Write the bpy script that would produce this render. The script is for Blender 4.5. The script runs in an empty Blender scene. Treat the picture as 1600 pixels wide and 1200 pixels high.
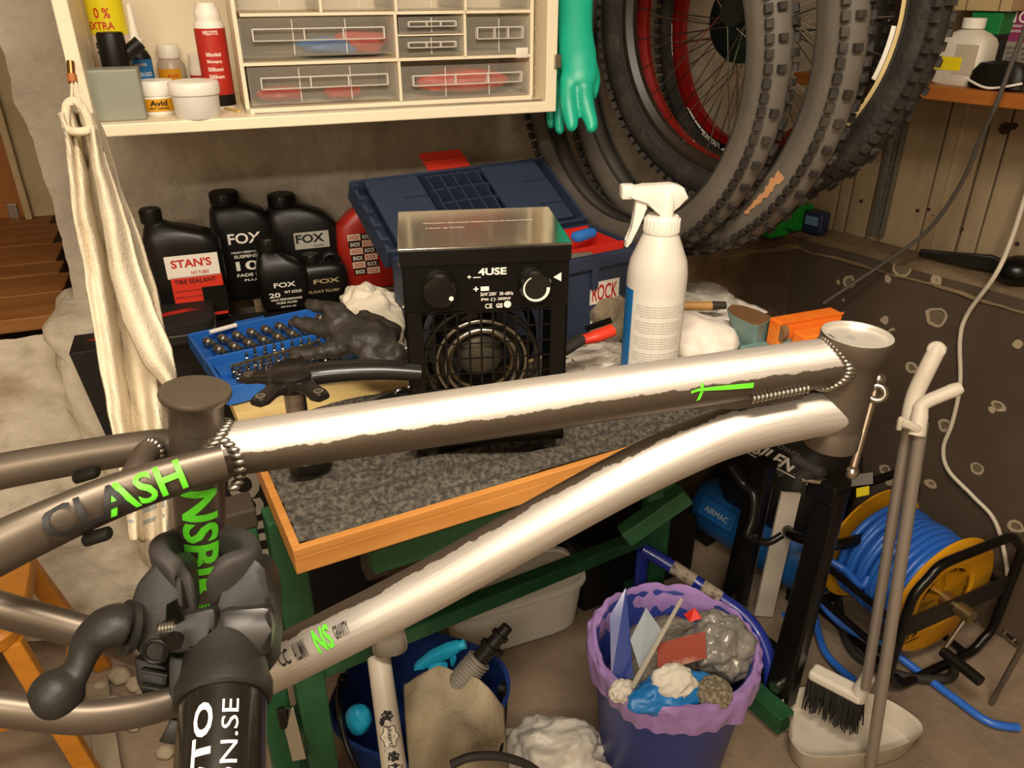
import bpy, bmesh, math, random
from mathutils import Vector, Matrix, noise, Euler
R = math.radians
V = Vector
C = bpy.context.scene.collection
sc = bpy.context.scene
random.seed(7)

# ------------------------------------------------------------------ camera
F = 1220.0                       # focal length in pixels of a 1600x1200 frame
TH = R(27.4)
CT, ST = math.cos(TH), math.sin(TH)
CAMZ = 1.38
cd = bpy.data.cameras.new('camera')
cam = bpy.data.objects.new('camera', cd)
C.objects.link(cam)
cam.location = (0, 0, CAMZ)
cam.rotation_euler = (R(90) - TH, 0, 0)
cd.sensor_width = 36
cd.lens = F / 1600 * 36
cd.clip_start = 0.02
sc.camera = cam

# ------------------------------------------------------------------ world, lights, exposure
w = bpy.data.worlds.new('world')
sc.world = w
w.use_nodes = True
w.node_tree.nodes['Background'].inputs[0].default_value = (0, 0, 0, 1)
w.node_tree.nodes['Background'].inputs[1].default_value = 0.0
sc.view_settings.view_transform = 'Standard'
sc.view_settings.look = 'None'
sc.view_settings.gamma = 1
sc.view_settings.use_curve_mapping = False
sc.view_settings.exposure = 0.35
# the room is lit by ceiling lamps above and behind the picture; no other light
for nm, loc, lx, ly, pw_, rz in (('ceiling_bench_offscreen', (0.12, 0.15, 2.12), 0.8, 0.16, 27, 0), ('ceiling_room_offscreen', (-0.4, -1.0, 2.12), 1.15, 0.16, 36, 0.3)):
    l = bpy.data.lights.new(nm, 'AREA')
    l.shape = 'RECTANGLE'; l.size = lx; l.size_y = ly
    l.energy = pw_; l.color = (1, 0.88, 0.72)
    o = bpy.data.objects.new(nm, l)
    C.objects.link(o); o.location = loc; o.rotation_euler = (0, 0, rz)

# ------------------------------------------------------------------ pixel to place
def ray(px, py):
    a = (px - 800) / F; b = (600 - py) / F
    return V((a, CT + b * ST, -ST + b * CT))
def P(px, py, t): return V((0, 0, CAMZ)) + ray(px, py) * t            # at a depth
def PZ(px, py, z):                                                    # on a level surface
    r = ray(px, py); return V((0, 0, CAMZ)) + r * ((z - CAMZ) / r.z)
def PP(px, py, o, n):                                                 # on a plane
    r = ray(px, py); c = V((0, 0, CAMZ)); return c + r * ((V(o) - c).dot(n) / r.dot(n))
def zat(px, py, pt):                                                  # height of a pixel straight above a place
    r = ray(px, py); return CAMZ + pt.y * r.z / r.y
def dep(p): return p[1] * CT - (p[2] - CAMZ) * ST
def mpp(p): return dep(p) / F                                         # metres per pixel at a place

WA = R(20.4)                                     # back wall heading
D1 = V((math.cos(WA), math.sin(WA), 0)); N1 = V((math.sin(WA), -math.cos(WA), 0))
A0 = V((-0.58, 1.578, 0))
def UW(u, v, z): return A0 + D1 * u + N1 * v + V((0, 0, z))
def pw(px, py, v=0): return PP(px, py, A0 + N1 * v, N1)
def wuz(px, py, v=0):
    p = pw(px, py, v); return (p - A0).dot(D1), p.z
D2 = V((0.6, -0.8, 0)); NR = V((-0.8, -0.6, 0))  # right wall heading, towards the camera
B0 = V((0.94, 1.864, 0))
def UR(u, v, z): return B0 + D2 * u + NR * v + V((0, 0, z))
def ruz(px, py, v=0):
    p = PP(px, py, B0 + NR * v, NR); return (p - B0).dot(D2), p.z
BZ = 0.80                                        # bench top
BA = R(27.5)
BX = V((math.cos(BA), math.sin(BA), 0)); BY = V((-math.sin(BA), math.cos(BA), 0))
Q0 = PZ(458, 862, BZ)
def UB(x, y, z=0): return Q0 + BX * x + BY * y + V((0, 0, z))

# ------------------------------------------------------------------ materials
def lin(h):
    h = h.lstrip('#'); c = [int(h[i:i + 2], 16) / 255 for i in (0, 2, 4)]
    return tuple(x / 12.92 if x <= .04045 else ((x + .055) / 1.055) ** 2.4 for x in c) + (1,)
MC = {}
def M(name, hx='808080', rough=.5, metal=0., vary=None, bump=None, coat=0., trans=0., ior=1.45, sss=0., alpha=1., emit=0., aniso=None, spec=.5):
    """vary=(hex2, scale, low, high[, stretch]); bump=(scale, strength)"""
    if name in MC: return MC[name]
    m = bpy.data.materials.new(name); m.use_nodes = True
    nt = m.node_tree; N = nt.nodes; L = nt.links; b = N['Principled BSDF']; I = b.inputs
    I['Base Color'].default_value = lin(hx); I['Roughness'].default_value = rough; I['Metallic'].default_value = metal
    I['Coat Weight'].default_value = coat; I['Transmission Weight'].default_value = trans; I['IOR'].default_value = ior
    I['Alpha'].default_value = alpha; I['Specular IOR Level'].default_value = spec
    if sss: I['Subsurface Weight'].default_value = sss; I['Subsurface Radius'].default_value = (.02, .015, .01)
    if emit: I['Emission Color'].default_value = lin(hx); I['Emission Strength'].default_value = emit
    tc = N.new('ShaderNodeTexCoord')
    if vary:
        src = tc.outputs['Object']
        if len(vary) > 4:
            mp = N.new('ShaderNodeMapping'); mp.inputs['Scale'].default_value = vary[4]; L.new(src, mp.inputs[0]); src = mp.outputs[0]
        t = N.new('ShaderNodeTexNoise'); t.inputs['Scale'].default_value = vary[1]; t.inputs['Detail'].default_value = 8; t.inputs['Roughness'].default_value = .6
        L.new(src, t.inputs['Vector'])
        r = N.new('ShaderNodeValToRGB'); r.color_ramp.elements[0].position = vary[2]; r.color_ramp.elements[1].position = vary[3]
        r.color_ramp.elements[0].color = lin(hx); r.color_ramp.elements[1].color = lin(vary[0])
        L.new(t.outputs['Fac'], r.inputs[0]); L.new(r.outputs[0], I['Base Color'])
    if bump:
        t2 = N.new('ShaderNodeTexNoise'); t2.inputs['Scale'].default_value = bump[0]; t2.inputs['Detail'].default_value = 6
        L.new(tc.outputs['Object'], t2.inputs['Vector'])
        bp = N.new('ShaderNodeBump'); bp.inputs['Strength'].default_value = bump[1]; bp.inputs['Distance'].default_value = .01
        L.new(t2.outputs['Fac'], bp.inputs['Height']); L.new(bp.outputs[0], I['Normal'])
    MC[name] = m
    return m

# ------------------------------------------------------------------ objects
ROOT = {}
def tag(o, label=None, cat=None, group=None, kind=None):
    if label: o['label'] = label
    if cat: o['category'] = cat
    if group: o['group'] = group
    if kind: o['kind'] = kind
    return o
def thing(name, label, cat, loc=(0, 0, 0), rz=0., group=None):
    o = bpy.data.objects.new(name, None); C.objects.link(o)
    o.location = loc; o.rotation_euler = (0, 0, rz); o.empty_display_size = .02
    ROOT[o.name] = Matrix.Translation(V(loc)) @ Matrix.Rotation(rz, 4, 'Z')
    return tag(o, label, cat, group)
def part(name, bm, mat, parent=None, world=True, smooth=True, kind=None, label=None, angle=40):
    if parent is not None and world: bm.transform(ROOT[parent.name].inverted())
    me = bpy.data.meshes.new(name)
    bmesh.ops.recalc_face_normals(bm, faces=bm.faces)
    bm.to_mesh(me); bm.free()
    if smooth:
        me.polygons.foreach_set('use_smooth', [True] * len(me.polygons))
        me.set_sharp_from_angle(angle=R(angle))
    o = bpy.data.objects.new(name, me); C.objects.link(o)
    if mat is not None: me.materials.append(mat)
    if parent is not None:
        o.parent = parent; ROOT[o.name] = ROOT[parent.name]
    else: ROOT[o.name] = Matrix()
    if kind: o['kind'] = kind
    if label: o['label'] = label
    return o
def solo(name, bm, mat, label, cat, group=None, base=None, smooth=True, kind=None, angle=40):
    """a thing that is one mesh, its origin at its base"""
    if base is None:
        zs = [v.co.z for v in bm.verts]; n = len(zs)
        base = V((sum(v.co.x for v in bm.verts) / n, sum(v.co.y for v in bm.verts) / n, min(zs)))
    bm.transform(Matrix.Translation(-V(base)))
    o = part(name, bm, mat, None, smooth=smooth, kind=kind, angle=angle); o.location = base
    ROOT[o.name] = Matrix.Translation(V(base))
    return tag(o, label, cat, group)
def struct(name, bm, mat, parent=None, smooth=True, label=None):
    o = part(name, bm, mat, parent, smooth=smooth)
    if parent is None: o['kind'] = 'structure'
    if label: o['label'] = label
    return o
def copy_tree(o, parent=None):
    c = o.copy(); C.objects.link(c)
    if parent is not None: c.parent = parent
    for ch in [x for x in o.children]: copy_tree(ch, c)
    return c

# ------------------------------------------------------------------ shapes
def nb(): return bmesh.new()
def box(bm, c, s, X=None, Y=None, Z=None, bev=0.):
    """box of full size s about c along axes X, Y, Z"""
    X = V(X or (1, 0, 0)); Y = V(Y) if Y is not None else (V((0, 0, 1)).cross(X)).normalized(); Z = V(Z) if Z is not None else X.cross(Y).normalized()
    t = nb(); bmesh.ops.create_cube(t, size=1)
    for v in t.verts: v.co = V((v.co.x * s[0], v.co.y * s[1], v.co.z * s[2]))
    if bev: bmesh.ops.bevel(t, geom=t.edges[:], offset=bev, segments=2, profile=.5, affect='EDGES')
    for v in t.verts: v.co = V(c) + X * v.co.x + Y * v.co.y + Z * v.co.z
    join(bm, t); return bm
def join(bm, t):
    me = bpy.data.meshes.new('tmp'); t.to_mesh(me); t.free(); bm.from_mesh(me); bpy.data.meshes.remove(me)
def bar(bm, a, b, wd, ht, up=(0, 0, 1), bev=0.):
    a, b = V(a), V(b); X = (b - a).normalized(); Y = V(up).cross(X).normalized(); Z = X.cross(Y)
    return box(bm, (a + b) / 2, ((b - a).length, wd, ht), X, Y, Z, bev)
def loft(bm, rings, cap=True, closed=False):
    vs = [[bm.verts.new(p) for p in r] for r in rings]; n = len(vs[0])
    prs = list(zip(vs, vs[1:])) + ([(vs[-1], vs[0])] if closed else [])
    for r0, r1 in prs:
        for i in range(n): bm.faces.new((r0[i], r0[(i + 1) % n], r1[(i + 1) % n], r1[i]))
    if cap and not closed:
        bm.faces.new(vs[0][::-1]); bm.faces.new(vs[-1])
    return vs
def axes(d, up=None):
    d = V(d).normalized(); up = V(up) if up is not None else (V((0, 0, 1)) if abs(d.z) < .95 else V((0, 1, 0)))
    x = up.cross(d).normalized(); return x, d.cross(x).normalized()
def tube(bm, a, b, r0, r1=None, n=20, cap=True):
    a, b = V(a), V(b); r1 = r0 if r1 is None else r1; x, y = axes(b - a)
    loft(bm, [[p + (x * math.cos(k * math.tau / n) + y * math.sin(k * math.tau / n)) * r for k in range(n)] for p, r in ((a, r0), (b, r1))], cap)
    return bm
def spline(pts, k=8, closed=False):
    pts = [V(p) for p in pts]; o = []; n = len(pts)
    for i in range(n if closed else n - 1):
        if closed: p0, p1, p2, p3 = (pts[(i + j) % n] for j in (-1, 0, 1, 2))
        else: p0, p1, p2, p3 = pts[max(i - 1, 0)], pts[i], pts[i + 1], pts[min(i + 2, n - 1)]
        for j in range(k):
            t = j / k
            o.append(.5 * (2 * p1 + (p2 - p0) * t + (2 * p0 - 5 * p1 + 4 * p2 - p3) * t * t + (3 * p1 - p0 - 3 * p2 + p3) * t ** 3))
    if not closed: o.append(pts[-1].copy())
    return o
def sweep(bm, pts, r, n=12, up=None, closed=False, cap=True, sec=None, uv=False):
    """round tube along points; r number, list or function of 0..1; sec=(wide, high) flattens"""
    m = len(pts); rings = []; x = None
    for i, p in enumerate(pts):
        d = (pts[(i + 1) % m] - pts[i - 1]) if closed else (pts[min(i + 1, m - 1)] - pts[max(i - 1, 0)])
        if x is None or up is not None: x, y = axes(d, up)
        else:
            x = (x - d.normalized() * x.dot(d.normalized())).normalized(); y = d.normalized().cross(x)
        rr = r(i / (m - 1)) if callable(r) else (r[i] if isinstance(r, (list, tuple)) else r)
        sx, sy = sec if sec else (1, 1)
        rings.append([V(p) + (x * math.cos(k * math.tau / n) * sx + y * math.sin(k * math.tau / n) * sy) * rr for k in range(n)])
    vs = loft(bm, rings, cap, closed)
    if uv:
        lay = bm.loops.layers.uv.verify(); idx = {}
        for i, r_ in enumerate(vs):
            for k, v in enumerate(r_): idx[v] = (i / (m - 1), k / n)
        for f in bm.faces:
            us = [idx[l.vert] for l in f.loops]
            big = max(u[1] for u in us) > .7
            for l, u in zip(f.loops, us): l[lay].uv = (u[0], u[1] + 1 if big and u[1] < .3 else u[1])
    return bm
def lathe(bm, prof, o=(0, 0, 0), ax=(0, 0, 1), n=32, a0=0., a1=None, ref=None, cap=True):
    """prof: (radius, height) pairs about the axis; a0..a1 for a part turn"""
    x, y = axes(ax, ref); z = V(ax).normalized(); o = V(o)
    full = a1 is None; k = n if full else n + 1; a1 = math.tau if full else a1
    vs = [[bm.verts.new(o + z * h + (x * math.cos(a0 + (a1 - a0) * i / n) + y * math.sin(a0 + (a1 - a0) * i / n)) * max(r, 1e-5)) for i in range(k)] for r, h in prof]
    for q0, q1 in zip(vs, vs[1:]):
        for i in range(n): bm.faces.new((q0[i], q0[(i + 1) % k], q1[(i + 1) % k], q1[i]))
    if full and cap:
        if prof[0][0] > 1e-4: bm.faces.new(vs[0][::-1])
        if prof[-1][0] > 1e-4: bm.faces.new(vs[-1])
    return bm
def torus(bm, o, ax, Rr, r, n=64, m=12, up=None):
    x, y = axes(ax, up); z = V(ax).normalized(); o = V(o)
    rings = []
    for i in range(n):
        a = math.tau * i / n; e = x * math.cos(a) + y * math.sin(a)
        rings.append([o + e * (Rr + r * math.cos(k * math.tau / m)) + z * r * math.sin(k * math.tau / m) for k in range(m)])
    loft(bm, rings, closed=True); return bm
def sring(c, hx, hy, X, Y, e=4., n=28):
    """rounded rectangle ring, e=2 ellipse and higher squarer"""
    o = []
    for k in range(n):
        a = math.tau * (k + .5) / n; ca, sa = math.cos(a), math.sin(a)
        o.append(V(c) + X * hx * math.copysign(abs(ca) ** (2 / e), ca) + Y * hy * math.copysign(abs(sa) ** (2 / e), sa))
    return o
def prism(bm, pts, thick, X, Y, o=(0, 0, 0), bev=0.):
    """outline pts (x, y) in the plane X, Y at o, thickened both ways along the normal"""
    X, Y, o = V(X), V(Y), V(o); Z = X.cross(Y).normalized(); t = nb()
    a = [t.verts.new(o + X * p[0] + Y * p[1] - Z * thick / 2) for p in pts]
    b = [t.verts.new(o + X * p[0] + Y * p[1] + Z * thick / 2) for p in pts]
    n = len(pts)
    t.faces.new(a[::-1]); t.faces.new(b)
    for i in range(n): t.faces.new((a[i], a[(i + 1) % n], b[(i + 1) % n], b[i]))
    if bev: bmesh.ops.bevel(t, geom=t.edges[:], offset=bev, segments=2, profile=.5, affect='EDGES')
    join(bm, t); return bm
def ball(bm, c, r, n=16, s=(1, 1, 1), X=(1, 0, 0), Y=(0, 1, 0), Z=(0, 0, 1)):
    t = nb(); bmesh.ops.create_uvsphere(t, u_segments=n, v_segments=max(6, n // 2), radius=r)
    X, Y, Z = V(X), V(Y), V(Z)
    for v in t.verts: v.co = V(c) + X * v.co.x * s[0] + Y * v.co.y * s[1] + Z * v.co.z * s[2]
    join(bm, t); return bm
def grid(bm, f, nu, nv, uv=False):
    g = [[bm.verts.new(f(i / nu, j / nv)) for j in range(nv + 1)] for i in range(nu + 1)]
    for i in range(nu):
        for j in range(nv): bm.faces.new((g[i][j], g[i + 1][j], g[i + 1][j + 1], g[i][j + 1]))
    return g
def nz(p, s, o=3, seed=0.): return noise.fractal(V(p) * s + V((seed, seed * 1.7, -seed)), 1.0, 2.0, o)
def crumple(bm, c, s, seed=1, amp=.35, fr=3., sub=4, floor=None, X=(1, 0, 0)):
    """creased lump, flattened where it lies"""
    t = nb(); bmesh.ops.create_icosphere(t, subdivisions=sub, radius=1)
    X = V(X); Y = V((0, 0, 1)).cross(X)
    for v in t.verts:
        d = v.co.normalized()
        k = 1 + amp * (.55 * noise.fractal(d * fr * .45 + V((seed, 0, seed)), 1.5, 2., 3) + .5 * (.45 - abs(noise.fractal(d * fr * .55 + V((seed * 2, 5, 1)), 1.5, 2., 3))))
        p = d * k; q = V(c) + X * p.x * s[0] + Y * p.y * s[1] + V((0, 0, p.z * s[2]))
        if floor is not None and q.z < floor: q.z = floor + .0005 * abs(p.x)
        v.co = q
    join(bm, t); return bm
def remesh(o, vox=.003, smooth=4):
    md = o.modifiers.new('remesh', 'REMESH'); md.mode = 'VOXEL'; md.voxel_size = vox; md.use_smooth_shade = True
    s = o.modifiers.new('smooth', 'SMOOTH'); s.iterations = smooth; s.factor = .5
    return o
def solid(o, t=.002):
    md = o.modifiers.new('solidify', 'SOLIDIFY'); md.thickness = t; md.offset = 0; return o
def text_bm(s, wd=None, ht=None, bold=0., shear=0.):
    cu = bpy.data.curves.new('t', 'FONT'); cu.body = s; cu.size = 1; cu.offset = bold; cu.shear = shear; cu.resolution_u = 3; cu.fill_mode = 'FRONT'
    ob = bpy.data.objects.new('t', cu); C.objects.link(ob)
    dg = bpy.context.evaluated_depsgraph_get()
    me = bpy.data.meshes.new_from_object(ob.evaluated_get(dg))
    bm = nb(); bm.from_mesh(me); bpy.data.meshes.remove(me); bpy.data.objects.remove(ob); bpy.data.curves.remove(cu)
    xs = [v.co.x for v in bm.verts]; ys = [v.co.y for v in bm.verts]
    cx, cy = (min(xs) + max(xs)) / 2, (min(ys) + max(ys)) / 2; W, H = max(xs) - min(xs), max(ys) - min(ys)
    kx = wd / W if wd else ht / H; ky = ht / H if ht else kx
    for v in bm.verts: v.co = V(((v.co.x - cx) * kx, (v.co.y - cy) * ky, 0))
    return bm
def cuts(bm, axis, step):
    n = V((1, 0, 0)) if axis == 0 else V((0, 1, 0))
    xs = [v.co[axis] for v in bm.verts]; x = min(xs) + step
    while x < max(xs):
        bmesh.ops.bisect_plane(bm, geom=bm.verts[:] + bm.edges[:] + bm.faces[:], plane_co=n * x, plane_no=n); x += step
def text_flat(name, s, o, X, Y, wd, ht, mat, parent, bold=0., shear=0.):
    bm = text_bm(s, wd, ht, bold, shear); X, Y, o = V(X), V(Y), V(o)
    for v in bm.verts: v.co = o + X * v.co.x + Y * v.co.y
    return part(name, bm, mat, parent, smooth=False)
def text_wrap(name, s, f, wd, ht, mat, parent, bold=0., step=.004, axis=1, shear=0.):
    bm = text_bm(s, wd, ht, bold, shear); cuts(bm, axis, step)
    for v in bm.verts: v.co = f(v.co.x, v.co.y)
    return part(name, bm, mat, parent, smooth=False)
Z = V((0, 0, 1))
# ================================================================== materials
PLASTER = M('grey_plaster', '9c9182', .9, vary=('bfb4a2', 5, .35, .7), bump=(34, .8))
WHITEWASH = M('whitewash', 'cfc5b2', .9, vary=('a08e74', 7, .5, .75), bump=(40, .6))
FLOORM = M('concrete_floor', '6f5f4f', .75, vary=('97836c', 3.2, .35, .68), bump=(60, .25))
CREAM = M('cream_paint', 'f1e3c6', .45, vary=('dccbab', 9, .6, .8))
BLACKP = M('black_plastic', '14120d', .42, spec=.3)
BLACKM = M('black_metal', '100e0c', .3, coat=.1, spec=.3)
RUBBER = M('rubber', '2a2723', .7, bump=(90, .1))
WHITEP = M('white_plastic', 'efe9dd', .4)
CHROME = M('steel', 'b9b4aa', .25, 1.)
ALU = M('brushed_aluminium', 'b5aea4', .38, 1., vary=('97908a', 14, .4, .7, (1, 1, 8)))
WPRINT = M('white_print', 'efe8da', .55)
BPRINT = M('black_print', '141210', .6)
RPRINT = M('red_print', 'c5281c', .5)
GREENP = M('green_print', '5fd62a', .5)

# ------------------------------------------------------------------ setting
def rough(f, n, nu, nv, amp, sc_, seed=0., jag=None):
    bm = nb()
    def g(a, b):
        p = f(a, b); return p + n * (amp * nz(p, sc_, 5, seed) + .35 * amp * abs(nz(p, sc_ * 3.5, 3, seed + 3)))
    grid(bm, g, nu, nv); return bm
CEIL = 2.16
bm = nb()
fl = lambda a, b: V((-2.62 + 4.82 * a, -1.5 + 4.2 * b, .004 * nz((a * 8, b * 8, 0), 1, 3) - .004))
grid(bm, fl, 90, 90); struct('floor', bm, FLOORM)
bm = nb(); box(bm, (-.1, .6, CEIL + .03), (5.1, 4.2, .06)); struct('ceiling', bm, M('ceiling_paint', 'd8cdb8', .8), smooth=False)
LZ = .80 - .003                                            # ledge height
UE = -.315                                                 # ragged left end of the back wall
UC = 1.447                                                 # room corner along the back wall
# upper back wall, thick, with the ragged edge where the doorway is
bm = nb()
def edge(z): return UE + .018 * nz((0, 0, z), 7, 4, 2.) + (.03 if z < 1.0 else 0) * (1.0 - z)
def fw(a, b):
    z = LZ - .35 + (CEIL - LZ + .35) * b; u0 = edge(z); p = UW(u0 + (UC - u0) * a, 0, z)
    return p + N1 * (.02 * nz(p, 3.2, 5) + .008 * abs(nz(p, 14, 3, 3.)))
g = grid(bm, fw, 190, 130)
back = [bm.verts.new(v.co - N1 * .16 + D1 * .02) for v in g[0]]
for j in range(130): bm.faces.new((g[0][j], g[0][j + 1], back[j + 1], back[j]))
struct('wall_back', bm, PLASTER)
LV = .128                                                  # lower walls stand proud of the upper ones by a ledge
def mspots():
    m = M('stained_concrete', '4a3a2a', .85, vary=('7d6a52', 4, .45, .62), bump=(45, .5)); return m
# dark lower wall with flaked round spots
def flaked():
    m = bpy.data.materials.new('flaked_dark_concrete'); m.use_nodes = True; nt = m.node_tree; N, L = nt.nodes, nt.links; b = N['Principled BSDF']
    tc = N.new('ShaderNodeTexCoord'); b.inputs['Roughness'].default_value = .8
    ns = N.new('ShaderNodeTexNoise'); ns.inputs['Scale'].default_value = 14; ns.inputs['Detail'].default_value = 5; L.new(tc.outputs['Object'], ns.inputs['Vector'])
    mx = N.new('ShaderNodeMixRGB'); mx.inputs[0].default_value = .035; L.new(tc.outputs['Object'], mx.inputs[1]); L.new(ns.outputs['Color'], mx.inputs[2])
    vo = N.new('ShaderNodeTexVoronoi'); vo.inputs['Scale'].default_value = 17; vo.inputs['Randomness'].default_value = 1; L.new(mx.outputs[0], vo.inputs['Vector'])
    n2 = N.new('ShaderNodeTexNoise'); n2.inputs['Scale'].default_value = 4; L.new(tc.outputs['Object'], n2.inputs['Vector'])
    # spot size changes from cell to cell, most cells have none
    sp = N.new('ShaderNodeSeparateColor'); L.new(vo.outputs['Color'], sp.inputs[0])
    ma = N.new('ShaderNodeMath'); ma.operation = 'MULTIPLY_ADD'; ma.inputs[1].default_value = .62; ma.inputs[2].default_value = -.22; L.new(sp.outputs[0], ma.inputs[0])
    d = N.new('ShaderNodeMath'); d.operation = 'SUBTRACT'; L.new(ma.outputs[0], d.inputs[0]); L.new(vo.outputs['Distance'], d.inputs[1])
    rp = N.new('ShaderNodeValToRGB'); rp.color_ramp.elements[0].position = 0; rp.color_ramp.elements[0].color = (0, 0, 0, 1); rp.color_ramp.elements[1].position = .015; rp.color_ramp.elements[1].color = (1, 1, 1, 1)
    e = rp.color_ramp.elements.new(.09); e.color = (1, 1, 1, 1); e = rp.color_ramp.elements.new(.13); e.color = (.25, .25, .25, 1)
    L.new(d.outputs[0], rp.inputs[0])
    n3 = N.new('ShaderNodeValToRGB'); n3.color_ramp.elements[0].color = lin('3a2e22'); n3.color_ramp.elements[1].color = lin('564636'); L.new(n2.outputs['Fac'], n3.inputs[0])
    c = N.new('ShaderNodeMixRGB'); c.inputs[2].default_value = lin('a8977c'); L.new(rp.outputs[0], c.inputs[0]); L.new(n3.outputs[0], c.inputs[1]); L.new(c.outputs[0], b.inputs['Base Color'])
    bp = N.new('ShaderNodeBump'); bp.inputs['Strength'].default_value = .6; bp.inputs['Distance'].default_value = .006; L.new(rp.outputs[0], bp.inputs['Height']); L.new(bp.outputs[0], b.inputs['Normal'])
    return m
ULC = UC - .166                                            # corner of the lower walls
wl = rough(lambda a, b: UW(.02 + (ULC + .14 - .02) * a, LV, LZ * b), N1, 130, 60, .016, 4)
struct('wall_back_lower', wl, mspots())
KU = -.36 + .13
bm = rough(lambda a, b: UR(-.36 + 2.5 * a, LV, LZ * b), NR, 150, 60, .006, 5, 4.)
struct('wall_right_lower', bm, flaked())
# ledges
LEDGE = M('ledge_concrete', '6d5a42', .85, vary=('8a7759', 8, .4, .7), bump=(50, .4))
bm = rough(lambda a, b: UW(.02 + (UC + .0 - .02) * a, -.03 + (LV + .052) * b - max(0, (b - .75)) * .06, LZ - max(0, (b - .7)) * .09), Z, 120, 10, .008, 9)
struct('trim_1', bm, LEDGE, label='worn concrete ledge along the back wall')
bm = rough(lambda a, b: UR(-.36 + 2.55 * a, -.03 + (LV + .052) * b - max(0, (b - .75)) * .06, LZ - max(0, (b - .7)) * .09), Z, 120, 10, .008, 9, 6.)
struct('trim_2', bm, LEDGE, label='worn concrete ledge along the right wall')
# planked right wall
PLANKM = M('painted_plank', '9a876a', .6, vary=('86745a', 6, .45, .7, (3, 3, .5)), bump=(25, .12))
bm = nb(); box(bm, UR(.9, -.05, (CEIL + LZ) / 2), (3.0, .04, CEIL - LZ), D2); wr = struct('wall_right', bm, PLANKM, smooth=False)
us = [ruz(x, y)[0] for x, y in ((1303, 345), (1318, 360), (1352, 365), (1432, 390), (1490, 398), (1522, 395), (1573, 400))]
us = [us[0] - .25, us[0] - .12] + us + [us[-1] + .12 * k for k in range(1, 13)]
for i in range(len(us) - 1):
    bm = nb(); g_ = .0022
    box(bm, UR((us[i] + us[i + 1]) / 2, -.015 + .002 * ((i * 7) % 3 - 1), (CEIL + LZ) / 2), (us[i + 1] - us[i] - 2 * g_, .03, CEIL - LZ), D2, bev=.0025)
    if i == 5: box(bm, UR(us[5] + .035, .001, (CEIL + LZ) / 2), (.008, .006, CEIL - LZ), D2, bev=.002)
    part('plank', bm, PLANKM, wr, smooth=False)
# the unseen sides that close the room
FAR = M('far_paint', 'd2c7b2', .85)
bm = nb(); box(bm, (-.1, -1.5, CEIL / 2), (5.1, .06, CEIL)); struct('wall_front', bm, FAR, smooth=False)
bm = nb(); box(bm, (-2.62, .6, CEIL / 2), (.06, 4.2, CEIL)); struct('wall_left', bm, FAR, smooth=False)
bm = nb(); box(bm, (2.36, -.75, CEIL / 2), (.06, 1.5, CEIL)); struct('wall_right_rear', bm, FAR, smooth=False)
for x, y, r_ in ((1571, 201, .012), (1585, 197, .007), (1434, 329, .004), (1452, 327, .004), (1346, 314, .004), (1504, 358, .003), (1590, 381, .005), (1458, 336, .002)):
    u_, z_ = ruz(x, y); bm = nb(); lathe(bm, [(0, .0032), (r_, .003), (r_ * 1.05, 0)], UR(u_, 0, z_), NR, 12); part('knot', bm, M('knot_brown', '33241a', .8), wr)
# doorway left of the back wall: whitewashed masonry, timber steps, jamb and door
bm = rough(lambda a, b: UW(-1.9 + 1.62 * a, .03 - .05 * b, .74 * b), N1, 100, 60, .035, 4, 9.); struct('wall_left_lower', bm, WHITEWASH)
# lumpy pier foot
bm = nb(); rings = []
for k in range(40):
    b = k / 39; z = .79 * b; x0, x1 = -.30 - .07 * b + .02 * (1 - b), .06 - .10 * b + .12 * (1 - b)
    rr = []
    for p in sring(UW((x0 + x1) / 2, 0, z), (x1 - x0) / 2, .13 + .04 * (1 - b), D1, N1, 5, 56):
        n_ = (p - UW((x0 + x1) / 2, 0, z)).normalized(); rr.append(p + n_ * (.03 * nz(p, 6, 4, 1.) + .014 * nz(p, 18, 3, 4.)))
    rings.append(rr)
c_ = UW(-.27, 0, .815)
rings.append([c_ + (p - V((c_.x, c_.y, p.z))) * .8 + V((0, 0, p.z - c_.z + .018)) for p in rings[-1]])
loft(bm, rings); struct('trim_3', bm, WHITEWASH, label='lumpy whitewashed masonry foot of the wall')
PINE = M('worn_pine', 'a9713a', .6, vary=('8a5626', 5, .4, .7, (.7, 6, 6)), bump=(30, .15))
PINE2 = M('light_pine', 'dcc07c', .55, vary=('cba964', 5, .4, .7, (.7, 6, 6)))
st = thing('wooden_steps', 'worn timber landing of wide planks below the orange door', 'steps', UW(-.8, -.5, 0), WA)
ys = [497, 461, 431, 412, 383, 352, 330]
SZ = PZ(40, 497, .72).z
for i in range(6):
    v0 = (PZ(40, ys[i], SZ) - A0).dot(N1); v1 = (PZ(40, ys[i + 1], SZ) - A0).dot(N1)
    bm = nb(); ur = (PZ(100 - 5 * i, ys[i], SZ) - A0).dot(D1)
    box(bm, UW((ur - 1.5) / 2, (v0 + v1) / 2, SZ - .016), (ur + 1.5, abs(v1 - v0) - .004, .032), D1, bev=.003); part('plank', bm, PINE, st, smooth=False)
v0 = (PZ(40, 497, SZ) - A0).dot(N1)
bm = nb(); box(bm, UW(-1.15, v0 - .03, SZ - .05), (1.1, .03, .035), D1, bev=.003); part('riser', bm, PINE, st, smooth=False)
bm = nb(); box(bm, UW(-1.28, v0 + .005, SZ - .085), (1.0, .06, .03), D1, bev=.003); part('plank', bm, PINE, st, smooth=False)
bm = nb(); box(bm, UW(-1.2, v0 - .3, (SZ - .1) / 2), (1.1, .4, SZ - .1), D1); part('carcass', bm, PINE, st, smooth=False)
VD = (PZ(40, 338, SZ) - A0).dot(N1)
dj = lambda x, y: wuz(x, y, VD)[0]
jam = M('jamb_paint', 'c9b48c', .6, vary=('b39a6e', 6, .5, .75))
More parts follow.
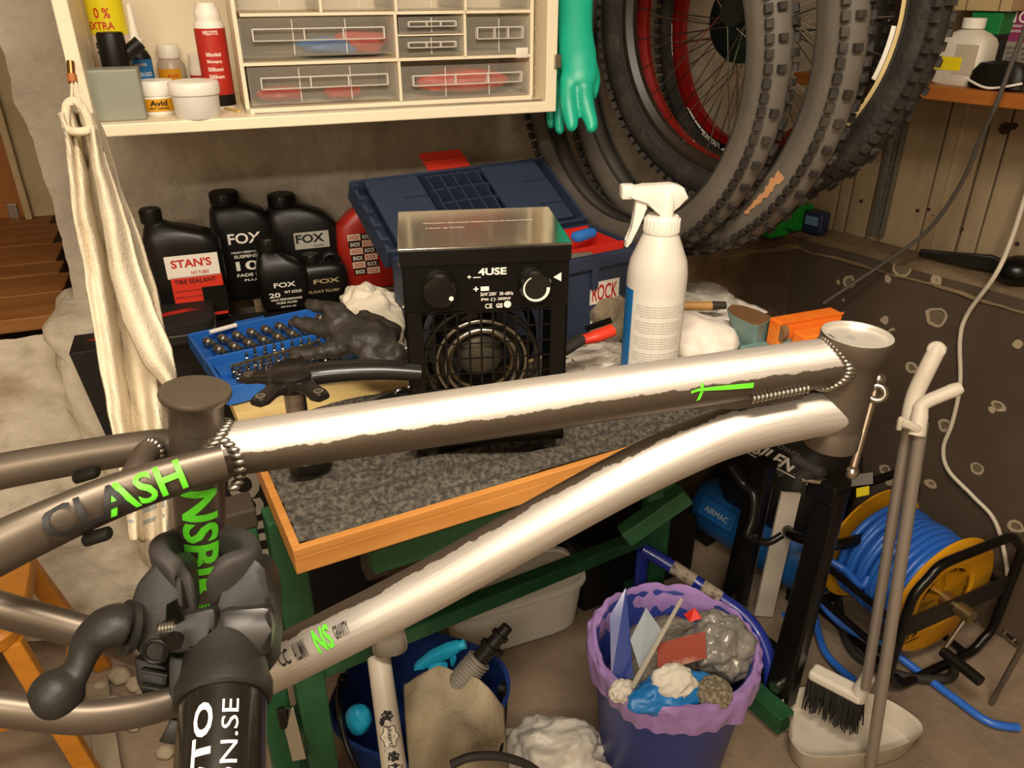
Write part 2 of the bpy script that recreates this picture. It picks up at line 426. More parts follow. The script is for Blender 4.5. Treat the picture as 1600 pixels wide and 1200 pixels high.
bm = nb(); u0, u1 = dj(42, 330), dj(130, 330); box(bm, UW((u0 + u1) / 2, VD - .03, (SZ + CEIL) / 2), (u1 - u0, .1, CEIL - SZ), D1, bev=.003)
box(bm, UW(u0 + .01, VD + .03, (SZ + CEIL) / 2), (.02, .04, CEIL - SZ), D1, bev=.003); struct('trim_4', bm, jam, smooth=False, label='cream painted door jamb')
dr = tag(part('door_1', box(nb(), UW(u0 - .42, VD - .02, (SZ + CEIL) / 2), (.83, .04, CEIL - SZ), D1), M('orange_door', 'a86a2c', .5, vary=('94581f', 4, .4, .7, (5, 5, .6))), smooth=False), kind='structure')
bm = nb(); box(bm, UW(dj(15, 310), VD + .003, zat(15, 330, pw(15, 330, VD))), (.03, .006, .045), D1, bev=.002); part('hinge', bm, CHROME, dr, smooth=False)
bm = nb(); box(bm, UW(-1.2, VD - .12, CEIL / 2), (1.9, .06, CEIL), D1); struct('wall_doorway', bm, MC['jamb_paint'], smooth=False)
# ================================================================== wall cabinet
CV = .355
zb = wuz(509, 195, CV)[1]; ZS = wuz(509, 177, CV)[1]                  # underside and top of its bottom shelf
uL = wuz(129, 205, CV)[0]; uR = wuz(869, 172, CV)[0]; CZ1 = 1.72; TK = .02
cab = thing('wall_cabinet', 'cream open wall cabinet holding a drawer organizer and workshop bottles', 'cabinet', UW((uL + uR) / 2, .02, zb), WA)
bm = nb(); box(bm, UW((uL + uR) / 2, CV / 2 + .008, (zb + ZS) / 2), (uR - uL, CV - .016, ZS - zb), D1, bev=.002); part('bottom_shelf', bm, CREAM, cab, smooth=False)
def drill(o, bm):
    """real holes: cut bm out of a finished part"""
    bm.transform(ROOT[o.name].inverted()); bmesh.ops.recalc_face_normals(bm, faces=bm.faces)
    me = bpy.data.meshes.new('drill'); bm.to_mesh(me); bm.free(); k = bpy.data.objects.new('drill', me); C.objects.link(k); k.parent = o.parent
    md = o.modifiers.new('holes', 'BOOLEAN'); md.operation = 'DIFFERENCE'; md.object = k; md.solver = 'EXACT'
    dg = bpy.context.evaluated_depsgraph_get(); new = bpy.data.meshes.new_from_object(o.evaluated_get(dg))
    o.modifiers.clear(); o.data = new; bpy.data.objects.remove(k)
for u in (uL + TK / 2, uR - TK / 2):
    bm = nb(); box(bm, UW(u, CV / 2 + .008, (zb + CZ1) / 2), (TK, CV - .0155, CZ1 - zb), D1, bev=.002); o = part('side_panel', bm, CREAM, cab, smooth=False)
    if u > 0:
        bm = nb()
        for k in range(11): tube(bm, UW(uR - TK - .004, CV - .05, ZS + .02 + .032 * k), UW(uR - TK + .011, CV - .05, ZS + .02 + .032 * k), .0028, n=12)
        drill(o, bm)
bm = nb(); box(bm, UW((uL + uR) / 2, .022, (zb + CZ1) / 2), (uR - uL - .03, .012, CZ1 - zb - .01), D1); part('back_panel', bm, CREAM, cab, smooth=False)
bm = nb(); box(bm, UW((uL + uR) / 2, CV / 2, CZ1), (uR - uL, CV - .02, TK), D1, bev=.002); part('top_panel', bm, CREAM, cab, smooth=False)
bm = nb(); hz = wuz(868, 95, CV)[1]; box(bm, UW(uR - .001, CV + .003, hz), (.012, .006, .022), D1, bev=.001); part('hinge_plate', bm, CHROME, cab, smooth=False)

def spt(px, py, lo=.05, hi=.335):                                     # a place on the cabinet shelf
    p = PZ(px, py, ZS); v = max(lo, min(hi, (p - A0).dot(N1)))
    q = PP(px, py, A0 + N1 * v, N1); return V((q.x, q.y, ZS))
# ------------------------------------------------------------------ drawer organizer
OV = (spt(600, 170) - A0).dot(N1)
OV = min(OV, .325); OD = .17
def uz(x, y): return wuz(x, y, OV)
o0 = uz(389, 172)[0] - .004; o1 = uz(829, 158)[0] + .004; OT = ZS + .30
org = thing('drawer_organizer', 'small parts organizer with cream frame and clear plastic drawers', 'organizer', UW((o0 + o1) / 2, OV - OD / 2, ZS), WA)
OFR = M('organizer_plastic', 'e9dcc0', .45)
DCL = M('clear_drawer', 'd2cabb', .12, alpha=.13, spec=.9)
DCH = M('clear_handle', 'efe8dc', .12, alpha=.7, spec=.9)
bm = nb()
for u in (o0 + .003, o1 - .003): box(bm, UW(u, OV - OD / 2, ZS + OT / 2 - ZS / 2), (.006, OD, OT - ZS), D1)
box(bm, UW((o0 + o1) / 2, OV - OD / 2, ZS + .004), (o1 - o0, OD, .008), D1); box(bm, UW((o0 + o1) / 2, OV - OD / 2, OT), (o1 - o0, OD, .006), D1)
part('body', bm, OFR, org, smooth=False)
bm = nb(); box(bm, UW((o0 + o1) / 2, OV - OD + .003, (ZS + OT) / 2), (o1 - o0, .005, OT - ZS), D1); part('back', bm, OFR, org, smooth=False)
# (left, top, right, bottom) of each drawer front in the photograph
rects = [(392, 98, 621, 165), (628, 97, 828, 157), (378, 25, 616, 91), (622, 25, 724, 53), (622, 56, 724, 87), (729, 25, 828, 86),
         (372, -45, 495, 15), (502, -45, 614, 16), (620, -46, 724, 16), (729, -46, 828, 16)]
rows = {}
for i, (x0, y0, x1, y1) in enumerate(rects):
    ua, za = uz(x0, y1); ub, zb_ = uz(x1, y0); ua, ub = ua + .001, ub - .001
    za = max(za, ZS + .010); um, zm = (ua + ub) / 2, (za + zb_) / 2; W, H = ub - ua, zb_ - za
    bm = nb(); tk = .002
    box(bm, UW(um, OV + .001, zm), (W, tk, H), D1, bev=.0006)
    for u in (ua + tk, ub - tk): box(bm, UW(u, OV - OD * .45, zm - H * .08), (tk, OD * .85, H * .8), D1)
    box(bm, UW(um, OV - OD * .45, za + tk), (W, OD * .85, tk), D1); box(bm, UW(um, OV - OD * .87, zm - .1 * H), (W, tk, H * .7), D1)
    d = part('drawer', bm, DCL, org, smooth=False)
    hw = W * (.84 if W > .15 else .72); bm = nb(); hh = min(.018, H * .3); zh = zm + H * .08
    for z_ in (zh - hh / 2, zh + hh / 2): box(bm, UW(um, OV + .010, z_), (hw, .002, .0016), D1)
    for u in (um - hw / 2, um + hw / 2, um - hw * .12, um + hw * .18): box(bm, UW(u, OV + .006, zh), (.002, .010, hh), D1)
    box(bm, UW(um, OV + .006, zh - hh / 2), (hw, .010, .0015), D1)
    part('handle', bm, DCH, d, smooth=False)
    for u in ((um - W * .17, um + W * .17) if W > .15 else (um,)):
        bm = nb(); box(bm, UW(u, OV + .0025, zm), (.0015, .001, H * .9), D1); part('divider_rib', bm, DCH, d, smooth=False)
for y, xa, xb in ((94, 376, 829), (20.5, 374, 829), (54.5, 620, 726)):
    za_ = uz((xa + xb) / 2, y)[1]; ua_, ub_ = uz(xa, y)[0], uz(xb, y)[0]; bm = nb(); box(bm, UW((ua_ + ub_) / 2, OV - OD / 2 + .001, za_), (ub_ - ua_, OD, .0045 if y != 54.5 else .002), D1); part('divider_shelf', bm, OFR, org, smooth=False)
for x, y0, y1 in ((625, 96, 158), (619, 22, 92), (726.5, 22, 90), (498.5, -45, 19), (617, -45, 19), (726.5, -45, 19)):
    u_, _ = uz(x, (y0 + y1) / 2); za_, zb2 = uz(x, y1)[1], uz(x, y0)[1]; za_ = max(za_, ZS + .006); bm = nb(); box(bm, UW(u_, OV - OD / 2 + .001, (za_ + zb2) / 2), (.0045, OD, zb2 - za_), D1); part('divider_wall', bm, OFR, org, smooth=False)
for px, py, s, hx, nm, lb, rc in ((520, 75, (.055, .03, .013), '3f78b4', 'plastic_bag', 'blue crumpled plastic bag inside a clear organizer drawer', (378, 25, 616, 91)),
                             (560, 65, (.045, .03, .018), 'b8301f', 'red_pouch', 'red round pouch inside a clear organizer drawer', (378, 25, 616, 91)),
                             (440, 158, (.035, .03, .012), 'b3261a', 'rag', 'small red rag in the drawer below the blue bag', (392, 98, 621, 165)),
                             (535, 150, (.03, .03, .010), 'b3261a', 'bag_bundle', 'red and clear bundle in the drawer below the blue bag', (392, 98, 621, 165)),
                             (728, 135, (.075, .04, .022), 'bb3a2a', 'plastic_wrap', 'red item in clear film filling the wide organizer drawer', (628, 97, 828, 157))):
    u, z = wuz(px, py, OV - .05); zf = max(uz(0, rc[3])[1], ZS + .010) + .003
    zf = wuz((rc[0] + rc[2]) / 2, rc[3], OV)[1] + .004
    zf = max(zf, ZS + .013); bm = nb(); crumple(bm, UW(u, OV - .055, zf + s[2] * .8), s, px * .1, .35, 3, 4, zf, D1)
    solo(nm, bm, M('c' + hx, hx, .45, bump=(60, .3)), lb, 'bag', base=UW(u, OV - .055, zf))
bm = nb(); u, z = uz(818, 82); box(bm, UW(u - .004, OV + .003, z), (.022, .002, .016), D1, bev=.0005); solo('price_tag', bm, M('clear_film', 'e8e0d2', .3), 'white film tag sticking out over the right drawers', 'tag')
# ruler in front of the organizer
bm = nb(); a, b = spt(398, 178, hi=.345), spt(846, 157, hi=.345); bar(bm, a + Z * .0012, b + Z * .0012, .012, .0016)
solo('steel_ruler', bm, ALU, 'long thin steel ruler lying in front of the drawer organizer', 'ruler', smooth=False)

# ------------------------------------------------------------------ bottles and jars on the cabinet shelf
def rnd(name, label, cat, px, py, wpx, top, prof, mat, parts=(), n=32, v=None):
    """upright round thing: prof in (radius fraction, height fraction); parts (name, prof, mat, a0, a1)"""
    p = spt(px, py); k = mpp(p); r = wpx * k / 2; v_ = (p - A0).dot(N1)
    if v is not None: p = pw(px, py, v); p.z = ZS; v_ = v
    while (p - A0).dot(D1) - r < uL + TK + .003 and v_ < .19: v_ += .01; p = PP(px, py, A0 + N1 * v_, N1); p.z = ZS
    p += D1 * max(0, uL + TK + .003 + r - (p - A0).dot(D1))
    h = zat(px, top, p) - p.z
    t = thing(name, label, cat, p)
    bm = nb(); lathe(bm, [(a * r, b * h) for a, b in prof], n=n); part('body', bm, mat, t, world=False)
    for pn, pf, m, *an in parts:
        bm = nb()
        if an: lathe(bm, [(a * r, b * h) for a, b in pf], n=20, a0=an[0], a1=an[1])
        else: lathe(bm, [(a * r, b * h) for a, b in pf], n=n)
        part(pn, bm, m, t, world=False)
    return t, p, r, h
def face_fn(p, r, h0):                                                # wrap a flat drawing round the camera side of a can
    base = math.atan2(-p.y, -p.x)
    return lambda x, y: V((p.x + r * math.cos(base + x / r), p.y + r * math.sin(base + x / r), p.z + h0 + y))
YEL = M('yellow_print', 'e8d51c', .4); BLUEP = M('blue_label', '1f72b4', .45); ORP = M('amber_label', 'd99a1c', .45)
REDL = M('red_label', 'b32a20', .4); GREYB = M('grey_plastic', '8f9183', .5)
t, p, r, h = rnd('spray_can', 'yellow and pale aerosol can with black digits', 'spray can', 157, 118, 48, -30, [(.97, 0), (1, .02), (1, .96), (.9, .98)], M('pale_can', 'd9c7b4', .35), (('yellow_band', [(1.005, .60), (1.005, .95)], YEL), ('red_band', [(1.005, .02), (1.005, .16)], M('pink_can', 'c99c86', .4)), ('cap', [(.8, .98), (.8, 1.04), (0, 1.04)], WHITEP)))
f = face_fn(p, r * 1.012, 0)
text_wrap('lettering', '5-56', lambda x, y: f(x - .010, y + h * .50), .036, .017, BPRINT, t, .015, .004, 0)
text_wrap('lettering', '0 %', lambda x, y: f(x - .006, y + h * .765), .024, .015, RPRINT, t, .02, .004, 0)
text_wrap('lettering', 'EXTRA', lambda x, y: f(x - .012, y + h * .67), .042, .011, RPRINT, t, .02, .004, 0)
text_wrap('lettering', 'CRC', lambda x, y: f(x - .004, y + h * .575), .018, .009, RPRINT, t, .02, .004, 0)
t, p, r, h = rnd('spray_bottle_small', 'dark bottle with tall black cap behind the grey box', 'bottle', 190, 140, 36, 50, [(.95, 0), (1, .03), (1, .5), (.9, .56)], M('dark_label', '2c2a22', .4), (('cap', [(.98, .55), (1, .58), (.94, .97), (.85, 1), (0, 1)], BLACKP), ('label_band', [(1.01, .3), (1.01, .5)], M('pale_green_label', 'b9bf8e', .5))), v=.262)
f = face_fn(p, r * 1.02, h * .45); text_wrap('lettering', 'muc-off', f, .03, .008, WPRINT, t, .03, .004, 0)
t, p, r, h = rnd('oil_bottle', 'slim beige oiler with a thin bent spout', 'bottle', 203, 125, 20, 22, [(.9, 0), (1, .02), (1, .55), (.5, .62), (.22, .66), (.15, .98), (0, 1)], M('beige_plastic', 'c9b699', .5), (('collar', [(1.05, .52), (1.05, .57), (0, .57)], BLACKP), ('label_dot', [(1.02, .35), (1.02, .5)], M('orange_dot', 'c4693c', .5), -2.2, -1.0)))
t, p, r, h = rnd('threadlock_bottle', 'black bottle with blue thread lock label and white nozzle', 'bottle', 233, 168, 34, 5, [(.95, 0), (1, .02), (1, .50), (.75, .56), (.5, .58)], BLACKP, (('nozzle', [(.6, .57), (.62, .66), (.42, .68), (.3, .82), (.24, .99), (0, 1)], WHITEP), ('label_band', [(1.015, .2), (1.015, .48)], BLUEP)))
f = face_fn(p, r * 1.03, h * .34); text_wrap('lettering', 'THREAD LOCK', f, .034, .006, WPRINT, t, .02, .004, 0)
f = face_fn(p, r * 1.03, h * .43); text_wrap('lettering', 'WELDTITE', f, .02, .004, WPRINT, t, .02, .004, 0)
t, p, r, h = rnd('pill_bottle', 'brown tinted bottle with amber label and white screw cap', 'bottle', 272, 130, 40, 69, [(.95, 0), (1, .03), (1, .62), (.7, .74)], M('grey_tint', 'b6a693', .35), (('cap', [(.78, .74), (.8, .76), (.8, .98), (.75, 1), (0, 1)], WHITEP), ('label_band', [(1.01, .1), (1.01, .55)], ORP, -2.9, -.5)))
f = face_fn(p, r * 1.02, h * .42); text_wrap('lettering', 'Avid', f, .018, .006, RPRINT, t, .02, .004, 0)
rnd('small_bottle', 'small white capped bottle with red label beside the red tube', 'bottle', 314, 128, 28, 84, [(.95, 0), (1, .03), (1, .66), (.9, .72)], WHITEP, (('cap', [(.92, .72), (.92, 1), (0, 1)], WHITEP), ('label_band', [(1.01, .08), (1.01, .5)], REDL)))
t, p, r, h = rnd('silicone_bottle', 'tall red and white lubricant bottle beside the drawer organizer', 'bottle', 347, 168, 44, 4, [(.96, 0), (1, .02), (1, .8), (.9, .83)], WHITEP, (('cap', [(.8, .82), (.84, .84), (.84, .93), (.68, .96), (.68, 1), (0, 1)], WHITEP), ('label_band', [(1.01, .14), (1.01, .77)], REDL), ('dark_band', [(1.01, .03), (1.01, .14)], BLACKP)))
for k, s in enumerate(('WELDTITE', 'Silikonfedt', 'Silikonspray', 'Silikoni', 'Silikon')):
    f = face_fn(p, r * 1.02, h * (.73 - (.13 if k else 0) - .07 * k)); text_wrap('lettering', s, f, .024, .006, WPRINT, t, .02, .004, 0)
t, p, r, h = rnd('grease_jar', 'low white jar with amber band behind the white tub', 'jar', 251, 178, 56, 125, [(.85, 0), (.92, .04), (.95, .55), (.9, .6)], WHITEP, (('lid', [(.98, .58), (1, .62), (1, .92), (.92, 1), (0, 1)], WHITEP), ('label_band', [(.955, .14), (.96, .5)], ORP)))
f = face_fn(p, r * .975, h * .38); text_wrap('lettering', 'Avid', f, .026, .008, BPRINT, t, .03, .004, 0)
f = face_fn(p, r * .975, h * .23); text_wrap('lettering', 'HOT GREASE', f, .030, .003, BPRINT, t, .02, .004, 0)
rnd('white_tub', 'plain white lidded tub at the cabinet shelf edge', 'tub', 311, 183, 75, 125, [(.84, 0), (.88, .04), (.93, .66)], M('tub_white', 'ddd8cf', .45), (('lid', [(.98, .64), (1, .68), (1, .92), (.96, .97), (.75, 1), (0, .98)], WHITEP),))
# grey block, black dropper tube leaning on it
p = spt(185, 190); k = mpp(p); W = 84 * k; H = zat(185, 109, p) - ZS
bm = nb(); pc = p - N1 * .025; box(bm, V((pc.x, pc.y, ZS + H / 2)), (W, .05, H), D1, bev=.003); solo('grey_box', bm, GREYB, 'plain grey plastic box at the left end of the cabinet shelf', 'box', smooth=False)
bm = nb(); a = P(193, 112, dep(p) + .035); b = P(219, 66, dep(p) + .03); a.z = max(a.z, ZS + H + .008); tube(bm, a, b, .0105, n=20); t = solo('black_tube', bm, BLACKP, 'short black cap tube leaning on top of the grey box', 'tube', base=a)
bm = nb(); ball(bm, a - (b - a).normalized() * .003, .009, 12); part('green_tip', bm, M('lime', 'b9cc6a', .5), t)
bm = nb(); bar(bm, spt(350, 170, hi=.34) + Z * .002, spt(374, 176, hi=.34) + Z * .002, .006, .003); solo('wooden_stick', bm, PINE2, 'flat wooden spatula stick beside the drawer organizer', 'stick', smooth=False)

# ================================================================== linen towel on a hook
tw = thing('linen_towel', 'cream linen towel with faint blue stripes hanging from the cabinet side', 'towel', P(150, 820, 1.05))
LIN = M('linen', 'e0d3ba', .95, vary=('c4b394', 9, .45, .75), bump=(220, .25))
def linen():
    nt = LIN.node_tree; N, L = nt.nodes, nt.links; b = N['Principled BSDF']; tc = N.new('ShaderNodeUVMap')
    return
rows_ = [(92, 178, .995), (100, 205, 1.0), (104, 250, 1.01), (112, 300, 1.02), (124, 380, 1.03), (140, 470, 1.04), (156, 560, 1.05), (172, 650, 1.05), (186, 720, 1.05), (196, 790, 1.05), (204, 846, 1.05)]
wr_ = [148, 158, 172, 186, 216, 244, 262, 274, 278, 284, 284]
def towel(a, b):
    s = b * (len(rows_) - 1); i = min(int(s), len(rows_) - 2); f = s - i
    l = [rows_[i][k] * (1 - f) + rows_[i + 1][k] * f for k in range(3)]; xr = wr_[i] * (1 - f) + wr_[i + 1] * f
    t = l[2] - .030 * math.sin(a * math.pi * 3.1 + b * 1.3) * (.5 + .6 * b) - .010 * math.sin(a * 23 + b * 5) + .025 * a
    py = l[1] + 18 * math.sin(a * math.pi * .9) * (b - .2) - (40 * a * b if b > .8 else 40 * a * b)
    p = P(l[0] + (xr - l[0]) * a, py, t)
    return p + V((0, .006 * nz(p, 14, 3), .004 * nz(p, 20, 2, 3)))
bm = nb(); grid(bm, towel, 60, 120)
solid(part('cloth', bm, LIN, tw), .004)
def flap(a, b):
    q = [(150, 200), (168, 255), (190, 320), (212, 400), (240, 480), (268, 545), (275, 588)]; w_ = [8, 20, 32, 40, 46, 40, 4]
    s = b * 6; i = min(int(s), 5); f = s - i; x = q[i][0] * (1 - f) + q[i + 1][0] * f; y = q[i][1] * (1 - f) + q[i + 1][1] * f; ww = w_[i] * (1 - f) + w_[i + 1] * f
    p = P(x - ww * (1 - a), y + 30 * (1 - a) * b, .985 + .03 * b - .014 * math.sin(a * 5)); return p + V((0, .005 * nz(p, 15, 3, 8), 0))
bm = nb(); grid(bm, flap, 20, 60); solid(part('fold', bm, LIN, tw), .004)
BLUST = M('blue_stripe', '9fa6a8', .95, bump=(220, .25))
for b0, b1 in ((.085, .105), (.115, .125), (.90, .92), (.94, .95)):
    bm = nb(); grid(bm, lambda a, b: towel(.02 + .96 * a, b0 + (b1 - b0) * b) - V((0, .0035, 0)), 60, 3); part('stripe', bm, BLUST, tw)
bm = nb(); sweep(bm, spline([P(103, 175, .985), P(104, 200, .985), P(122, 206, .98), P(140, 200, .985), P(133, 175, .99), P(118, 158, .99), P(106, 162, .985)], 6, True), .0055, 10, closed=True); part('rolled_hem', bm, LIN, tw)
bm = nb(); sweep(bm, spline([P(112, 165, .985), P(113, 125, .985), P(117, 125, .985), P(128, 170, .985), P(147, 200, .985)], 6), .0018, 8); part('hanging_loop', bm, M('cotton_cord', 'd6c7aa', .9), tw)
hk = thing('brass_hook', 'small brass screw hook on the cabinet side holding the towel', 'hook', P(112, 120, .99))
bm = nb(); tube(bm, P(110, 96, .985), P(113, 130, .985), .0045, n=14); part('shank', bm, M('brass', 'a97c4a', .35, 1.), hk)
bm = nb(); tube(bm, P(113, 112, .985), UW(uL + .001, CV - .03, P(113, 112, .985).z), .003, n=10); part('screw', bm, MC['brass'], hk)
bm = nb(); tube(bm, P(112, 117, .985), P(114, 129, .985), .0058, n=14); part('collar', bm, M('amber_ring', 'a4622c', .5), hk)

# ================================================================== green rubber gloves
GLV = M('green_rubber', '1fb592', .38, vary=('18a084', 9, .4, .7))
def glove(name, label, t, dx, chains, vox=.0035):
    base = P(chains[0][-1][0] + dx, chains[0][-1][1], t); g = thing(name, label, 'glove', base, group=None)
    bm = nb()
    for ch in chains:
        pts = spline([P(x + dx, y, t + dz) for x, y, r_, dz in ch], 5); rs = [c[2] for c in ch]; rr = []
        for i in range(len(pts)):
            s = i / (len(pts) - 1) * (len(rs) - 1); j = min(int(s), len(rs) - 2); rr.append((rs[j] * (1 - s + j) + rs[j + 1] * (s - j)) * t / F)
        sweep(bm, pts, rr, 18, up=(0, -1, .2), sec=(1, .55 if ch is chains[0] else .8)); (ball(bm, pts[-1], rr[-1] * .98, 14) if ch is not chains[0] else None)
    remesh(part('rubber_shell', bm, GLV, g), vox, 6); return g
tg = dep(UW(uR, CV, 1.25)) + .03
glove('rubber_glove', 'bright green rubber glove hanging beside the cabinet, fingers down', tg, 0,
      [[(898, -40, 32, 0), (899, 0, 28, 0), (899, 50, 28, 0), (903, 90, 30, 0), (905, 120, 28, 0), (905, 135, 22, 0)], [(888, 120, 14, 0), (888, 160, 14, 0), (893, 192, 11, 0), (893, 198, 9, 0)], [(912, 125, 14, 0), (915, 160, 14, 0), (924, 192, 11, 0), (924, 200, 9, 0)], [(925, 100, 9, 0), (930, 125, 9, .01), (927, 150, 7, .01)], [(903, 130, 9, .02), (903, 170, 8, .02), (904, 180, 6, .02)]])
glove('rubber_glove', 'second green rubber glove mostly hidden behind the hanging one', tg + .045, 0,
      [[(885, 60, 20, 0), (882, 120, 20, 0), (880, 150, 16, 0)], [(876, 140, 9, 0), (874, 185, 9, 0), (875, 203, 8, 0)], [(864, 130, 8, .02), (860, 175, 8, .02), (861, 195, 7, .02)]])

# ================================================================== tyres and wheels hung in the corner
TYR = M('tyre_rubber', '35312b', .62, vary=('4a443b', 6, .4, .7), bump=(120, .08))
TYRG = M('dusty_tyre_rubber', '59524a', .68, vary=('6b6359', 5, .4, .7), bump=(120, .08))
KNOB = M('tread_rubber', '2b2722', .7, vary=('4a443b', 14, .5, .75))
def knob_mesh(bm, o, e, t, a, s):
    box(bm, o, s, t, a, e)
def tyre(parent, c, phi, Ro, Rb, wd, mat, pitch=.02, inner=True):
    n = V((-math.sin(phi), -math.cos(phi), 0)); m = wd / 2; d = Ro - Rb
    prof = []
    for k in range(19):
        a = math.pi * (-.66 + 1.32 * k / 18) ; prof.append((Rb + d * .47 + d * .5 * math.cos(a), m * math.sin(a) * (1 if abs(a) < 1.6 else 1)))
    prof[0] = (Rb, -m * .62); prof[-1] = (Rb, m * .62)
    th = .003
    inn = [(r_ - (th if 2 < i < 16 else 0.0), h_ * .94) for i, (r_, h_) in enumerate(prof)]
    bm = nb(); lathe(bm, prof, c, n, 110, cap=False); lathe(bm, inn, c, n, 110, cap=False)
    part('casing', bm, mat, parent, angle=60)
    for sg in (-1, 1):
        bm = nb(); torus(bm, V(c) + n * m * .62 * sg, n, Rb + .002, .0028, 90, 8); part('bead', bm, RUBBER, parent)
    bm = nb(); x, y = axes(n); cnt = int(math.tau * Ro / pitch)
    for i in range(cnt):
        a = math.tau * i / cnt; e = x * math.cos(a) + y * math.sin(a); tg_ = n.cross(e)
        for row, (off, lift, sz) in enumerate(((-.98, .80, (.012, .011, .008)), (-.42, .97, (.010, .012, .007)), (.42, .97, (.010, .012, .007)), (.98, .80, (.012, .011, .008)))):
            if row in (1, 2) and i % 2 == (row == 1): continue
            q = V(c) + e * (Rb + d * lift + .001) + n * m * off
            ee = (e + n * off * .55).normalized(); aa = tg_.cross(ee)
            box(bm, q, sz, tg_, aa, ee)
    part('tread_knobs', bm, KNOB, parent, smooth=False, kind='stuff')
def rim(parent, c, phi, Ro, dp, wd, mat, name='rim'):
    n = V((-math.sin(phi), -math.cos(phi), 0))
    bm = nb(); pr = [(Ro, -wd / 2), (Ro, wd / 2), (Ro - dp * .55, wd * .5), (Ro - dp, wd * .2), (Ro - dp, -wd * .2), (Ro - dp * .55, -wd / 2), (Ro, -wd / 2)]
    lathe(bm, pr, c, n, 110, cap=False); return part(name, bm, mat, parent, angle=25), n
def spokes(parent, c, n, Rh, Rr, wd, cnt, mat):
    x, y = axes(n); me = None
    for i in range(cnt):
        a = math.tau * i / cnt; sg = 1 if i % 2 else -1; a2 = a + (.9 if (i // 2) % 2 else -.9)
        p0 = V(c) + n * sg * wd + (x * math.cos(a2) + y * math.sin(a2)) * Rh; p1 = V(c) + (x * math.cos(a) + y * math.sin(a)) * Rr
        bm = nb(); tube(bm, p0, p1, .0011, n=5); part('spoke', bm, mat, parent)
def rimpatch(parent, c, n, r0, r1, a0, a1, off, mat, name='decal', sk=0.):
    x, y = axes(n); bm = nb()
    while a1 - a0 > math.pi: a1 -= math.tau
    while a1 - a0 < -math.pi: a1 += math.tau
    grid(bm, lambda a, b: V(c) + n * off + (x * math.cos(a0 + (a1 - a0) * a + sk * b) + y * math.sin(a0 + (a1 - a0) * a + sk * b)) * (r0 + (r1 - r0) * b), 14, 1); part(name, bm, mat, parent, smooth=False)
def pxang(c, n, px, py):                                              # where round a wheel a pixel lies
    x, y = axes(n); q = PP(px, py, c, n) - V(c); return math.atan2(q.dot(y), q.dot(x)), q.length
def sc3(q, k, phi):
    return V((q[0] * k, q[1] * k, CAMZ + (q[2] - 1.5) * k)), R(phi)
ca, pa = sc3((.223, 1.527, 1.363), .956, 57.6)
t = thing('tyre', 'dusty knobbly tyre hanging foremost in the tyre bundle', 'tyre', ca - Z * .33); tyre(t, ca, pa, .345 * .956, .28 * .956, .058, TYRG)
cb, pb = sc3((.29, 1.41, 1.402), 1.027, 60)
t = thing('tyre', 'bare tyre with a tan scuff on its sidewall behind the dusty one', 'tyre', cb - Z * .35); tyre(t, cb, pb, .345 * 1.027, .28 * 1.027, .058, TYRG)
nB = V((-math.sin(pb), -math.cos(pb), 0))
a0, r0 = pxang(cb + nB * .029, nB, 1158, 318); a1, r1 = pxang(cb + nB * .029, nB, 1222, 272)
xB, yB = axes(nB); bm = nb()
def scuff(a, b):
    an = a0 + (a1 - a0) * a; w_ = (.003 + .007 * a) * (1 + .6 * nz((a * 9, b, 0), 1, 2)); rr = .28 * 1.027 + .028 + (b - .5) * w_ * 1.6 + .004 * nz((a * 6, 0, 3), 1, 2)
    return cb + nB * .0305 + (xB * math.cos(an) + yB * math.sin(an)) * rr
grid(bm, scuff, 40, 2); part('scuff', bm, M('tan_scuff', 'c08a5e', .8), t)
cc, pc_ = sc3((.42, 1.53, 1.45), .94, 49)
t = thing('bicycle_wheel', 'wheel with a cream striped rim and dark knobbly tyre near the plank wall', 'wheel', cc - Z * .34); tyre(t, cc, pc_, .345 * .94, .285 * .94, .056, M('dark_tyre', '26221d', .75, vary=('3b352c', 20, .45, .7), bump=(120, .3)))
_, nC = rim(t, cc, pc_, .288 * .94, .022, .03, M('rim_dark', '2a2019', .4))
s0, _ = pxang(cc + nC * .0155, nC, 1395, -140); s1, _ = pxang(cc + nC * .0155, nC, 1262, 240)
s1 += math.tau * round((s0 - s1) / math.tau)
bm = nb(); lathe(bm, [(.287 * .94, .0155), (.2765 * .94, .0162)], cc, nC, 50, s0, s1, cap=False); part('cream_stripe', bm, M('cream_stripe', 'd6bd84', .5), t)
for sg in (1,):
    bm = nb(); lathe(bm, [(.289 * .94, .0145), (.2872 * .94, .0158)], cc, nC, 50, s0, s1, cap=False); part('brown_line', bm, M('brown_line', '7a3a1c', .5), t)
spokes(t, cc, nC, .025, .27 * .94, .03, 28, CHROME)
bm = nb(); tube(bm, cc - nC * .05, cc + nC * .05, .022, n=24); part('hub', bm, BLACKM, t)
xC, yC = axes(nC)
for (x0, y0), (x1, y1), nm in (((1393, 40), (1372, 128), 'd'), ((1300, 205), (1340, 165), 'd')):
    p0, _ = pxang(cc + nC * .0155, nC, x0, y0); p1, _ = pxang(cc + nC * .0155, nC, x1, y1); rimpatch(t, cc, nC, .2755 * .94, .268 * .94, p0, p1, .0163, WPRINT)
am, _ = pxang(cc + nC * .015, nC, 1320, 185)
text_wrap('lettering', 'ALEXRIMS', lambda x, y: cc + nC * .0163 + (xC * math.cos(am + x / .26) + yC * math.sin(am + x / .26)) * (.2575 - y), .08, .007, BPRINT, t, .02, .006, 0)
RED = M('red_anodised', '8c150f', .28, .35, coat=.4)
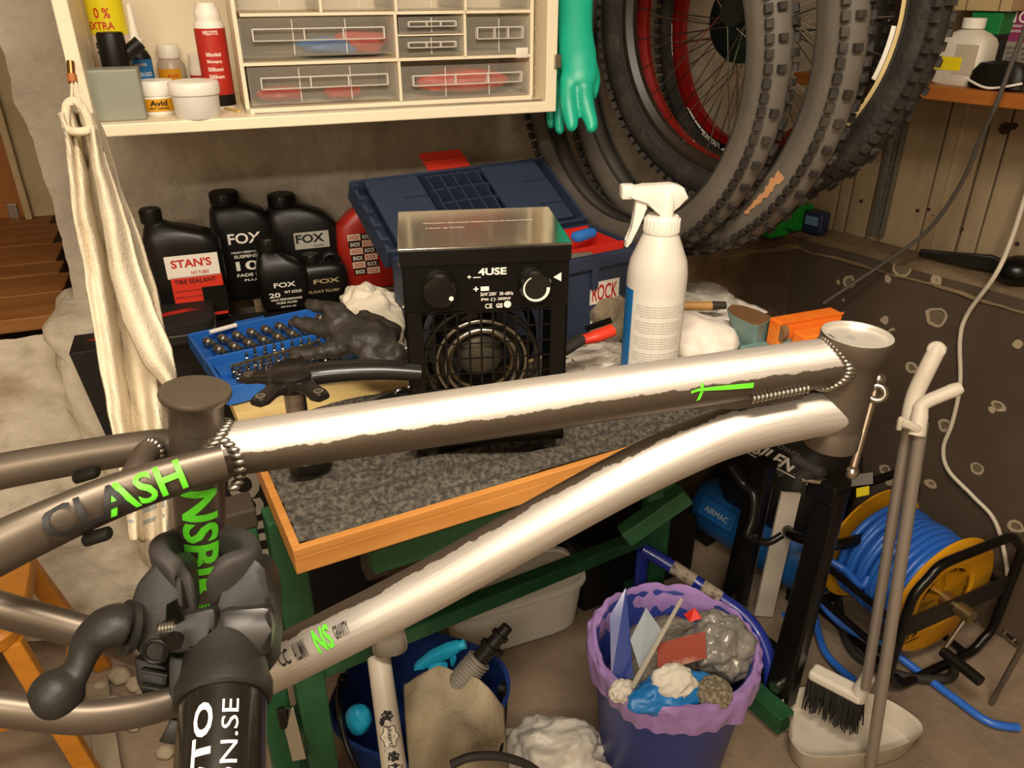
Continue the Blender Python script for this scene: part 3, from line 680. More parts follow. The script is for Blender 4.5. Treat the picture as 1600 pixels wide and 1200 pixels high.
def redwheel(q, k, phi, label, withtyre, marks):
    c, ph = sc3(q, k, phi); t = thing('bicycle_wheel', label, 'wheel', c - Z * .3 * k)
    rm, n = rim(t, c, ph, .292 * k, .034 * k, .030, RED)
    if withtyre: tyre(t, c, ph, .34 * k, .288 * k, .054, MC['dark_tyre'])
    spokes(t, c, n, .025, .26 * k, .03, 28, CHROME); x, y = axes(n)
    bm = nb(); tube(bm, c - n * .05, c + n * .05, .018, n=20)
    for h_, r_ in ((.035, .032), (-.035, .032), (.042, .07), (.047, .06), (.052, .05)): tube(bm, c + n * h_ - n * .0015, c + n * h_ + n * .0015, r_, n=40)
    part('hub', bm, BLACKM, t)
    bl, wt = marks['black'], marks['white']
    a0_, _ = pxang(c + n * .015, n, *bl[0]); a1_, _ = pxang(c + n * .015, n, *bl[1])
    rimpatch(t, c, n, .291 * k, .272 * k, a0_, a1_, .0157, BLACKP, 'black_decal', .06)
    for (xa, ya), (xb, yb), ra, rb in wt:
        w0, _ = pxang(c + n * .015, n, xa, ya); w1, _ = pxang(c + n * .015, n, xb, yb); rimpatch(t, c, n, ra * k, rb * k, w0, w1, .0163, WPRINT, 'white_decal', .05)
    am_, _ = pxang(c + n * .015, n, *marks['text']); rr = .281 * k
    sgn = 1
    text_wrap('lettering', 'SUNTOUR', lambda x_, y_: c + n * .0166 + (x * math.cos(am_ + sgn * x_ / rr) + y * math.sin(am_ + sgn * x_ / rr)) * (rr - y_), .062, .010, WPRINT, t, .03, .006, 0)
    return t
redwheel((.45, 1.582, 1.434), .97, 49.1, 'bare wheel with red rim and black decal seen through the tyres', False,
         {'black': ((1018, 175), (1072, 238)), 'white': [((998, 75), (1006, 100), .288, .282), ((1018, 170), (1046, 198), .281, .275), ((1060, 232), (1090, 240), .29, .276)], 'text': (1050, 215)})
redwheel((.545, 1.912, 1.416), .84, 64, 'red rimmed wheel still wearing its knobbly tyre, behind the bare one', True,
         {'black': ((1078, 160), (1140, 228)), 'white': [((1055, 30), (1066, 75), .290, .284), ((1080, 158), (1108, 186), .281, .275), ((1126, 228), (1150, 232), .29, .280)], 'text': (1116, 205)})

# ================================================================== shelf on the right wall
SV = .24
u0, zs0 = ruz(1526, 164, SV); ul = ruz(1300, 130, SV)[0]; RZ = ruz(1526, 141, SV)[1]
sh = thing('wall_shelf', 'varnished wooden shelf board on the planked wall', 'shelf', UR(u0, SV / 2, zs0), -math.atan2(.8, .6))
for a_, b_ in ((ul - .1, ruz(1556, 160, SV)[0]), (ruz(1556, 160, SV)[0] + .001, u0 + .9)):
    bm = nb(); box(bm, UR((a_ + b_) / 2, SV / 2 + .001, (zs0 + RZ) / 2), (b_ - a_, SV - .004, RZ - zs0), D2, bev=.002); part('board', bm, M('varnished_pine', 'b06c2e', .4, vary=('9a5820', 5, .4, .7, (1, 6, 6))), sh, smooth=False)
rail = thing('slotted_rail', 'grey slotted steel shelving rail screwed to the planks', 'rail', UR(ruz(1366, 380, .01)[0], .005, LZ + .01), -math.atan2(.8, .6))
ua, _ = ruz(1369, 375, .008)
GALV = M('galvanised', '8d8c86', .45, .8)
bm = nb()
for x, w_ in ((-.0115, .007), (0, .008), (.0115, .007)): box(bm, UR(ua + x, .0105, (LZ + .01 + RZ) / 2), (w_, .002, RZ - LZ - .02), D2)
for k in range(-1, 11): box(bm, UR(ua, .0105, LZ + .057 + k * .034), (.028, .0019, .012), D2)
for s in (-1, 1): box(bm, UR(ua + s * .014, .013, (LZ + .01 + RZ) / 2), (.003, .020, RZ - LZ - .02), D2)
part('channel', bm, GALV, rail, smooth=False)
def rpt(px, py, v=None):
    p = PZ(px, py, RZ); vv = (p - B0).dot(NR); v = max(.05, min(SV - .03, vv)) if v is None else v
    q = PP(px, py, B0 + NR * v, NR); return V((q.x, q.y, RZ))
p = rpt(1497, 138, .17); k = mpp(p); t = thing('chemical_bottle', 'white square shouldered bottle with yellow label on the wooden shelf', 'bottle', p)
hh = zat(1500, 28, p) - p.z; w2 = 36 * k; A_, B_ = D2, NR
bm = nb(); loft(bm, [sring(p + Z * hh * z_, w2 * s_, w2 * s_ * .8, A_, B_, e_, 32) for z_, s_, e_ in ((0, .92, 5), (.03, 1, 5), (.62, 1, 5), (.70, .92, 4), (.78, .7, 3), (.84, .38, 2), (.9, .36, 2))]); part('body', bm, M('hdpe', 'd9d2c2', .45), t)
bm = nb(); lathe(bm, [(w2 * .45, hh * .85), (w2 * .45, hh), (0, hh)], p); part('cap', bm, WHITEP, t)
bm = nb(); box(bm, p + Z * hh * .33 + NR * (w2 * .8 + .0006) - D2 * w2 * .3, (w2 * 1.1, .001, hh * .2), D2); part('yellow_label', bm, YEL, t, smooth=False)
bm = nb(); box(bm, p + Z * hh * .4 + NR * (w2 * .8 + .0004) + D2 * w2 * .35, (w2 * .9, .001, hh * .45), D2); part('paper_label', bm, M('label_paper', 'b9ad98', .7), t, smooth=False)
def rbox(name, label, cat, x0, x1, y0, y1, v0, dpt, mat, yaw=0):
    """box standing on the right shelf between pixels, its front at depth v0"""
    a, z1 = ruz(x0, y0, v0); b, _ = ruz(x1, y0, v0); z1 = max(z1, RZ + .02)
    bm = nb(); box(bm, UR((a + b) / 2, v0 - dpt / 2, (RZ + z1) / 2), (abs(b - a), dpt, z1 - RZ), D2, bev=.002)
    return solo(name, bm, mat, label, cat, smooth=False), (a + b) / 2, z1, abs(b - a)
t, um, z1, W = rbox('parts_box', 'black cardboard parts box with red tab behind the hanging tyres', 'box', 1310, 1376, 8, 120, .14, .09, BLACKP)
u_, z_ = ruz(1368, 28, .1405); text_flat('lettering', 'DT SWISS', UR(u_, .1412, z_), D2, Z, .07, .010, WPRINT, t, .02, .2)
u_, z_ = ruz(1345, 57, .1405); bm = nb(); box(bm, UR(u_, .1408, z_), (.045, .001, .014), D2); part('red_tab', bm, RPRINT, t, smooth=False)
t, um, z1, W = rbox('green_box', 'green topped black carton beside the white bottle', 'box', 1522, 1568, 18, 138, .12, .08, M('carton_black', '1e1b16', .6))
bm = nb(); box(bm, UR(um, .08, z1 - .02), (W + .004, .084, .04), D2, bev=.002); part('green_lid', bm, M('green_card', '0e7a3a', .5), t, smooth=False)
t, um, z1, W = rbox('purple_sign', 'purple and grey packet with large white letters', 'packet', 1571, 1625, -20, 135, .07, .03, M('purple_card', '8a2f5a', .5))
u_, z_ = ruz(1592, 26, .071); text_flat('lettering', 'NO', UR(u_, .0712, z_), D2, Z, .05, .022, WPRINT, t, .0)
bm = nb(); u_, z_ = ruz(1590, 85, .0705); box(bm, UR(u_ + .01, .0706, z_), (.09, .001, .045), D2); part('grey_panel', bm, M('grey_card', '8d857c', .6), t, smooth=False)
for yy in (40, 48): u_, z_ = ruz(1594, yy, .071); text_flat('lettering', 'rosettstruktur', UR(u_, .0714, z_), D2, Z, .05, .006, WPRINT, t)
for yy in (76, 84, 92): u_, z_ = ruz(1592, yy, .071); text_flat('lettering', 'SPACKEL', UR(u_, .0716, z_), D2, Z, .05, .006, BPRINT, t)
p = rpt(1560, 140, .19); bm = nb(); loft(bm, [sring(p + Z * z_, .055 * s_, .03 * s_, D2, NR, 3.2, 28) for z_, s_ in ((0, .9), (.004, 1), (.03, .95), (.045, .75), (.05, .3))])
t = solo('headlamp', bm, BLACKP, 'black rounded lamp with white cord lying on the wooden shelf', 'lamp')
bm = nb(); sweep(bm, spline([p + D2 * -.05 + NR * .028 + Z * .016, p + NR * .044 + Z * .005, p + D2 * .05 + NR * .028 + Z * .016], 8), .0022, 8); part('cord', bm, WHITEP, t)
p = rpt(1612, 146, .18); bm = nb(); loft(bm, [sring(p + Z * z_, .05 * s_, .03 * s_, D2, NR, 3.2, 28) for z_, s_ in ((0, .9), (.004, 1), (.02, .95), (.035, .75), (.04, .3))]); solo('black_pouch', bm, RUBBER, 'small black pouch at the end of the wooden shelf', 'pouch')
t = thing('cream_box', 'cream wooden box with dark seams above the green topped carton', 'box', UR(0, 0, RZ))
a, z1 = ruz(1508, -60, .13); b, z0 = ruz(1578, 18, .13); z0 = RZ + (zat(1540, 18, UR(a, .13, 0)) - RZ)
z0 = ruz(1540, 17, .125)[1]; bm = nb(); box(bm, UR((a + b) / 2, .059, z0 + .08), (b - a, .116, .16), D2, bev=.002); part('carcass', bm, M('cream_wood', 'b49d72', .5), t, smooth=False)
for k0, k1 in ((0, .19), (.22, .78), (.81, 1)): bm = nb(); box(bm, UR(a + (b - a) * (k0 + k1) / 2, .123, z0 + .08), ((b - a) * (k1 - k0), .013, .16), D2, bev=.0006); part('front_board', bm, MC['cream_wood'], t, smooth=False)
# ================================================================== workbench
LB = (PZ(1190, 645, BZ) - Q0).dot(BX); MD = .323; DB = .70
WOOD = M('oiled_wood_edge', 'c98a45', .45, vary=('b57636', 6, .4, .7, (1, 8, 8)))
GRN = M('green_enamel', '1d4a2c', .45, vary=('2f6040', 9, .5, .75), bump=(40, .05))
bench = thing('workbench', 'green steel workbench with wood edged top and dark ribbed mat', 'workbench', UB(LB / 2, .3) - Z * BZ, BA)
bm = nb(); box(bm, UB(LB / 2, MD / 2, -.0225), (LB, MD, .025), BX, bev=.002); part('top_board', bm, WOOD, bench, smooth=False)
for a, b in ((UB(0, .005) - Z * .004, UB(LB, .005) - Z * .004), (UB(.005, .01) - Z * .004, UB(.005, MD) - Z * .004), (UB(LB - .005, .01) - Z * .004, UB(LB - .005, MD) - Z * .004)):
    bm = nb(); bar(bm, a - Z * .001, b - Z * .001, .010, .012, bev=.001); part('edge_strip', bm, WOOD, bench, smooth=False)
bm = nb()
def matf(a, b):
    x = .011 + (LB - .022) * a; y = .011 + (MD - .012) * b; q = UB(x, y)
    s = (y + x * .12) * 1.0 + .012 * nz((x * 3, y * 3, 0), 1, 2); rib = math.sin(s * math.tau / .042)
    return q + Z * (-.003 + .0055 * rib + .0007 * nz(q, 160, 2))
grid(bm, matf, 140, 200)
part('ribbed_mat', bm, M('ribbed_carpet', '35312c', .98, vary=('6f685d', 150, .40, .72), bump=(420, .12)), bench)
bm = nb(); box(bm, UB(LB / 2, (MD + DB) / 2, -.012), (LB, DB - MD - .002, .024), BX, bev=.002); part('rear_board', bm, PINE2, bench, smooth=False)
bm = nb(); box(bm, UB(LB + .05, MD + .08, -.012), (.22, .20, .023), BX, bev=.002); part('vise_plate', bm, PINE2, bench, smooth=False)
bm = nb(); bar(bm, UB(.10, .05, -.066), UB(LB - .05, .05, -.066), .03, .075, bev=.003); part('front_apron', bm, GRN, bench, smooth=False)
bm = nb(); bar(bm, UB(.10, DB - .06, -.066), UB(LB - .05, DB - .06, -.066), .03, .075, bev=.003); part('rear_apron', bm, GRN, bench, smooth=False)
for x, y in ((-.040, .17), (.010, .13)):
    q = UB(x, y); bm = nb(); bar(bm, V((q.x, q.y, .03)), V((q.x, q.y, BZ - .03 - (.03 if x < 0 else .003))), .042, .042, up=BX, bev=.003); part('leg', bm, GRN, bench, smooth=False)
q = UB(-.04, .17); bm = nb(); box(bm, V((q.x, q.y, BZ - .045)), (.046, .046, .03), BX, bev=.003); part('leg_cap', bm, M('brown_cap', '3b332a', .6), bench, smooth=False)
fp = PZ(1012, 930, .05); fe = PZ(1228, 1133, .03)
bm = nb(); bar(bm, V((fp.x, fp.y, .03)), V((fp.x, fp.y, BZ - .02)), .05, .05, up=BX, bev=.003); part('leg', bm, GRN, bench, smooth=False)
bm = nb(); dft = (fe - fp); dft.z = 0; dft.normalize(); a = fp - dft * .15; bar(bm, V((a.x, a.y, .035)), V((fe.x, fe.y, .035)), .042, .045, bev=.003); part('foot', bm, GRN, bench, smooth=False)
for e_ in (V((fe.x, fe.y, 0)) - dft * .02,):
    bm = nb(); lathe(bm, [(.012, 0), (.012, .004), (.007, .008), (.007, .02)], e_); part('levelling_foot', bm, CHROME, bench)
q0_, q1_ = UB(-.02, -.06), UB(-.02, .45)
bm = nb(); bar(bm, V((q0_.x, q0_.y, .035)), V((q1_.x, q1_.y, .035)), .05, .045, bev=.003); part('foot', bm, GRN, bench, smooth=False)
q = UB(.01, .13); cr = V((fp.x, fp.y, .30)); bm = nb(); bar(bm, V((q.x, q.y, zat(462, 1048, q))), cr + V((0, 0, zat(1058, 832, fp) - .30)), .03, .03, bev=.003); part('crossbar', bm, GRN, bench, smooth=False)
a, b = P(975, 838, 1.38), P(1072, 770, 1.36); bm = nb(); bar(bm, a, b, .03, .035, bev=.003); part('brace', bm, GRN, bench, smooth=False)
b2 = UB(LB - .12, .09, -.03); bm = nb(); bar(bm, b2, V((b2.x, b2.y, BZ - .17)), .035, .03, up=BX, bev=.003); part('bracket', bm, GRN, bench, smooth=False)
for x, ln, m in ((.07, .12, M('dark_bracket', '2c2320', .5)), (.055, .05, M('orange_knob', 'c4552a', .5))):
    q = UB(x + .05, .10); bm = nb(); box(bm, V((q.x, q.y, BZ - .035 - ln / 2)), (.035, .03, ln), BX, bev=.004); part('clamp_block', bm, m, bench, smooth=False)
LA = P(447, 1130, 1.2); 
bm = nb(); a, b = P(450, 1105, 1.16), P(470, 1185, 1.16); bar(bm, a, b, .022, .012, up=(0, -1, 0), bev=.001); part('latch_plate', bm, CHROME, bench, smooth=False)
bm = nb(); tube(bm, P(440, 1120, 1.16), P(462, 1116, 1.16), .006, n=14); box(bm, P(441, 1122, 1.15), (.012, .012, .04), BX, bev=.004); part('latch_knob', bm, BLACKP, bench)

# ------------------------------------------------------------------ fan heater
hl, hr = PZ(650, 722, BZ), PZ(877, 706, BZ); hx = (hr - hl); HW = hx.length * 1.02; hx.normalize(); hy = V((-hx.y, hx.x, 0)); hc = (hl + hr) / 2
HF = .022; HH = zat(762, 384, hc) - BZ; HD = .165
ht = thing('fan_heater', 'black fan heater with wire grille and two dial knobs on the bench mat', 'heater', hc + hy * HD / 2, math.atan2(hx.y, hx.x))
HB_ = lambda x, y, z: hc + hx * x + hy * y + Z * z
bw = HW / 2; PZ0 = HH * .73
HBK = M('heater_black', '0e0c0a', .32, spec=.35)
bm = nb()
for s in (-1, 1): box(bm, HB_(s * (bw - .0015), HD / 2, (HF + HH) / 2), (.003, HD, HH - HF), hx)
box(bm, HB_(0, HD / 2, HF + .002), (HW, HD, .004), hx); box(bm, HB_(0, HD / 2, PZ0), (HW - .006, HD, .003), hx)
part('housing', bm, HBK, ht, smooth=False)
bm = nb(); box(bm, HB_(0, HD / 2, HH - .001), (HW + .006, HD + .004, .003), hx, bev=.001)
part('top_cover', bm, M('polished_steel_cover', 'b8b5ae', .13, 1.), ht, smooth=False)
bm = nb(); box(bm, HB_(0, .0005, HH - .012), (HW + .004, .006, .020), hx, bev=.001); part('top_lip', bm, HBK, ht, smooth=False)
bm = nb(); box(bm, HB_(0, .002, (PZ0 + HH - .02) / 2), (HW - .004, .004, HH - .02 - PZ0), hx); part('control_panel', bm, M('panel_black', '0a0908', .3, spec=.35), ht, smooth=False)
gx = bw - .020; gz0, gz1 = HF + .022, PZ0 - .004
bm = nb()
for s in (-1, 1): box(bm, HB_(s * (bw - .010), .002, (HF + PZ0) / 2), (.020, .004, PZ0 - HF), hx)
box(bm, HB_(0, .002, HF + .011), (HW, .004, .022), hx); part('front_frame', bm, HBK, ht, smooth=False)
for k in range(12):
    bm = nb(); x = -gx + 2 * gx * k / 11; bar(bm, HB_(x, .003, gz0), HB_(x, .003, gz1), .0026, .0026, up=hx); part('grille_bar', bm, HBK, ht, smooth=False)
for k in range(9):
    bm = nb(); z = gz0 + (gz1 - gz0) * k / 8; bar(bm, HB_(-gx, .001, z), HB_(gx, .001, z), .0018, .0018); part('grille_bar', bm, HBK, ht, smooth=False)
cz = (gz0 + gz1) / 2 + .004; cxo = -.006
for r_, yy, m in ((.078, .03, M('dark_duct', '3a352c', .4, .5)), (.062, .025, CHROME), (.056, .035, MC['dark_duct']), (.050, .020, CHROME), (.044, .030, M('warm_element', '7a6c50', .35, .9))):
    bm = nb(); torus(bm, HB_(cxo, yy, cz), hy, r_ * HW / .215, .0035, 60, 10); part('heating_coil', bm, m, ht)
bm = nb(); lathe(bm, [(0, -.012), (.020, -.012), (.030, -.004), (.034, .02), (.034, .06), (0, .06)], HB_(cxo, .05, cz), hy, 32); part('fan_motor', bm, M('motor_grey', '5b5548', .45, .6), ht)
for k in range(5):
    a = k * math.tau / 5; bm = nb(); q = HB_(cxo, .08, cz); e = hx * math.cos(a) + Z * math.sin(a); bar(bm, q + e * .03, q + e * .072, .03, .0015, up=(hy + e.cross(hy) * .6)); part('fan_blade', bm, MC['dark_duct'], ht, smooth=False)
bm = nb(); torus(bm, HB_(cxo, .11, cz), hy, .085 * HW / .215, .006, 60, 10); part('rear_ring', bm, HBK, ht)
for s, r_ in ((-1, 1.), (1, .95)):
    kc = HB_(s * HW * .285, 0, PZ0 + (HH - .02 - PZ0) * .52); rr = HW * .105 * r_
    bm = nb(); lathe(bm, [(0, -.022), (rr * .88, -.022), (rr * .97, -.018), (rr, -.004), (rr, 0)], kc, hy, 40); kn = part('dial_knob', bm, M('knob_black', '15130f', .22, coat=.4), ht)
    if s < 0: bm = nb(); tube(bm, kc - hy * .0225 + hx * rr * .62 - Z * rr * .35, kc - hy * .0215 + hx * rr * .62 - Z * rr * .35, .0028, n=16); part('pointer_dot', bm, WPRINT, kn)
    else:
        bm = nb(); x_, y_ = hx, Z
        grid(bm, lambda a, b: kc - hy * .0224 + (x_ * math.cos(R(115 + 250 * a)) + y_ * math.sin(R(115 + 250 * a))) * (rr * .80 - rr * (.06 + .13 * a) * b), 40, 1); part('power_arc', bm, WPRINT, kn, smooth=False)
tf = lambda s_, x, z, w_, h_, b_=.01: text_flat('lettering', s_, HB_(x * HW, -.0006, PZ0 + (HH - .02 - PZ0) * z), hx, Z, w_ * HW, h_ * HW, WPRINT, ht, b_)
tf('4USE', .035, .80, .17, .045, .03); tf('+ —', -.075, .70, .08, .022, .03); tf('+', -.065, .44, .03, .03, .03)
tf('2kW 230V   50~60Hz', .06, .32, .20, .022); tf('IP44 -[ ]- 2000W', .055, .20, .18, .022); tf('CE', .01, .06, .045, .03, .01); tf('GS', .075, .06, .04, .028, .03)
bm = nb(); tube(bm, HB_(.125 * HW, -.0004, PZ0 + .06 * (HH - PZ0)), HB_(.125 * HW, -.0008, PZ0 + .06 * (HH - PZ0)), .0045, n=20); part('mark', bm, WPRINT, ht)
for q, w_, h_ in ((HB_(-.012 * HW, -.0006, PZ0 + (HH - .02 - PZ0) * .44), .05, .026),): bm = nb(); box(bm, q, (w_ * HW, .0006, h_ * HW), hx); part('mark', bm, WPRINT, ht, smooth=False)
bm = nb(); prism(bm, [(-.005, 0), (.0045, .0055), (.0045, -.0055)], .0006, hx * HW / .2, Z * HW / .2, HB_(.43 * HW, -.0006, PZ0 + (HH - .02 - PZ0) * .62)); part('mark', bm, WPRINT, ht, smooth=False)
text_flat('lettering', 'Denna produkt är endast lämpad för välisolerade utrymmen eller sporadisk användning', HB_(0, HD * .62, HH + .0009), hx, hy, HW * .7, .006, WPRINT, ht, .01)
text_flat('lettering', 'TÄCK EJ ÖVER', HB_(-HW * .22, HD * .48, HH + .0009), hx, hy, HW * .25, .005, WPRINT, ht, .01)
for x in (-bw + .025, bw - .018):
    for y in (.02, HD - .02): bm = nb(); lathe(bm, [(.009, 0), (.012, .006), (.012, HF)], HB_(x, y, 0), n=20); part('foot', bm, RUBBER, ht)
bm = nb(); box(bm, HB_(0, .006, HF + .004), (HW, .012, .010), hx, bev=.001); part('bottom_rail', bm, HBK, ht, smooth=False)
for k in range(4): bm = nb(); ball(bm, HB_(-bw - .0015, HD * .5, HF + .05 + k * .06), .004, 10); part('side_screw', bm, CHROME, ht)

# ------------------------------------------------------------------ blue toolbox, lid open
TB = M('navy_plastic', '313b50', .45, bump=(150, .05)); TBL = TB
tdx = R(30.5); TX = V((math.cos(tdx), math.sin(tdx), 0)); TY = V((-TX.y, TX.x, 0)); TH_ = .165
fr = PZ(1001, 384, BZ + TH_); TL, TD = .40, .165; to = V((fr.x, fr.y, BZ)) - TX * TL
tb = thing('toolbox', 'navy blue toolbox with open lid and red tray behind the heater', 'toolbox', to + TX * TL / 2 + TY * TD / 2, tdx)
TQ = lambda x, y, z: to + TX * x + TY * y + Z * z
bm = nb()
for c_, s_ in (((TL / 2, .002, TH_ / 2), (TL, .004, TH_)), ((TL / 2, TD - .002, TH_ / 2), (TL, .004, TH_)), ((.002, TD / 2, TH_ / 2), (.004, TD, TH_)), ((TL - .002, TD / 2, TH_ / 2), (.004, TD, TH_)), ((TL / 2, TD / 2, .003), (TL, TD, .006))):
    box(bm, TQ(*c_), s_, TX)
part('body', bm, TB, tb, smooth=False)
bm = nb()
for c_, s_ in (((TL / 2, -.003, TH_ - .012), (TL + .012, .008, .024)), ((TL + .003, TD / 2, TH_ - .012), (.008, TD, .024))): box(bm, TQ(*c_), s_, TX, bev=.002)
box(bm, TQ(TL - .10, -.004, TH_ - .035), (.014, .008, .05), TX, bev=.002)
part('rim', bm, TB, tb, smooth=False)
REDT = M('red_tray', 'cf2f22', .45); bm = nb(); tz = TH_ - .004
box(bm, TQ(TL / 2, TD * .55, tz - .03), (TL - .02, TD * .7, .003), TX)
for y in (TD * .22, TD * .88): box(bm, TQ(TL / 2, y, tz - .012), (TL - .02, .003, .036), TX)
for x in (.012, TL * .35, TL * .72, TL - .012): box(bm, TQ(x, TD * .55, tz - .014), (.003, TD * .66, .032), TX)
part('tray', bm, REDT, tb, smooth=False)
bm = nb(); bar(bm, PZ(896, 372, BZ + TH_ + .002), PZ(928, 362, BZ + TH_ + .004), .022, .018, bev=.007); solo('blue_grip', bm, M('blue_grip', '2f76c8', .45), 'blue tool grip lying in the red toolbox tray', 'tool')
bm = nb(); crumple(bm, TQ(TL - .14, TD * .10, TH_ - .012), (.055, .018, .014), 3, .3, 5, 4, X=TX); solo('wire_wool', bm, M('wire_wool', '8d8272', .8, bump=(300, 1.)), 'grey steel wool pad at the front of the toolbox', 'steel wool')
# lid: hinged at the back, leaning away
al = R(28); LU = (TY * math.cos(al) + Z * math.sin(al)); LN = TX.cross(LU) * -1; LO = TQ(-.002, TD + .004, TH_ + .004); LL, LHt = TL + .005, .184
LN = (TX.cross(LU)).normalized(); LN = LN if LN.y < 0 else -LN
LQ = lambda x, y, z: LO + TX * x + LU * y + LN * z
bm = nb(); box(bm, LQ(LL / 2, LHt / 2, -.03), (LL, LHt, .004), TX, LU)
for c_, s_ in (((LL / 2, LHt, -.015), (LL, .006, .036)), ((0, LHt / 2, -.015), (.006, LHt, .036)), ((LL, LHt / 2, -.015), (.006, LHt, .036)), ((LL / 2, .003, -.015), (LL, .006, .036))): box(bm, LQ(*c_), s_, TX, LU, LN)
lid = part('lid', bm, TB, tb, smooth=False)
for x0, x1 in ((.022, .125), (LL - .145, LL - .022)):
    bm = nb(); box(bm, LQ((x0 + x1) / 2, LHt * .52, .000), (x1 - x0, LHt * .9, .012), TX, LU, LN, bev=.003); cv = part('compartment_cover', bm, TBL, lid, smooth=False)
    for yy in (.3, .66): bm = nb(); box(bm, LQ(x0 + (x1 - x0) * .75, LHt * yy, .0075), ((x1 - x0) * .4, .004, .003), TX, LU, LN); part('cover_ridge', bm, MC['navy_plastic'], cv, smooth=False)
for k in range(5): bm = nb(); box(bm, LQ(.140 + (LL - .300) * k / 4, LHt * .60, -.008), (.003, LHt * .62, .032), TX, LU, LN); part('lid_rib', bm, TB, lid, smooth=False)
for k in range(4): bm = nb(); box(bm, LQ(LL / 2 - .003, LHt * (.33 + .2 * k), -.010), (LL - .28, .003, .028), TX, LU, LN); part('lid_rib', bm, TB, lid, smooth=False)
for k in range(5): bm = nb(); box(bm, LQ(-.001, LHt * (.12 + .19 * k), .004), (.014, .004, .02), TX, LU, LN); part('lid_rib', bm, TB, lid, smooth=False)
bm = nb(); box(bm, LQ(LL * .49, LHt + .028, .003), (.088, .05, .006), TX, LU, LN, bev=.002); box(bm, LQ(LL * .49, LHt + .022, .007), (.086, .006, .006), TX, LU, LN, bev=.002); part('latch', bm, M('red_latch', 'b8301f', .4), lid, smooth=False)
for x in (.06, LL - .07): bm = nb(); box(bm, LQ(x, LHt + .006, -.02), (.05, .012, .014), TX, LU, LN, bev=.002); part('hasp', bm, M('grey_hasp', '6b6459', .6), lid, smooth=False)
sx, sz = (PP(944, 460, to, TY) - to).dot(TX), PP(944, 455, to, TY).z
bm = nb(); box(bm, TQ(sx, -.0008, sz - BZ), (.062, .0012, .040), TX); st_ = part('sticker', bm, WPRINT, tb, smooth=False)
text_flat('lettering', 'ROCK', TQ(sx, -.0016, sz - BZ), TX, Z, .054, .030, RPRINT, tb, .02)
text_flat('lettering', 'SHOX', TQ(sx, -.0010, sz - BZ - .043), TX, Z, .056, .032, WPRINT, tb, .02)

# ------------------------------------------------------------------ bottles along the wall
def jug(name, label, px, py, x0, x1, ytop, secs, mat, dep_=.045, lift=0., e=4., v=None, cap=None, capm=None):
    """flat sided jug: secs (height, centre, half width, depth) as fractions between pixel x0..x1 and py..ytop"""
    p = PZ(px, py, BZ + lift); vv = (p - A0).dot(N1); vmin = (dep_ + .02) if v is None else v
    if vv < vmin or v is not None: p = pw(px, py, vmin); p.z = BZ + lift
    k = mpp(p); H = zat(px, ytop, p) - p.z; W = (x1 - x0) * k; ox = ((x0 + x1) / 2 - px) * k
    t = thing(name, label, 'bottle', p, WA)
    J = lambda x, y, z: p + D1 * (ox + x * W) + N1 * y + Z * z * H
    bm = nb(); loft(bm, [sring(J(c, 0, z), W * w_ / 1, dep_ * d, D1, N1, e if w_ > .2 else 2.2, 36) for z, c, w_, d in secs]); part('body', bm, mat, t, angle=50)
    cc_, cw, c0, c1 = cap; bm = nb(); rc = W * cw
    pr = [(rc, 0), (rc * 1.02, .2), (rc * .97, .9), (rc * .9, 1), (0, 1)]
    lathe(bm, [(r_, (c0 + (c1 - c0) * h_) * H) for r_, h_ in pr], J(cc_, 0, 0), n=28)
    for k_ in range(20):
        a = math.tau * k_ / 20; box(bm, J(cc_, 0, c0 + (c1 - c0) * .5) + V((math.cos(a), math.sin(a), 0)) * rc, (.0015, .0022, (c1 - c0) * H * .8), V((math.cos(a), math.sin(a), 0)))
    part('cap', bm, capm or BLACKP, t)
    return t, J, W, H, dep_
BOT = M('black_hdpe', '13110e', .34, spec=.35, bump=(30, .03))
t, J, W, H, dd = jug('sealant_bottle', 'black tyre sealant bottle with red and white label by the wall', 308, 492, 254, 366, 322,
    [(0, 0, .42, .95), (.02, 0, .45, 1), (.5, -.01, .47, 1), (.68, -.02, .47, .95), (.76, -.06, .43, .85), (.82, -.16, .30, .7), (.86, -.27, .17, .5), (.9, -.33, .115, .33), (.97, -.34, .11, .3)], BOT, .038, cap=(-.335, .13, .88, 1.0))
q = lambda x, z, w_, h_, m, nm, y=.0: part(nm, box(nb(), J(x, dd + .0012 + y, z), (w_ * W, .0012, h_ * H), D1), m, t, smooth=False)
q(.06, .52, .66, .20, WPRINT, 'label_white'); q(.08, .24, .64, .38, M('sealant_red', 'd8351f', .5), 'label_red'); q(.27, .20, .30, .24, BLACKP, 'label_black', .0006); q(.06, .055, .2, .04, GREENP, 'label_green', .0006)
tl = lambda s_, x, z, w_, h_, m, b_=.02, y=.0022: text_flat('lettering', s_, J(x, dd + y, z), D1, Z, w_ * W, h_ * H, m, t, b_)
tl("STAN'S", .05, .55, .5, .075, RPRINT, .03); tl('NO TUBES', .14, .46, .22, .03, RPRINT); tl('TIRE SEALANT', .06, .385, .52, .04, BPRINT)
for k in range(4): tl('RACER QUALITY SEAL', -.04, .30 - .055 * k, .36, .014, BPRINT)
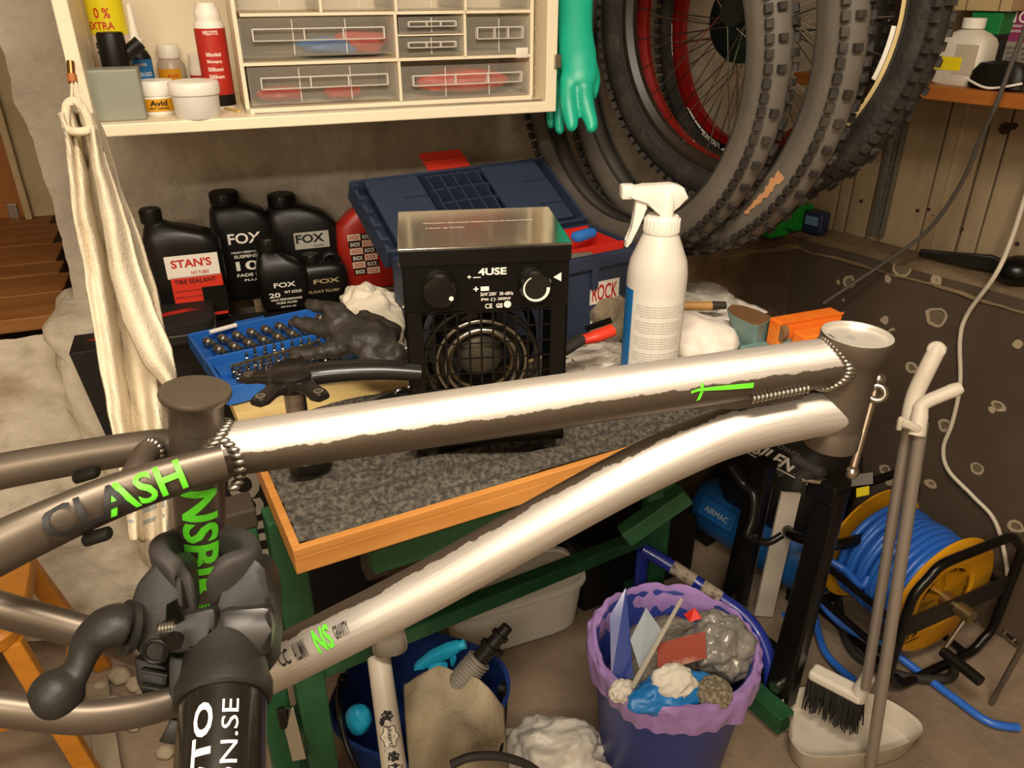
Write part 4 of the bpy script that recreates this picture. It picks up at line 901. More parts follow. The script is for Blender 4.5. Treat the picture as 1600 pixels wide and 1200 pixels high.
foxs = [('fork_oil_bottle', 'tall black oil bottle with white lettering behind the sealant', 402, 492, 354, 448, 297, [(0, 0, .46, .95), (.02, 0, .49, 1), (.5, 0, .5, 1), (.7, 0, .48, .95), (.82, -.06, .40, .8), (.88, -.14, .27, .6), (.9, -.18, .2, .5)], (-.20, .215, .89, 1.0), [('FOX', .0, .60, .5, .10), ('HIGH PERFORMANCE', .08, .47, .62, .02), ('SUSPENSION', .05, .43, .5, .03), ('10', -.02, .34, .35, .09), ('FADE FREE', .05, .25, .5, .03), ('FLUID', .05, .20, .3, .02)], .036, None),
        ('suspension_fluid_jug', 'broad black jug with grey label and shoulder handle', 492, 488, 438, 553, 300, [(0, 0, .46, .95), (.02, 0, .49, 1), (.3, 0, .5, 1), (.55, -.02, .48, .95), (.7, -.07, .43, .85), (.8, -.13, .36, .7), (.86, -.20, .26, .55), (.9, -.25, .17, .4)], (-.27, .17, .88, 1.0), [], .040, None)]
for nm, lb, px, py, x0, x1, yt, secs, cp, txt, d_, v_ in foxs:
    t, J, W, H, dd = jug(nm, lb, px, py, x0, x1, yt, secs, BOT, d_, cap=cp, v=.06)
    for s_, x, z, w_, h_ in txt: tl(s_, x, z, w_, h_, WPRINT)
    if not txt: q(.02, .56, .44, .17, M('grey_label', 'a8a396', .5), 'label_grey'); tl('FOX', .0, .58, .36, .09, BPRINT, .03); tl('UNIVERSAL', .1, .50, .14, .018, BPRINT)
t, J, W, H, dd = jug('small_oil_bottle', 'small black oil bottle marked twenty in front of the tall one', 447, 492, 412, 488, 368, [(0, 0, .46, .95), (.02, 0, .49, 1), (.45, 0, .5, 1), (.58, -.02, .47, .9), (.66, -.1, .36, .7), (.74, -.18, .24, .5), (.8, -.2, .2, .45)], BOT, .028, v=.145, cap=(-.2, .24, .82, 1.0))
for s_, x, z, w_, h_ in (('FOX', .0, .36, .42, .07), ('20', -.22, .22, .22, .07), ('WT GOLD', .14, .25, .34, .04), ('HIGH PERFORMANCE', .0, .15, .6, .03), ('FORK FLUID', .0, .10, .4, .03), ('NET 8 FL OZ', .02, .04, .3, .02)): tl(s_, x, z, w_, h_, WPRINT)
t, J, W, H, dd = jug('float_fluid_bottle', 'short black fluid bottle with handle beside the small oil bottle', 510, 485, 470, 548, 395, [(0, 0, .46, .95), (.02, 0, .49, 1), (.6, 0, .5, 1), (.72, 0, .46, .9), (.8, -.04, .38, .7), (.84, -.16, .2, .5)], BOT, .028, v=.135, cap=(-.17, .16, .82, 1.0))
bm = nb(); sweep(bm, spline([J(.05, 0, .76), J(.12, 0, .92), J(.28, 0, .93), J(.38, 0, .78)], 6), .006, 10); part('handle', bm, BOT, t)
tl('FOX', .05, .48, .5, .10, M('gold_print', 'a3906c', .5), .03); tl('FLOAT FLUID', -.02, .26, .6, .06, MC['gold_print'])
t, J, W, H, dd = jug('red_jug', 'red oil jug with checked block lettering beside the toolbox', 585, 478, 535, 640, 300, [(0, 0, .46, .95), (.02, 0, .49, 1), (.5, 0, .5, 1), (.68, .0, .47, .95), (.8, .06, .36, .8), (.88, .14, .24, .6), (.93, .16, .16, .4)], M('red_hdpe', 'a52418', .4), .032, v=.085, cap=(.16, .17, .9, 1.0))
for r_ in range(6):
    for c_ in range(2):
        x = -.27 + .19 * c_ + .01 * r_; z = .58 - .075 * r_
        if (r_ + c_) % 2: q(x, z, .18, .066, BLACKP, 'label_block'); tl(('ROCK', 'SHOX')[r_ % 2], x, z, .14, .045, WPRINT)
        else: q(x, z, .18, .066, M('cream_block', 'd8cbb2', .5), 'label_block'); tl(('SHOX', 'ROCK')[r_ % 2], x, z, .14, .045, RPRINT)

# ------------------------------------------------------------------ blue bit case
BLC = M('blue_case', '2463b5', .4)
zc = BZ + .004
Hl, Hr = PZ(322, 566, zc + .022), PZ(560, 512, zc + .022); cx_ = (Hr - Hl); cx_.z = 0; CW = cx_.length; cx_.normalize(); cy_ = V((-cx_.y, cx_.x, 0)); C0 = V((Hl.x, Hl.y, zc))
ang = math.atan2(cx_.y, cx_.x); CDp = .125
bc = thing('bit_case', 'open blue plastic bit case on the pale rear board', 'tool case', C0 + cx_ * CW / 2, ang)
CQ = lambda x, y, z: C0 + cx_ * x + cy_ * y + Z * z
def tray_(name, y0, y1, h, zf=0.):
    bm = nb(); ym = (y0 + y1) / 2; w_ = abs(y1 - y0)
    box(bm, CQ(CW / 2, ym, zf + .003), (CW, w_, .006), cx_, bev=.002)
    for y in (y0, y1): box(bm, CQ(CW / 2, y, zf + h / 2), (CW, .005, h), cx_, bev=.0015)
    for x in (0, CW): box(bm, CQ(x, ym, zf + h / 2), (.005, w_, h), cx_, bev=.0015)
    return part(name, bm, BLC, bc, smooth=False)
zl = .0
ty = tray_('lower_tray', -CDp, -.003, .030); ld = tray_('lid_tray', .003, CDp, .026)
bm = nb(); box(bm, CQ(CW * .42, CDp + .012, .02), (.055, .022, .005), cx_, bev=.002); box(bm, CQ(CW * .42, CDp + .022, .014), (.055, .004, .014), cx_, bev=.001); part('catch', bm, BLC, bc, smooth=False)
for y in (-CDp * .22, -CDp * .75): bm = nb(); box(bm, CQ(CW / 2, y, .011), (CW * .93, CDp * .30, .012), cx_, bev=.001); part('bit_rack', bm, BLC, ty, smooth=False)
for k in range(8): bm = nb(); box(bm, CQ(CW * (.10 + .11 * k), CDp * .5, .009), (.006, CDp * .7, .010), cx_, bev=.001); part('socket_rack', bm, BLC, ld, smooth=False)
bm = nb(); lathe(bm, [(.0035, 0), (.0035, .012), (.0028, .013), (.0028, .018), (.0016, .024)], n=8); bit0 = None
spots = [(x, -CDp * .22) for x in [CW * (.22 + .058 * k) for k in range(12)]] + [(CW * (.10 + .045 * k + .02 * (r_ % 2)), -CDp * (.56 + .11 * r_)) for r_ in range(4) for k in range(14)]
for i, (x, y) in enumerate(spots):
    if bit0 is None: bit0 = part('driver_bit', bm, CHROME, None, angle=30); o = tag(bit0, 'short steel driver bit standing in the blue case rack', 'bit', 'driver bits in the blue case')
    else: o = bit0.copy(); C.objects.link(o)
    o.location = CQ(x, y, .0165); o.rotation_euler = (.05 * math.sin(i * 7), .05 * math.cos(i * 3), i); o.scale = (1, 1, .85 + .3 * ((i * 13) % 7) / 7)
bm = nb(); lathe(bm, [(.0075, -.016), (.0075, -.004), (.0048, -.002), (.0048, .012), (0, .012)], n=14); bmesh.ops.rotate(bm, verts=bm.verts, matrix=Matrix.Rotation(R(90), 3, 'X')); so = None
for i in range(9):
    for r_ in range(2 if i < 7 else 1):
        if so is None: so = part('socket', bm, M('dull_socket', '8a8378', .4, .9), None, angle=30); o = tag(so, 'small nut socket lying in the lid of the blue case', 'socket', 'sockets in the blue case lid')
        else: o = so.copy(); C.objects.link(o)
        o.location = CQ(CW * (.10 + .095 * i + .03 * r_), CDp * (.62 - .34 * r_), .0195); o.rotation_euler = (0, 0, ang + .35)
bm = nb(); bar(bm, CQ(CW * .10, -CDp * .44, .030), CQ(CW * .68, -CDp * .30, .030), .005, .004); solo('steel_extension', bm, M('brass_pale', 'b5a878', .3, .9), 'long pale metal bit extension across the blue case', 'tool', smooth=False)
bm = nb(); tube(bm, CQ(CW * .12, CDp * .82, .03), CQ(CW * .30, CDp * .88, .03), .004, n=12); solo('white_stick', bm, WHITEP, 'short white rod in the lid of the blue case', 'rod')
# ------------------------------------------------------------------ black zip pouch
p = PZ(290, 520, BZ); p = V((p.x, p.y, BZ)); po = thing('zip_pouch', 'black zipped pouch with red mark beside the blue case', 'pouch', p, WA)
for z_, h_, nm in ((.0, .018, 'lower_half'), (.020, .022, 'upper_half')):
    bm = nb(); loft(bm, [sring(p + Z * (z_ + h_ * a), .055 * s_, .06 * s_, D1, N1, 5, 32) for a, s_ in ((0, .93), (.15, 1), (.85, 1), (1, .92))]); part(nm, bm, M('pouch_fabric', '1c1915', .7, bump=(200, .3)), po)
bm = nb(); loft(bm, [sring(p + Z * z_, .056, .061, D1, N1, 5, 32) for z_ in (.0175, .0205)]); part('zip', bm, M('zip_grey', '5b564c', .5), po)
bm = nb(); prism(bm, [(-.05, -.01), (.03, .012), (.0, .012), (.02, .022), (-.055, .004), (-.02, .003)], .0008, D1, -N1, p + Z * .0427 + N1 * .01); part('red_mark', bm, RPRINT, po, smooth=False)
# ------------------------------------------------------------------ tall black carton with lettering
tl_ = PP(107, 552, A0 + N1 * .235, N1); BXH = tl_.z; bu = (tl_ - A0).dot(D1); bwid = .40; ln_ = R(7)
bo = thing('fork_carton', 'tall black carton with large grey lettering standing beside the bench', 'carton', UW(bu + bwid / 2, .19, 0), WA)
bm = nb(); prism(bm, [(0, BXH), (math.sin(ln_) * BXH, 0), (bwid + math.sin(ln_) * BXH, 0), (bwid, BXH)], .085, D1, Z, UW(bu, .1925, 0), bev=.002); part('carton_body', bm, M('black_card', '15130f', .6), bo, smooth=False)
u_, z_ = wuz(390, 850, .2365); text_flat('lettering', 'manitou', UW(u_, .2365, z_ + .02), Z, -D1, .48, .085, M('silver_print', 'a39c90', .5), bo, .02)
u_, z_ = wuz(150, 545, .2515)
bm = nb(); prism(bm, [(-.03, -.004), (.02, .012), (.005, .010), (.03, .004), (-.02, -.010), (-.005, -.006)], .001, D1, N1, UW(bu + .055, .19, BXH + .0006)); part('red_mark', bm, RPRINT, bo, smooth=False)

# ------------------------------------------------------------------ crankset standing on the mat
cb_ = PZ(478, 738, BZ); ctop = zat(472, 590, cb_); cs = thing('crankset', 'black crankset standing on its arm with bare steel spindle', 'crankset', cb_)
CRK = M('crank_black', '1a1714', .32, coat=.2)
SP = lambda z: V((cb_.x, cb_.y, z))
bm = nb(); tube(bm, SP(BZ + .012), SP(ctop), .0135, n=28); part('spindle', bm, ALU, cs)
bm = nb(); loft(bm, [sring(SP(BZ + z_) + BX * .008, .028 * s_, .018 * s_, BX, BY, 2.6, 28) for z_, s_ in ((.004, .9), (.007, 1), (.020, .95), (.024, .7))]); part('crank_arm', bm, CRK, cs)
bm = nb(); lathe(bm, [(.014, -.012), (.026, -.012), (.030, -.004), (.030, .010), (.022, .016), (0, .016)], SP(ctop), n=32)
for k in range(5):
    a = k * math.tau / 5 + .5; e = V((math.cos(a), math.sin(a), 0)); tg = V((-e.y, e.x, 0))
    loft(bm, [sring(SP(ctop) + e * d_ + Z * h_, w_, th_, tg, Z, 3.5, 16) for d_, h_, w_, th_ in ((.02, 0, .017, .008), (.04, -.002, .010, .006), (.056, -.004, .012, .005), (.066, -.004, .009, .004))])
part('spider', bm, CRK, cs)
for k in range(5):
    a = k * math.tau / 5 + .5; e = V((math.cos(a), math.sin(a), 0)); bm = nb(); lathe(bm, [(.003, -.0005), (.0062, -.0005), (.0062, .0012), (.003, .0012), (.003, -.0005)], SP(ctop) + e * .057 + Z * .001, n=16); part('bolt_hole', bm, CHROME, cs)
tip = P(648, 590, dep(SP(ctop)) + .03); d_ = (tip - SP(ctop)); d_.z = 0
pts = spline([SP(ctop), SP(ctop) + d_ * .3 + Z * .004, SP(ctop) + d_ * .7 + Z * .002, SP(ctop) + d_ * 1.05 - Z * .006], 8)
bm = nb(); sweep(bm, pts, [.019 - .004 * (i / (len(pts) - 1)) for i in range(len(pts))], 18, up=(0, 0, 1), sec=(1, .75)); part('crank_arm', bm, CRK, cs)

# ------------------------------------------------------------------ black rubber glove, rags, lever
def chain(bm, pts, rs, n=14, sec=(1, .7)):
    pts = spline(pts, 5); rr = []
    for i in range(len(pts)):
        s = i / (len(pts) - 1) * (len(rs) - 1); j = min(int(s), len(rs) - 2); rr.append(rs[j] * (1 - s + j) + rs[j + 1] * (s - j))
    sweep(bm, pts, rr, n, up=(0, 0, 1), sec=sec); ball(bm, pts[-1], rr[-1] * .9, 12)
GLB = M('black_nitrile', '2e2a25', .5, vary=('45403a', 12, .4, .7), bump=(50, .35))
pg = P(560, 525, 1.21); g = thing('nitrile_glove', 'crumpled black nitrile glove lying over the blue case', 'glove', V((pg.x, pg.y, BZ + .03)))
bm = nb(); T_ = 1.20
chain(bm, [P(612, 540, T_), P(580, 530, T_ - .01), P(545, 515, T_), P(525, 505, T_)], [.040, .042, .038, .026], sec=(1, .6))
chain(bm, [P(550, 505, T_), P(525, 485, T_), P(500, 478, T_ + .01), P(484, 476, T_ + .02)], [.020, .016, .015, .012])
chain(bm, [P(535, 520, T_), P(505, 515, T_), P(480, 508, T_ + .01), P(463, 502, T_ + .01)], [.020, .017, .014, .011])
chain(bm, [P(540, 540, T_ - .02), P(505, 548, T_ - .02), P(480, 552, T_ - .02), P(460, 550, T_ - .02)], [.02, .016, .015, .012])
chain(bm, [P(570, 545, T_ - .03), P(600, 560, T_ - .03), P(620, 555, T_ - .03)], [.022, .020, .018])
chain(bm, [P(560, 500, T_ + .02), P(590, 505, T_ + .02), P(612, 520, T_ + .02)], [.018, .018, .018])
go = part('glove_shell', bm, GLB, g); remesh(go, .004, 3)
tx = bpy.data.textures.new('creases', 'CLOUDS'); tx.noise_scale = .025; dm = go.modifiers.new('creases', 'DISPLACE'); dm.texture = tx; dm.strength = .012; dm.mid_level = .5
RAGW = M('white_rag', 'ded3bf', .9, vary=('c6b79d', 12, .5, .75), bump=(160, .2)); RAGG = M('grey_rag', '8b7d66', .95, vary=('a3957c', 10, .4, .7), bump=(200, .4))
def lump(name, label, cat, px, py, s, mat, seed, amp=.4, fr=4., zf=BZ, X=BX):
    p = PZ(px, py, zf + s[2] * .35); bm = nb(); crumple(bm, V((p.x, p.y, zf + s[2] * .55)), s, seed, amp, fr, 5, zf, X); return solo(name, bm, mat, label, cat)
lump('cotton_rag', 'crumpled white cotton rag between the glove and the heater', 'rag', 583, 520, (.066, .07, .068), RAGW, 2, .5, 3.6)
lump('grey_cloth', 'grubby grey cloth leaning on the toolbox front', 'rag', 945, 505, (.06, .045, .06), RAGG, 5, .4, 3)
lump('tissue', 'crumpled white tissue behind the spray bottle', 'tissue', 1085, 540, (.07, .07, .042), M('tissue', 'e8ddd0', .9, vary=('c9b9a8', 14, .55, .75)), 8, .28, 3)
lump('film_bag', 'shiny clear plastic bag below the red handle', 'plastic bag', 935, 565, (.075, .04, .016), M('shiny_film', 'cfc5b8', .15, bump=(40, .8)), 11, .6, 6)
lump('clear_bag', 'clear plastic bag lying beside the concrete ledge', 'plastic bag', 1092, 478, (.07, .07, .03), M('film_white', 'cfc8ba', .25, alpha=.75, bump=(30, .6)), 13, .5, 4)
bm = nb(); a, b = P(1062, 478, 1.42), P(1134, 477, 1.42); tube(bm, a, P(1112, 478, 1.42), .0085, n=14); t = solo('wooden_handle_tool', bm, M('tan_wood', 'b98a4e', .5), 'tan wooden tool handle with dark tip on the papers', 'tool', base=a)
bm = nb(); tube(bm, P(1112, 478, 1.42), b, .009, .007, n=14); part('dark_tip', bm, M('dark_tip', '3a332c', .4), t)
p = PZ(1105, 505, BZ); bm = nb(); grid(bm, lambda a, b: p + BX * (.16 * (a - .4)) + BY * (.14 * (b - .4)) + Z * (.024 + .006 * nz((a * 3, b * 3, 4), 1, 2)), 16, 16); solid(solo('paper_sheet', bm, M('paper', 'e6dfd2', .8), 'white paper sheet lying beside the vise', 'paper'), .001)
# pliers with red grips
t = thing('pliers', 'pliers with red and black grips beside the toolbox', 'pliers', PZ(925, 545, BZ))
bm = nb(); sweep(bm, spline([P(905, 532, 1.2), P(930, 526, 1.2), P(956, 516, 1.21)], 6), [.008 + .004 * min(1, i / 6) for i in range(13)], 16, sec=(1, .8)); part('red_grip', bm, M('red_grip', 'd5371f', .45), t)
bm = nb(); sweep(bm, spline([P(880, 548, 1.19), P(892, 540, 1.19), P(908, 530, 1.2)], 6), .0115, 16, sec=(1, .8)); part('black_grip', bm, RUBBER, t)
bm = nb(); bar(bm, P(915, 514, 1.22), P(955, 500, 1.22), .010, .006); part('jaw', bm, BLACKM, t, smooth=False)
bm = nb(); pts = spline([PZ(893, 562, BZ + .005), PZ(930, 566, BZ + .012), PZ(972, 566, BZ + .005), PZ(1000, 580, BZ + .004)], 8); sweep(bm, pts, .004, 10); solo('black_cable', bm, RUBBER, 'black cable across the clear bag on the bench', 'cable')
# brake lever on the mat
t = thing('brake_lever', 'black brake lever lying beside the heater foot', 'lever', PZ(605, 628, BZ)); bm = nb()
sweep(bm, spline([PZ(570, 640, BZ + .008), PZ(600, 625, BZ + .016), PZ(622, 616, BZ + .018), PZ(645, 622, BZ + .010)], 8), .009, 14, sec=(1, .7)); part('lever_blade', bm, CRK, t)
bm = nb(); torus(bm, PZ(628, 620, BZ + .016), N1 + Z * .4, .011, .004, 24, 8); part('clamp_ring', bm, CRK, t)

# ------------------------------------------------------------------ white spray bottle
sb = PZ(1012, 596, BZ); k = mpp(sb); sp = thing('spray_bottle', 'white trigger spray bottle with blue edged label on the bench', 'spray bottle', sb)
SH = zat(1030, 286, sb) - BZ; rb = .0455
bm = nb(); lathe(bm, [(rb * .93, 0), (rb, .006), (rb * 1.0, SH * .58), (rb * .93, SH * .645), (rb * .6, SH * .76), (rb * .45, SH * .80), (rb * .43, SH * .83)], sb, n=40); part('bottle', bm, M('milky_plastic', 'ddd6c9', .35, sss=.2), sp)
bm = nb(); lathe(bm, [(rb * .56, SH * .775), (rb * .58, SH * .78), (rb * .56, SH * .845), (rb * .5, SH * .855), (0, SH * .855)], sb, n=36)
for i in range(26):
    a = math.tau * i / 26; box(bm, sb + V((math.cos(a), math.sin(a), 0)) * rb * .57 + Z * SH * .812, (.0016, .0030, SH * .06), V((math.cos(a), math.sin(a), 0)))
part('collar', bm, WHITEP, sp)
sx_ = V((-1, -.12, 0)).normalized(); HZ = lambda x, z: sb + sx_ * x * rb + Z * SH * z
bm = nb(); prism(bm, [(-.75, .935), (-.55, .985), (-.2, 1.0), (.7, .995), (1.05, .99), (1.05, .985), (1.25, .985), (1.25, .945), (1.05, .94), (.78, .94), (.6, .91), (.35, .885), (.15, .86), (-.2, .86), (-.45, .90)], .022, sx_ * rb, Z * SH, sb, bev=.003); part('spray_head', bm, WHITEP, sp)
bm = nb(); box(bm, HZ(1.22, .968), (.020, .020, .020), sx_, bev=.003); part('nozzle', bm, WHITEP, sp)
bm = nb(); prism(bm, [(.62, .93), (.95, .935), (.95, .88), (1.02, .80), (1.12, .74), (1.2, .715), (1.12, .71), (.98, .735), (.84, .79), (.72, .85), (.55, .89)], .012, sx_ * rb, Z * SH, sb, bev=.002); part('trigger', bm, WHITEP, sp)
bm = nb(); ball(bm, HZ(-.05, .895) + V((.1, -1, 0)) * .010, rb * .24, 14, (1, .6, 2.6)); part('head_bulge', bm, WHITEP, sp)
fb = math.atan2(-sb.y, -sb.x); wrapf = lambda x, y, r_=rb * 1.012: V((sb.x + r_ * math.cos(fb + x / rb), sb.y + r_ * math.sin(fb + x / rb), sb.z + y))
def lab(x0, x1, z0, z1, m, nm, r_=rb * 1.008): bm = nb(); grid(bm, lambda a, b: wrapf(x0 + (x1 - x0) * a, SH * (z0 + (z1 - z0) * b), r_), 20, 1); return part(nm, bm, m, sp)
lab(-.062, .052, .03, .50, M('label_white', 'e2dccf', .5), 'paper_label'); lab(-.064, -.036, .03, .52, BLUEP, 'blue_band', rb * 1.011)
PR = M('grey_text', '6d675d', .7)
for b_ in range(4):
    for l_ in range(5):
        text_wrap('small_print', 'Mycket brandfarlig vätska och ånga håll borta från värme', lambda x, y: wrapf(x + .009, y + SH * (.455 - b_ * .08 - l_ * .0125)), .074 if l_ < 4 else .06, .0024, PR, sp, .0, .008, 0)
for dxx, g_ in ((.000, '!'), (.024, 'f')):
    bm = nb(); rr = .0115
    for a in range(4):
        p0 = (math.cos(a * math.pi / 2) * rr, math.sin(a * math.pi / 2) * rr); p1 = (math.cos((a + 1) * math.pi / 2) * rr, math.sin((a + 1) * math.pi / 2) * rr)
        i0 = (p0[0] * .84, p0[1] * .84); i1 = (p1[0] * .84, p1[1] * .84)
        bm.faces.new([bm.verts.new(wrapf(q_[0] + dxx + .006, q_[1] + SH * .115, rb * 1.013)) for q_ in (p0, p1, i1, i0)])
    part('hazard_diamond', bm, RPRINT, sp, smooth=False)
    if g_ == '!': text_wrap('hazard_symbol', '!', lambda x, y: wrapf(x + .006, y + SH * .115, rb * 1.013), .0022, .011, BPRINT, sp, .03, .004, 0)
    else:
        bm = nb(); bm.faces.new([bm.verts.new(wrapf(dxx + .006 + x * .005, SH * .115 + y * .006, rb * 1.013)) for x, y in ((-.5, -1), (.5, -1), (.9, -.2), (.5, .4), (.3, .1), (.1, 1.2), (-.3, .4), (-.8, .1), (-.8, -.5))]); part('hazard_symbol', bm, BPRINT, sp, smooth=False)
for i, s_ in enumerate(('Danger', 'Fara', 'Fare', 'Vaara')): text_wrap('lettering', s_, lambda x, y: wrapf(x - .017, y + SH * (.148 - .018 * i)), .009, .003, BPRINT, sp, .02, .004, 0)

# ------------------------------------------------------------------ bench vise
VT = M('vise_teal', '6f8c88', .5, vary=('84776a', 14, .62, .75)); RUST = M('rusty_anvil', '8d6a48', .6, .3, vary=('6d4c30', 10, .4, .7))
vb = PZ(1180, 566, BZ); vtop = .085
vs_ = thing('bench_vise', 'teal bench vise with rusty anvil top and orange jaw covers', 'vise', V((vb.x, vb.y, BZ)), BA)
zt = zat(1170, 490, PZ(1170, 560, BZ)); tv = dep(vb)
top = [PZ(x, y, BZ + .085) for x, y, dz_ in ((1136, 480, .0), (1142, 475, .02), (1158, 476, .03), (1185, 484, .03), (1206, 494, .02), (1200, 500, .0), (1185, 507, -.03), (1178, 506, -.03), (1160, 498, -.03), (1142, 488, -.02))]
zt = sum(p.z for p in top) / len(top)
for p in top: p.z = zt
cen = sum(top, V()) / len(top); bm = nb()
mk = lambda z, s_, dx=0.: [V((cen.x + (p.x - cen.x) * s_ + BX.x * dx, cen.y + (p.y - cen.y) * s_ + BX.y * dx, z)) for p in top]
loft(bm, [mk(BZ + .001, .95, .02), mk(BZ + .012, .95, .02), mk(BZ + (zt - BZ) * .4, .72, .01), mk(zt - .006, .98), mk(zt - .003, 1.0)]); part('anvil_body', bm, VT, vs_, angle=50)
bm = nb(); loft(bm, [mk(zt - .003, .96), mk(zt, .95)]); part('anvil_face', bm, RUST, vs_)
ORJ = M('orange_jaw', 'ee7420', .45, vary=('f58a30', 30, .4, .7)); vx = V((.93, .36, 0)).normalized(); vy = V((-vx.y, vx.x, 0))
j0 = PZ(1268, 497, zt + .004)
jc = V((j0.x, j0.y, zt))
bm = nb(); box(bm, jc - Z * .018 + vy * .012, (.125, .030, .046), vx, bev=.003)
for i in range(26): box(bm, jc + Z * .0055 - vy * .004 + vx * (-.060 + .0048 * i), (.0024, .003, .003), vx)
part('jaw_cover', bm, ORJ, vs_, smooth=False)
bm = nb(); box(bm, jc - Z * .026 - vy * .030 + vx * .012, (.120, .030, .044), vx, bev=.003); part('jaw_cover', bm, ORJ, vs_, smooth=False)
bm = nb(); box(bm, jc - Z * .055 - vy * .0, (.11, .07, .06), vx, bev=.006); box(bm, V((jc.x, jc.y, (BZ + zt) / 2 - .02)) - vx * .05, (.12, .07, zt - BZ - .04), vx, bev=.006); part('jaw_block', bm, VT, vs_, smooth=False)
bm = nb(); tube(bm, jc - vx * .062 - Z * .012, jc - vx * .052 - Z * .012, .014, n=20); part('pin', bm, RUST, vs_)
h0, h1 = P(1372, 592, 1.16), P(1331, 738, 1.16)
bm = nb(); tube(bm, h0, h1, .0062, n=16); hd = part('handle_bar', bm, M('worn_steel', '8a7a68', .4, .9), vs_)
for q_ in (h0, h1): bm = nb(); ball(bm, q_, .0105, 16); part('handle_ball', bm, CHROME, hd)
sc_ = P(1370, 620, 1.165); bm = nb(); tube(bm, sc_, V((jc.x, jc.y, sc_.z)), .012, n=20); part('screw', bm, CHROME, vs_)
bm = nb(); torus(bm, P(1370, 614, 1.148), P(1370, 614, 1.148) - V((0, 0, CAMZ)), .011, .0045, 28, 10); part('screw_eye', bm, CHROME, vs_)

# ------------------------------------------------------------------ ledge oddments
def lz(px, py): return PZ(px, py, LZ + .006)
GR = M('green_parts', '179a2c', .4); i_ = 0
for px, py, ang_, lb in ((1210, 367, .5, 'green plastic fork shaped spacer on the ledge beside the red cup'), (1246, 357, .45, 'green plastic fork shaped spacer on the ledge beside the blue tin')):
    p = lz(px, py); X = V((math.cos(ang_), math.sin(ang_), 0)); bm = nb(); kk = mpp(p)
    prism(bm, [(-22 * kk, 0), (14 * kk, -.001), (20 * kk, .008), (8 * kk, .018), (9 * kk, .022), (22 * kk, .014), (27 * kk, .022), (14 * kk, 38 * kk), (-6 * kk, 36 * kk), (-22 * kk, 26 * kk)], .035, X, Z, p + Z * .001, bev=.001); solo('spacer_block', bm, GR, lb, 'spacer', 'green spacers on the ledge', smooth=False)
p = lz(1174, 378); bm = nb(); lathe(bm, [(.012, 0), (.014, .002), (.016, .026), (.013, .026), (.012, .004), (0, .004)], p); solo('red_cup', bm, M('dark_red_plastic', '8c1b18', .4), 'small dark red plastic cup on the ledge', 'cup')
for px in (1118, 1128): p = lz(px, 384); bm = nb(); lathe(bm, [(.005, 0), (.008, .003), (.007, .010), (.003, .013), (0, .013)], p, n=16); solo('red_button', bm, MC['dark_red_plastic'], 'tiny red plastic button lying on the ledge under the tyres', 'button', 'red buttons on the ledge')
p = lz(1272, 362); bm = nb(); loft(bm, [sring(p + Z * z_, .03 * s_, .02 * s_, D2, NR, 5, 24) for z_, s_ in ((0, .95), (.003, 1), (.05, 1), (.053, .9))]); t = solo('blue_tin', bm, M('dark_blue_tin', '22314e', .35), 'dark blue tin standing on the ledge in the corner', 'tin')
bm = nb(); box(bm, p + Z * .032 + NR * .0206, (.036, .001, .022), D2); part('tin_label', bm, M('pale_blue', '6f8fb5', .4), t, smooth=False)
# black saw-like tool and cap on the right ledge
a, b = PZ(1436, 396, LZ + .02), PZ(1575, 418, LZ + .02); t = thing('hand_saw', 'long black tapering tool lying on the right ledge', 'tool', (a + b) / 2 - Z * .014)
X = (b - a).normalized(); L_ = (b - a).length; bm = nb(); prism(bm, [(0, -.004), (0, .010), (L_ * .5, .016), (L_ * .8, .022), (L_, .010), (L_, -.012), (L_ * .6, -.012)], .016, X, Z, a, bev=.003); part('blade', bm, BLACKP, t, smooth=False)
p = PZ(1592, 432, LZ + .02); bm = nb(); ball(bm, V((p.x, p.y, LZ + .034)), .05, 24, (1, .8, .62)); t2 = solo('black_cap_lamp', bm, BLACKM, 'round black shell lying at the end of the black tool', 'shell')
# cables on the right wall
wv = lambda x, y, v: UR(ruz(x, y, v)[0], v, ruz(x, y, v)[1])
bm = nb(); pts = spline([wv(1612, 20, .28), wv(1582, 95, .28), wv(1556, 165, .27), wv(1533, 215, .24), wv(1500, 290, .2), wv(1450, 360, .18), wv(1390, 405, .2), wv(1330, 445, .24), wv(1285, 475, .3)], 8); sweep(bm, pts, .0042, 10); solo('grey_cable', bm, M('grey_cable', '55504a', .5), 'dark grey cable drooping across the planked wall', 'cable')
bm = nb(); wv = lambda x, y, v: UR(ruz(x, y, v)[0], v, ruz(x, y, v)[1])
pts = spline([wv(1625, 230, .05), wv(1604, 300, .06), wv(1580, 375, .12), wv(1555, 430, .16), wv(1512, 490, LV + .012), wv(1500, 530, LV + .012), wv(1500, 600, LV + .012), wv(1488, 660, LV + .012), wv(1474, 700, LV + .012), wv(1482, 735, LV + .012), wv(1520, 775, LV + .012), wv(1555, 815, LV + .012), wv(1572, 880, LV + .015), wv(1574, 930, LV + .02)], 8)
sweep(bm, pts, .0048, 10); solo('white_cable', bm, M('white_cable', 'cfc4b0', .45), 'white cable hanging down the dark flaked wall', 'cable')
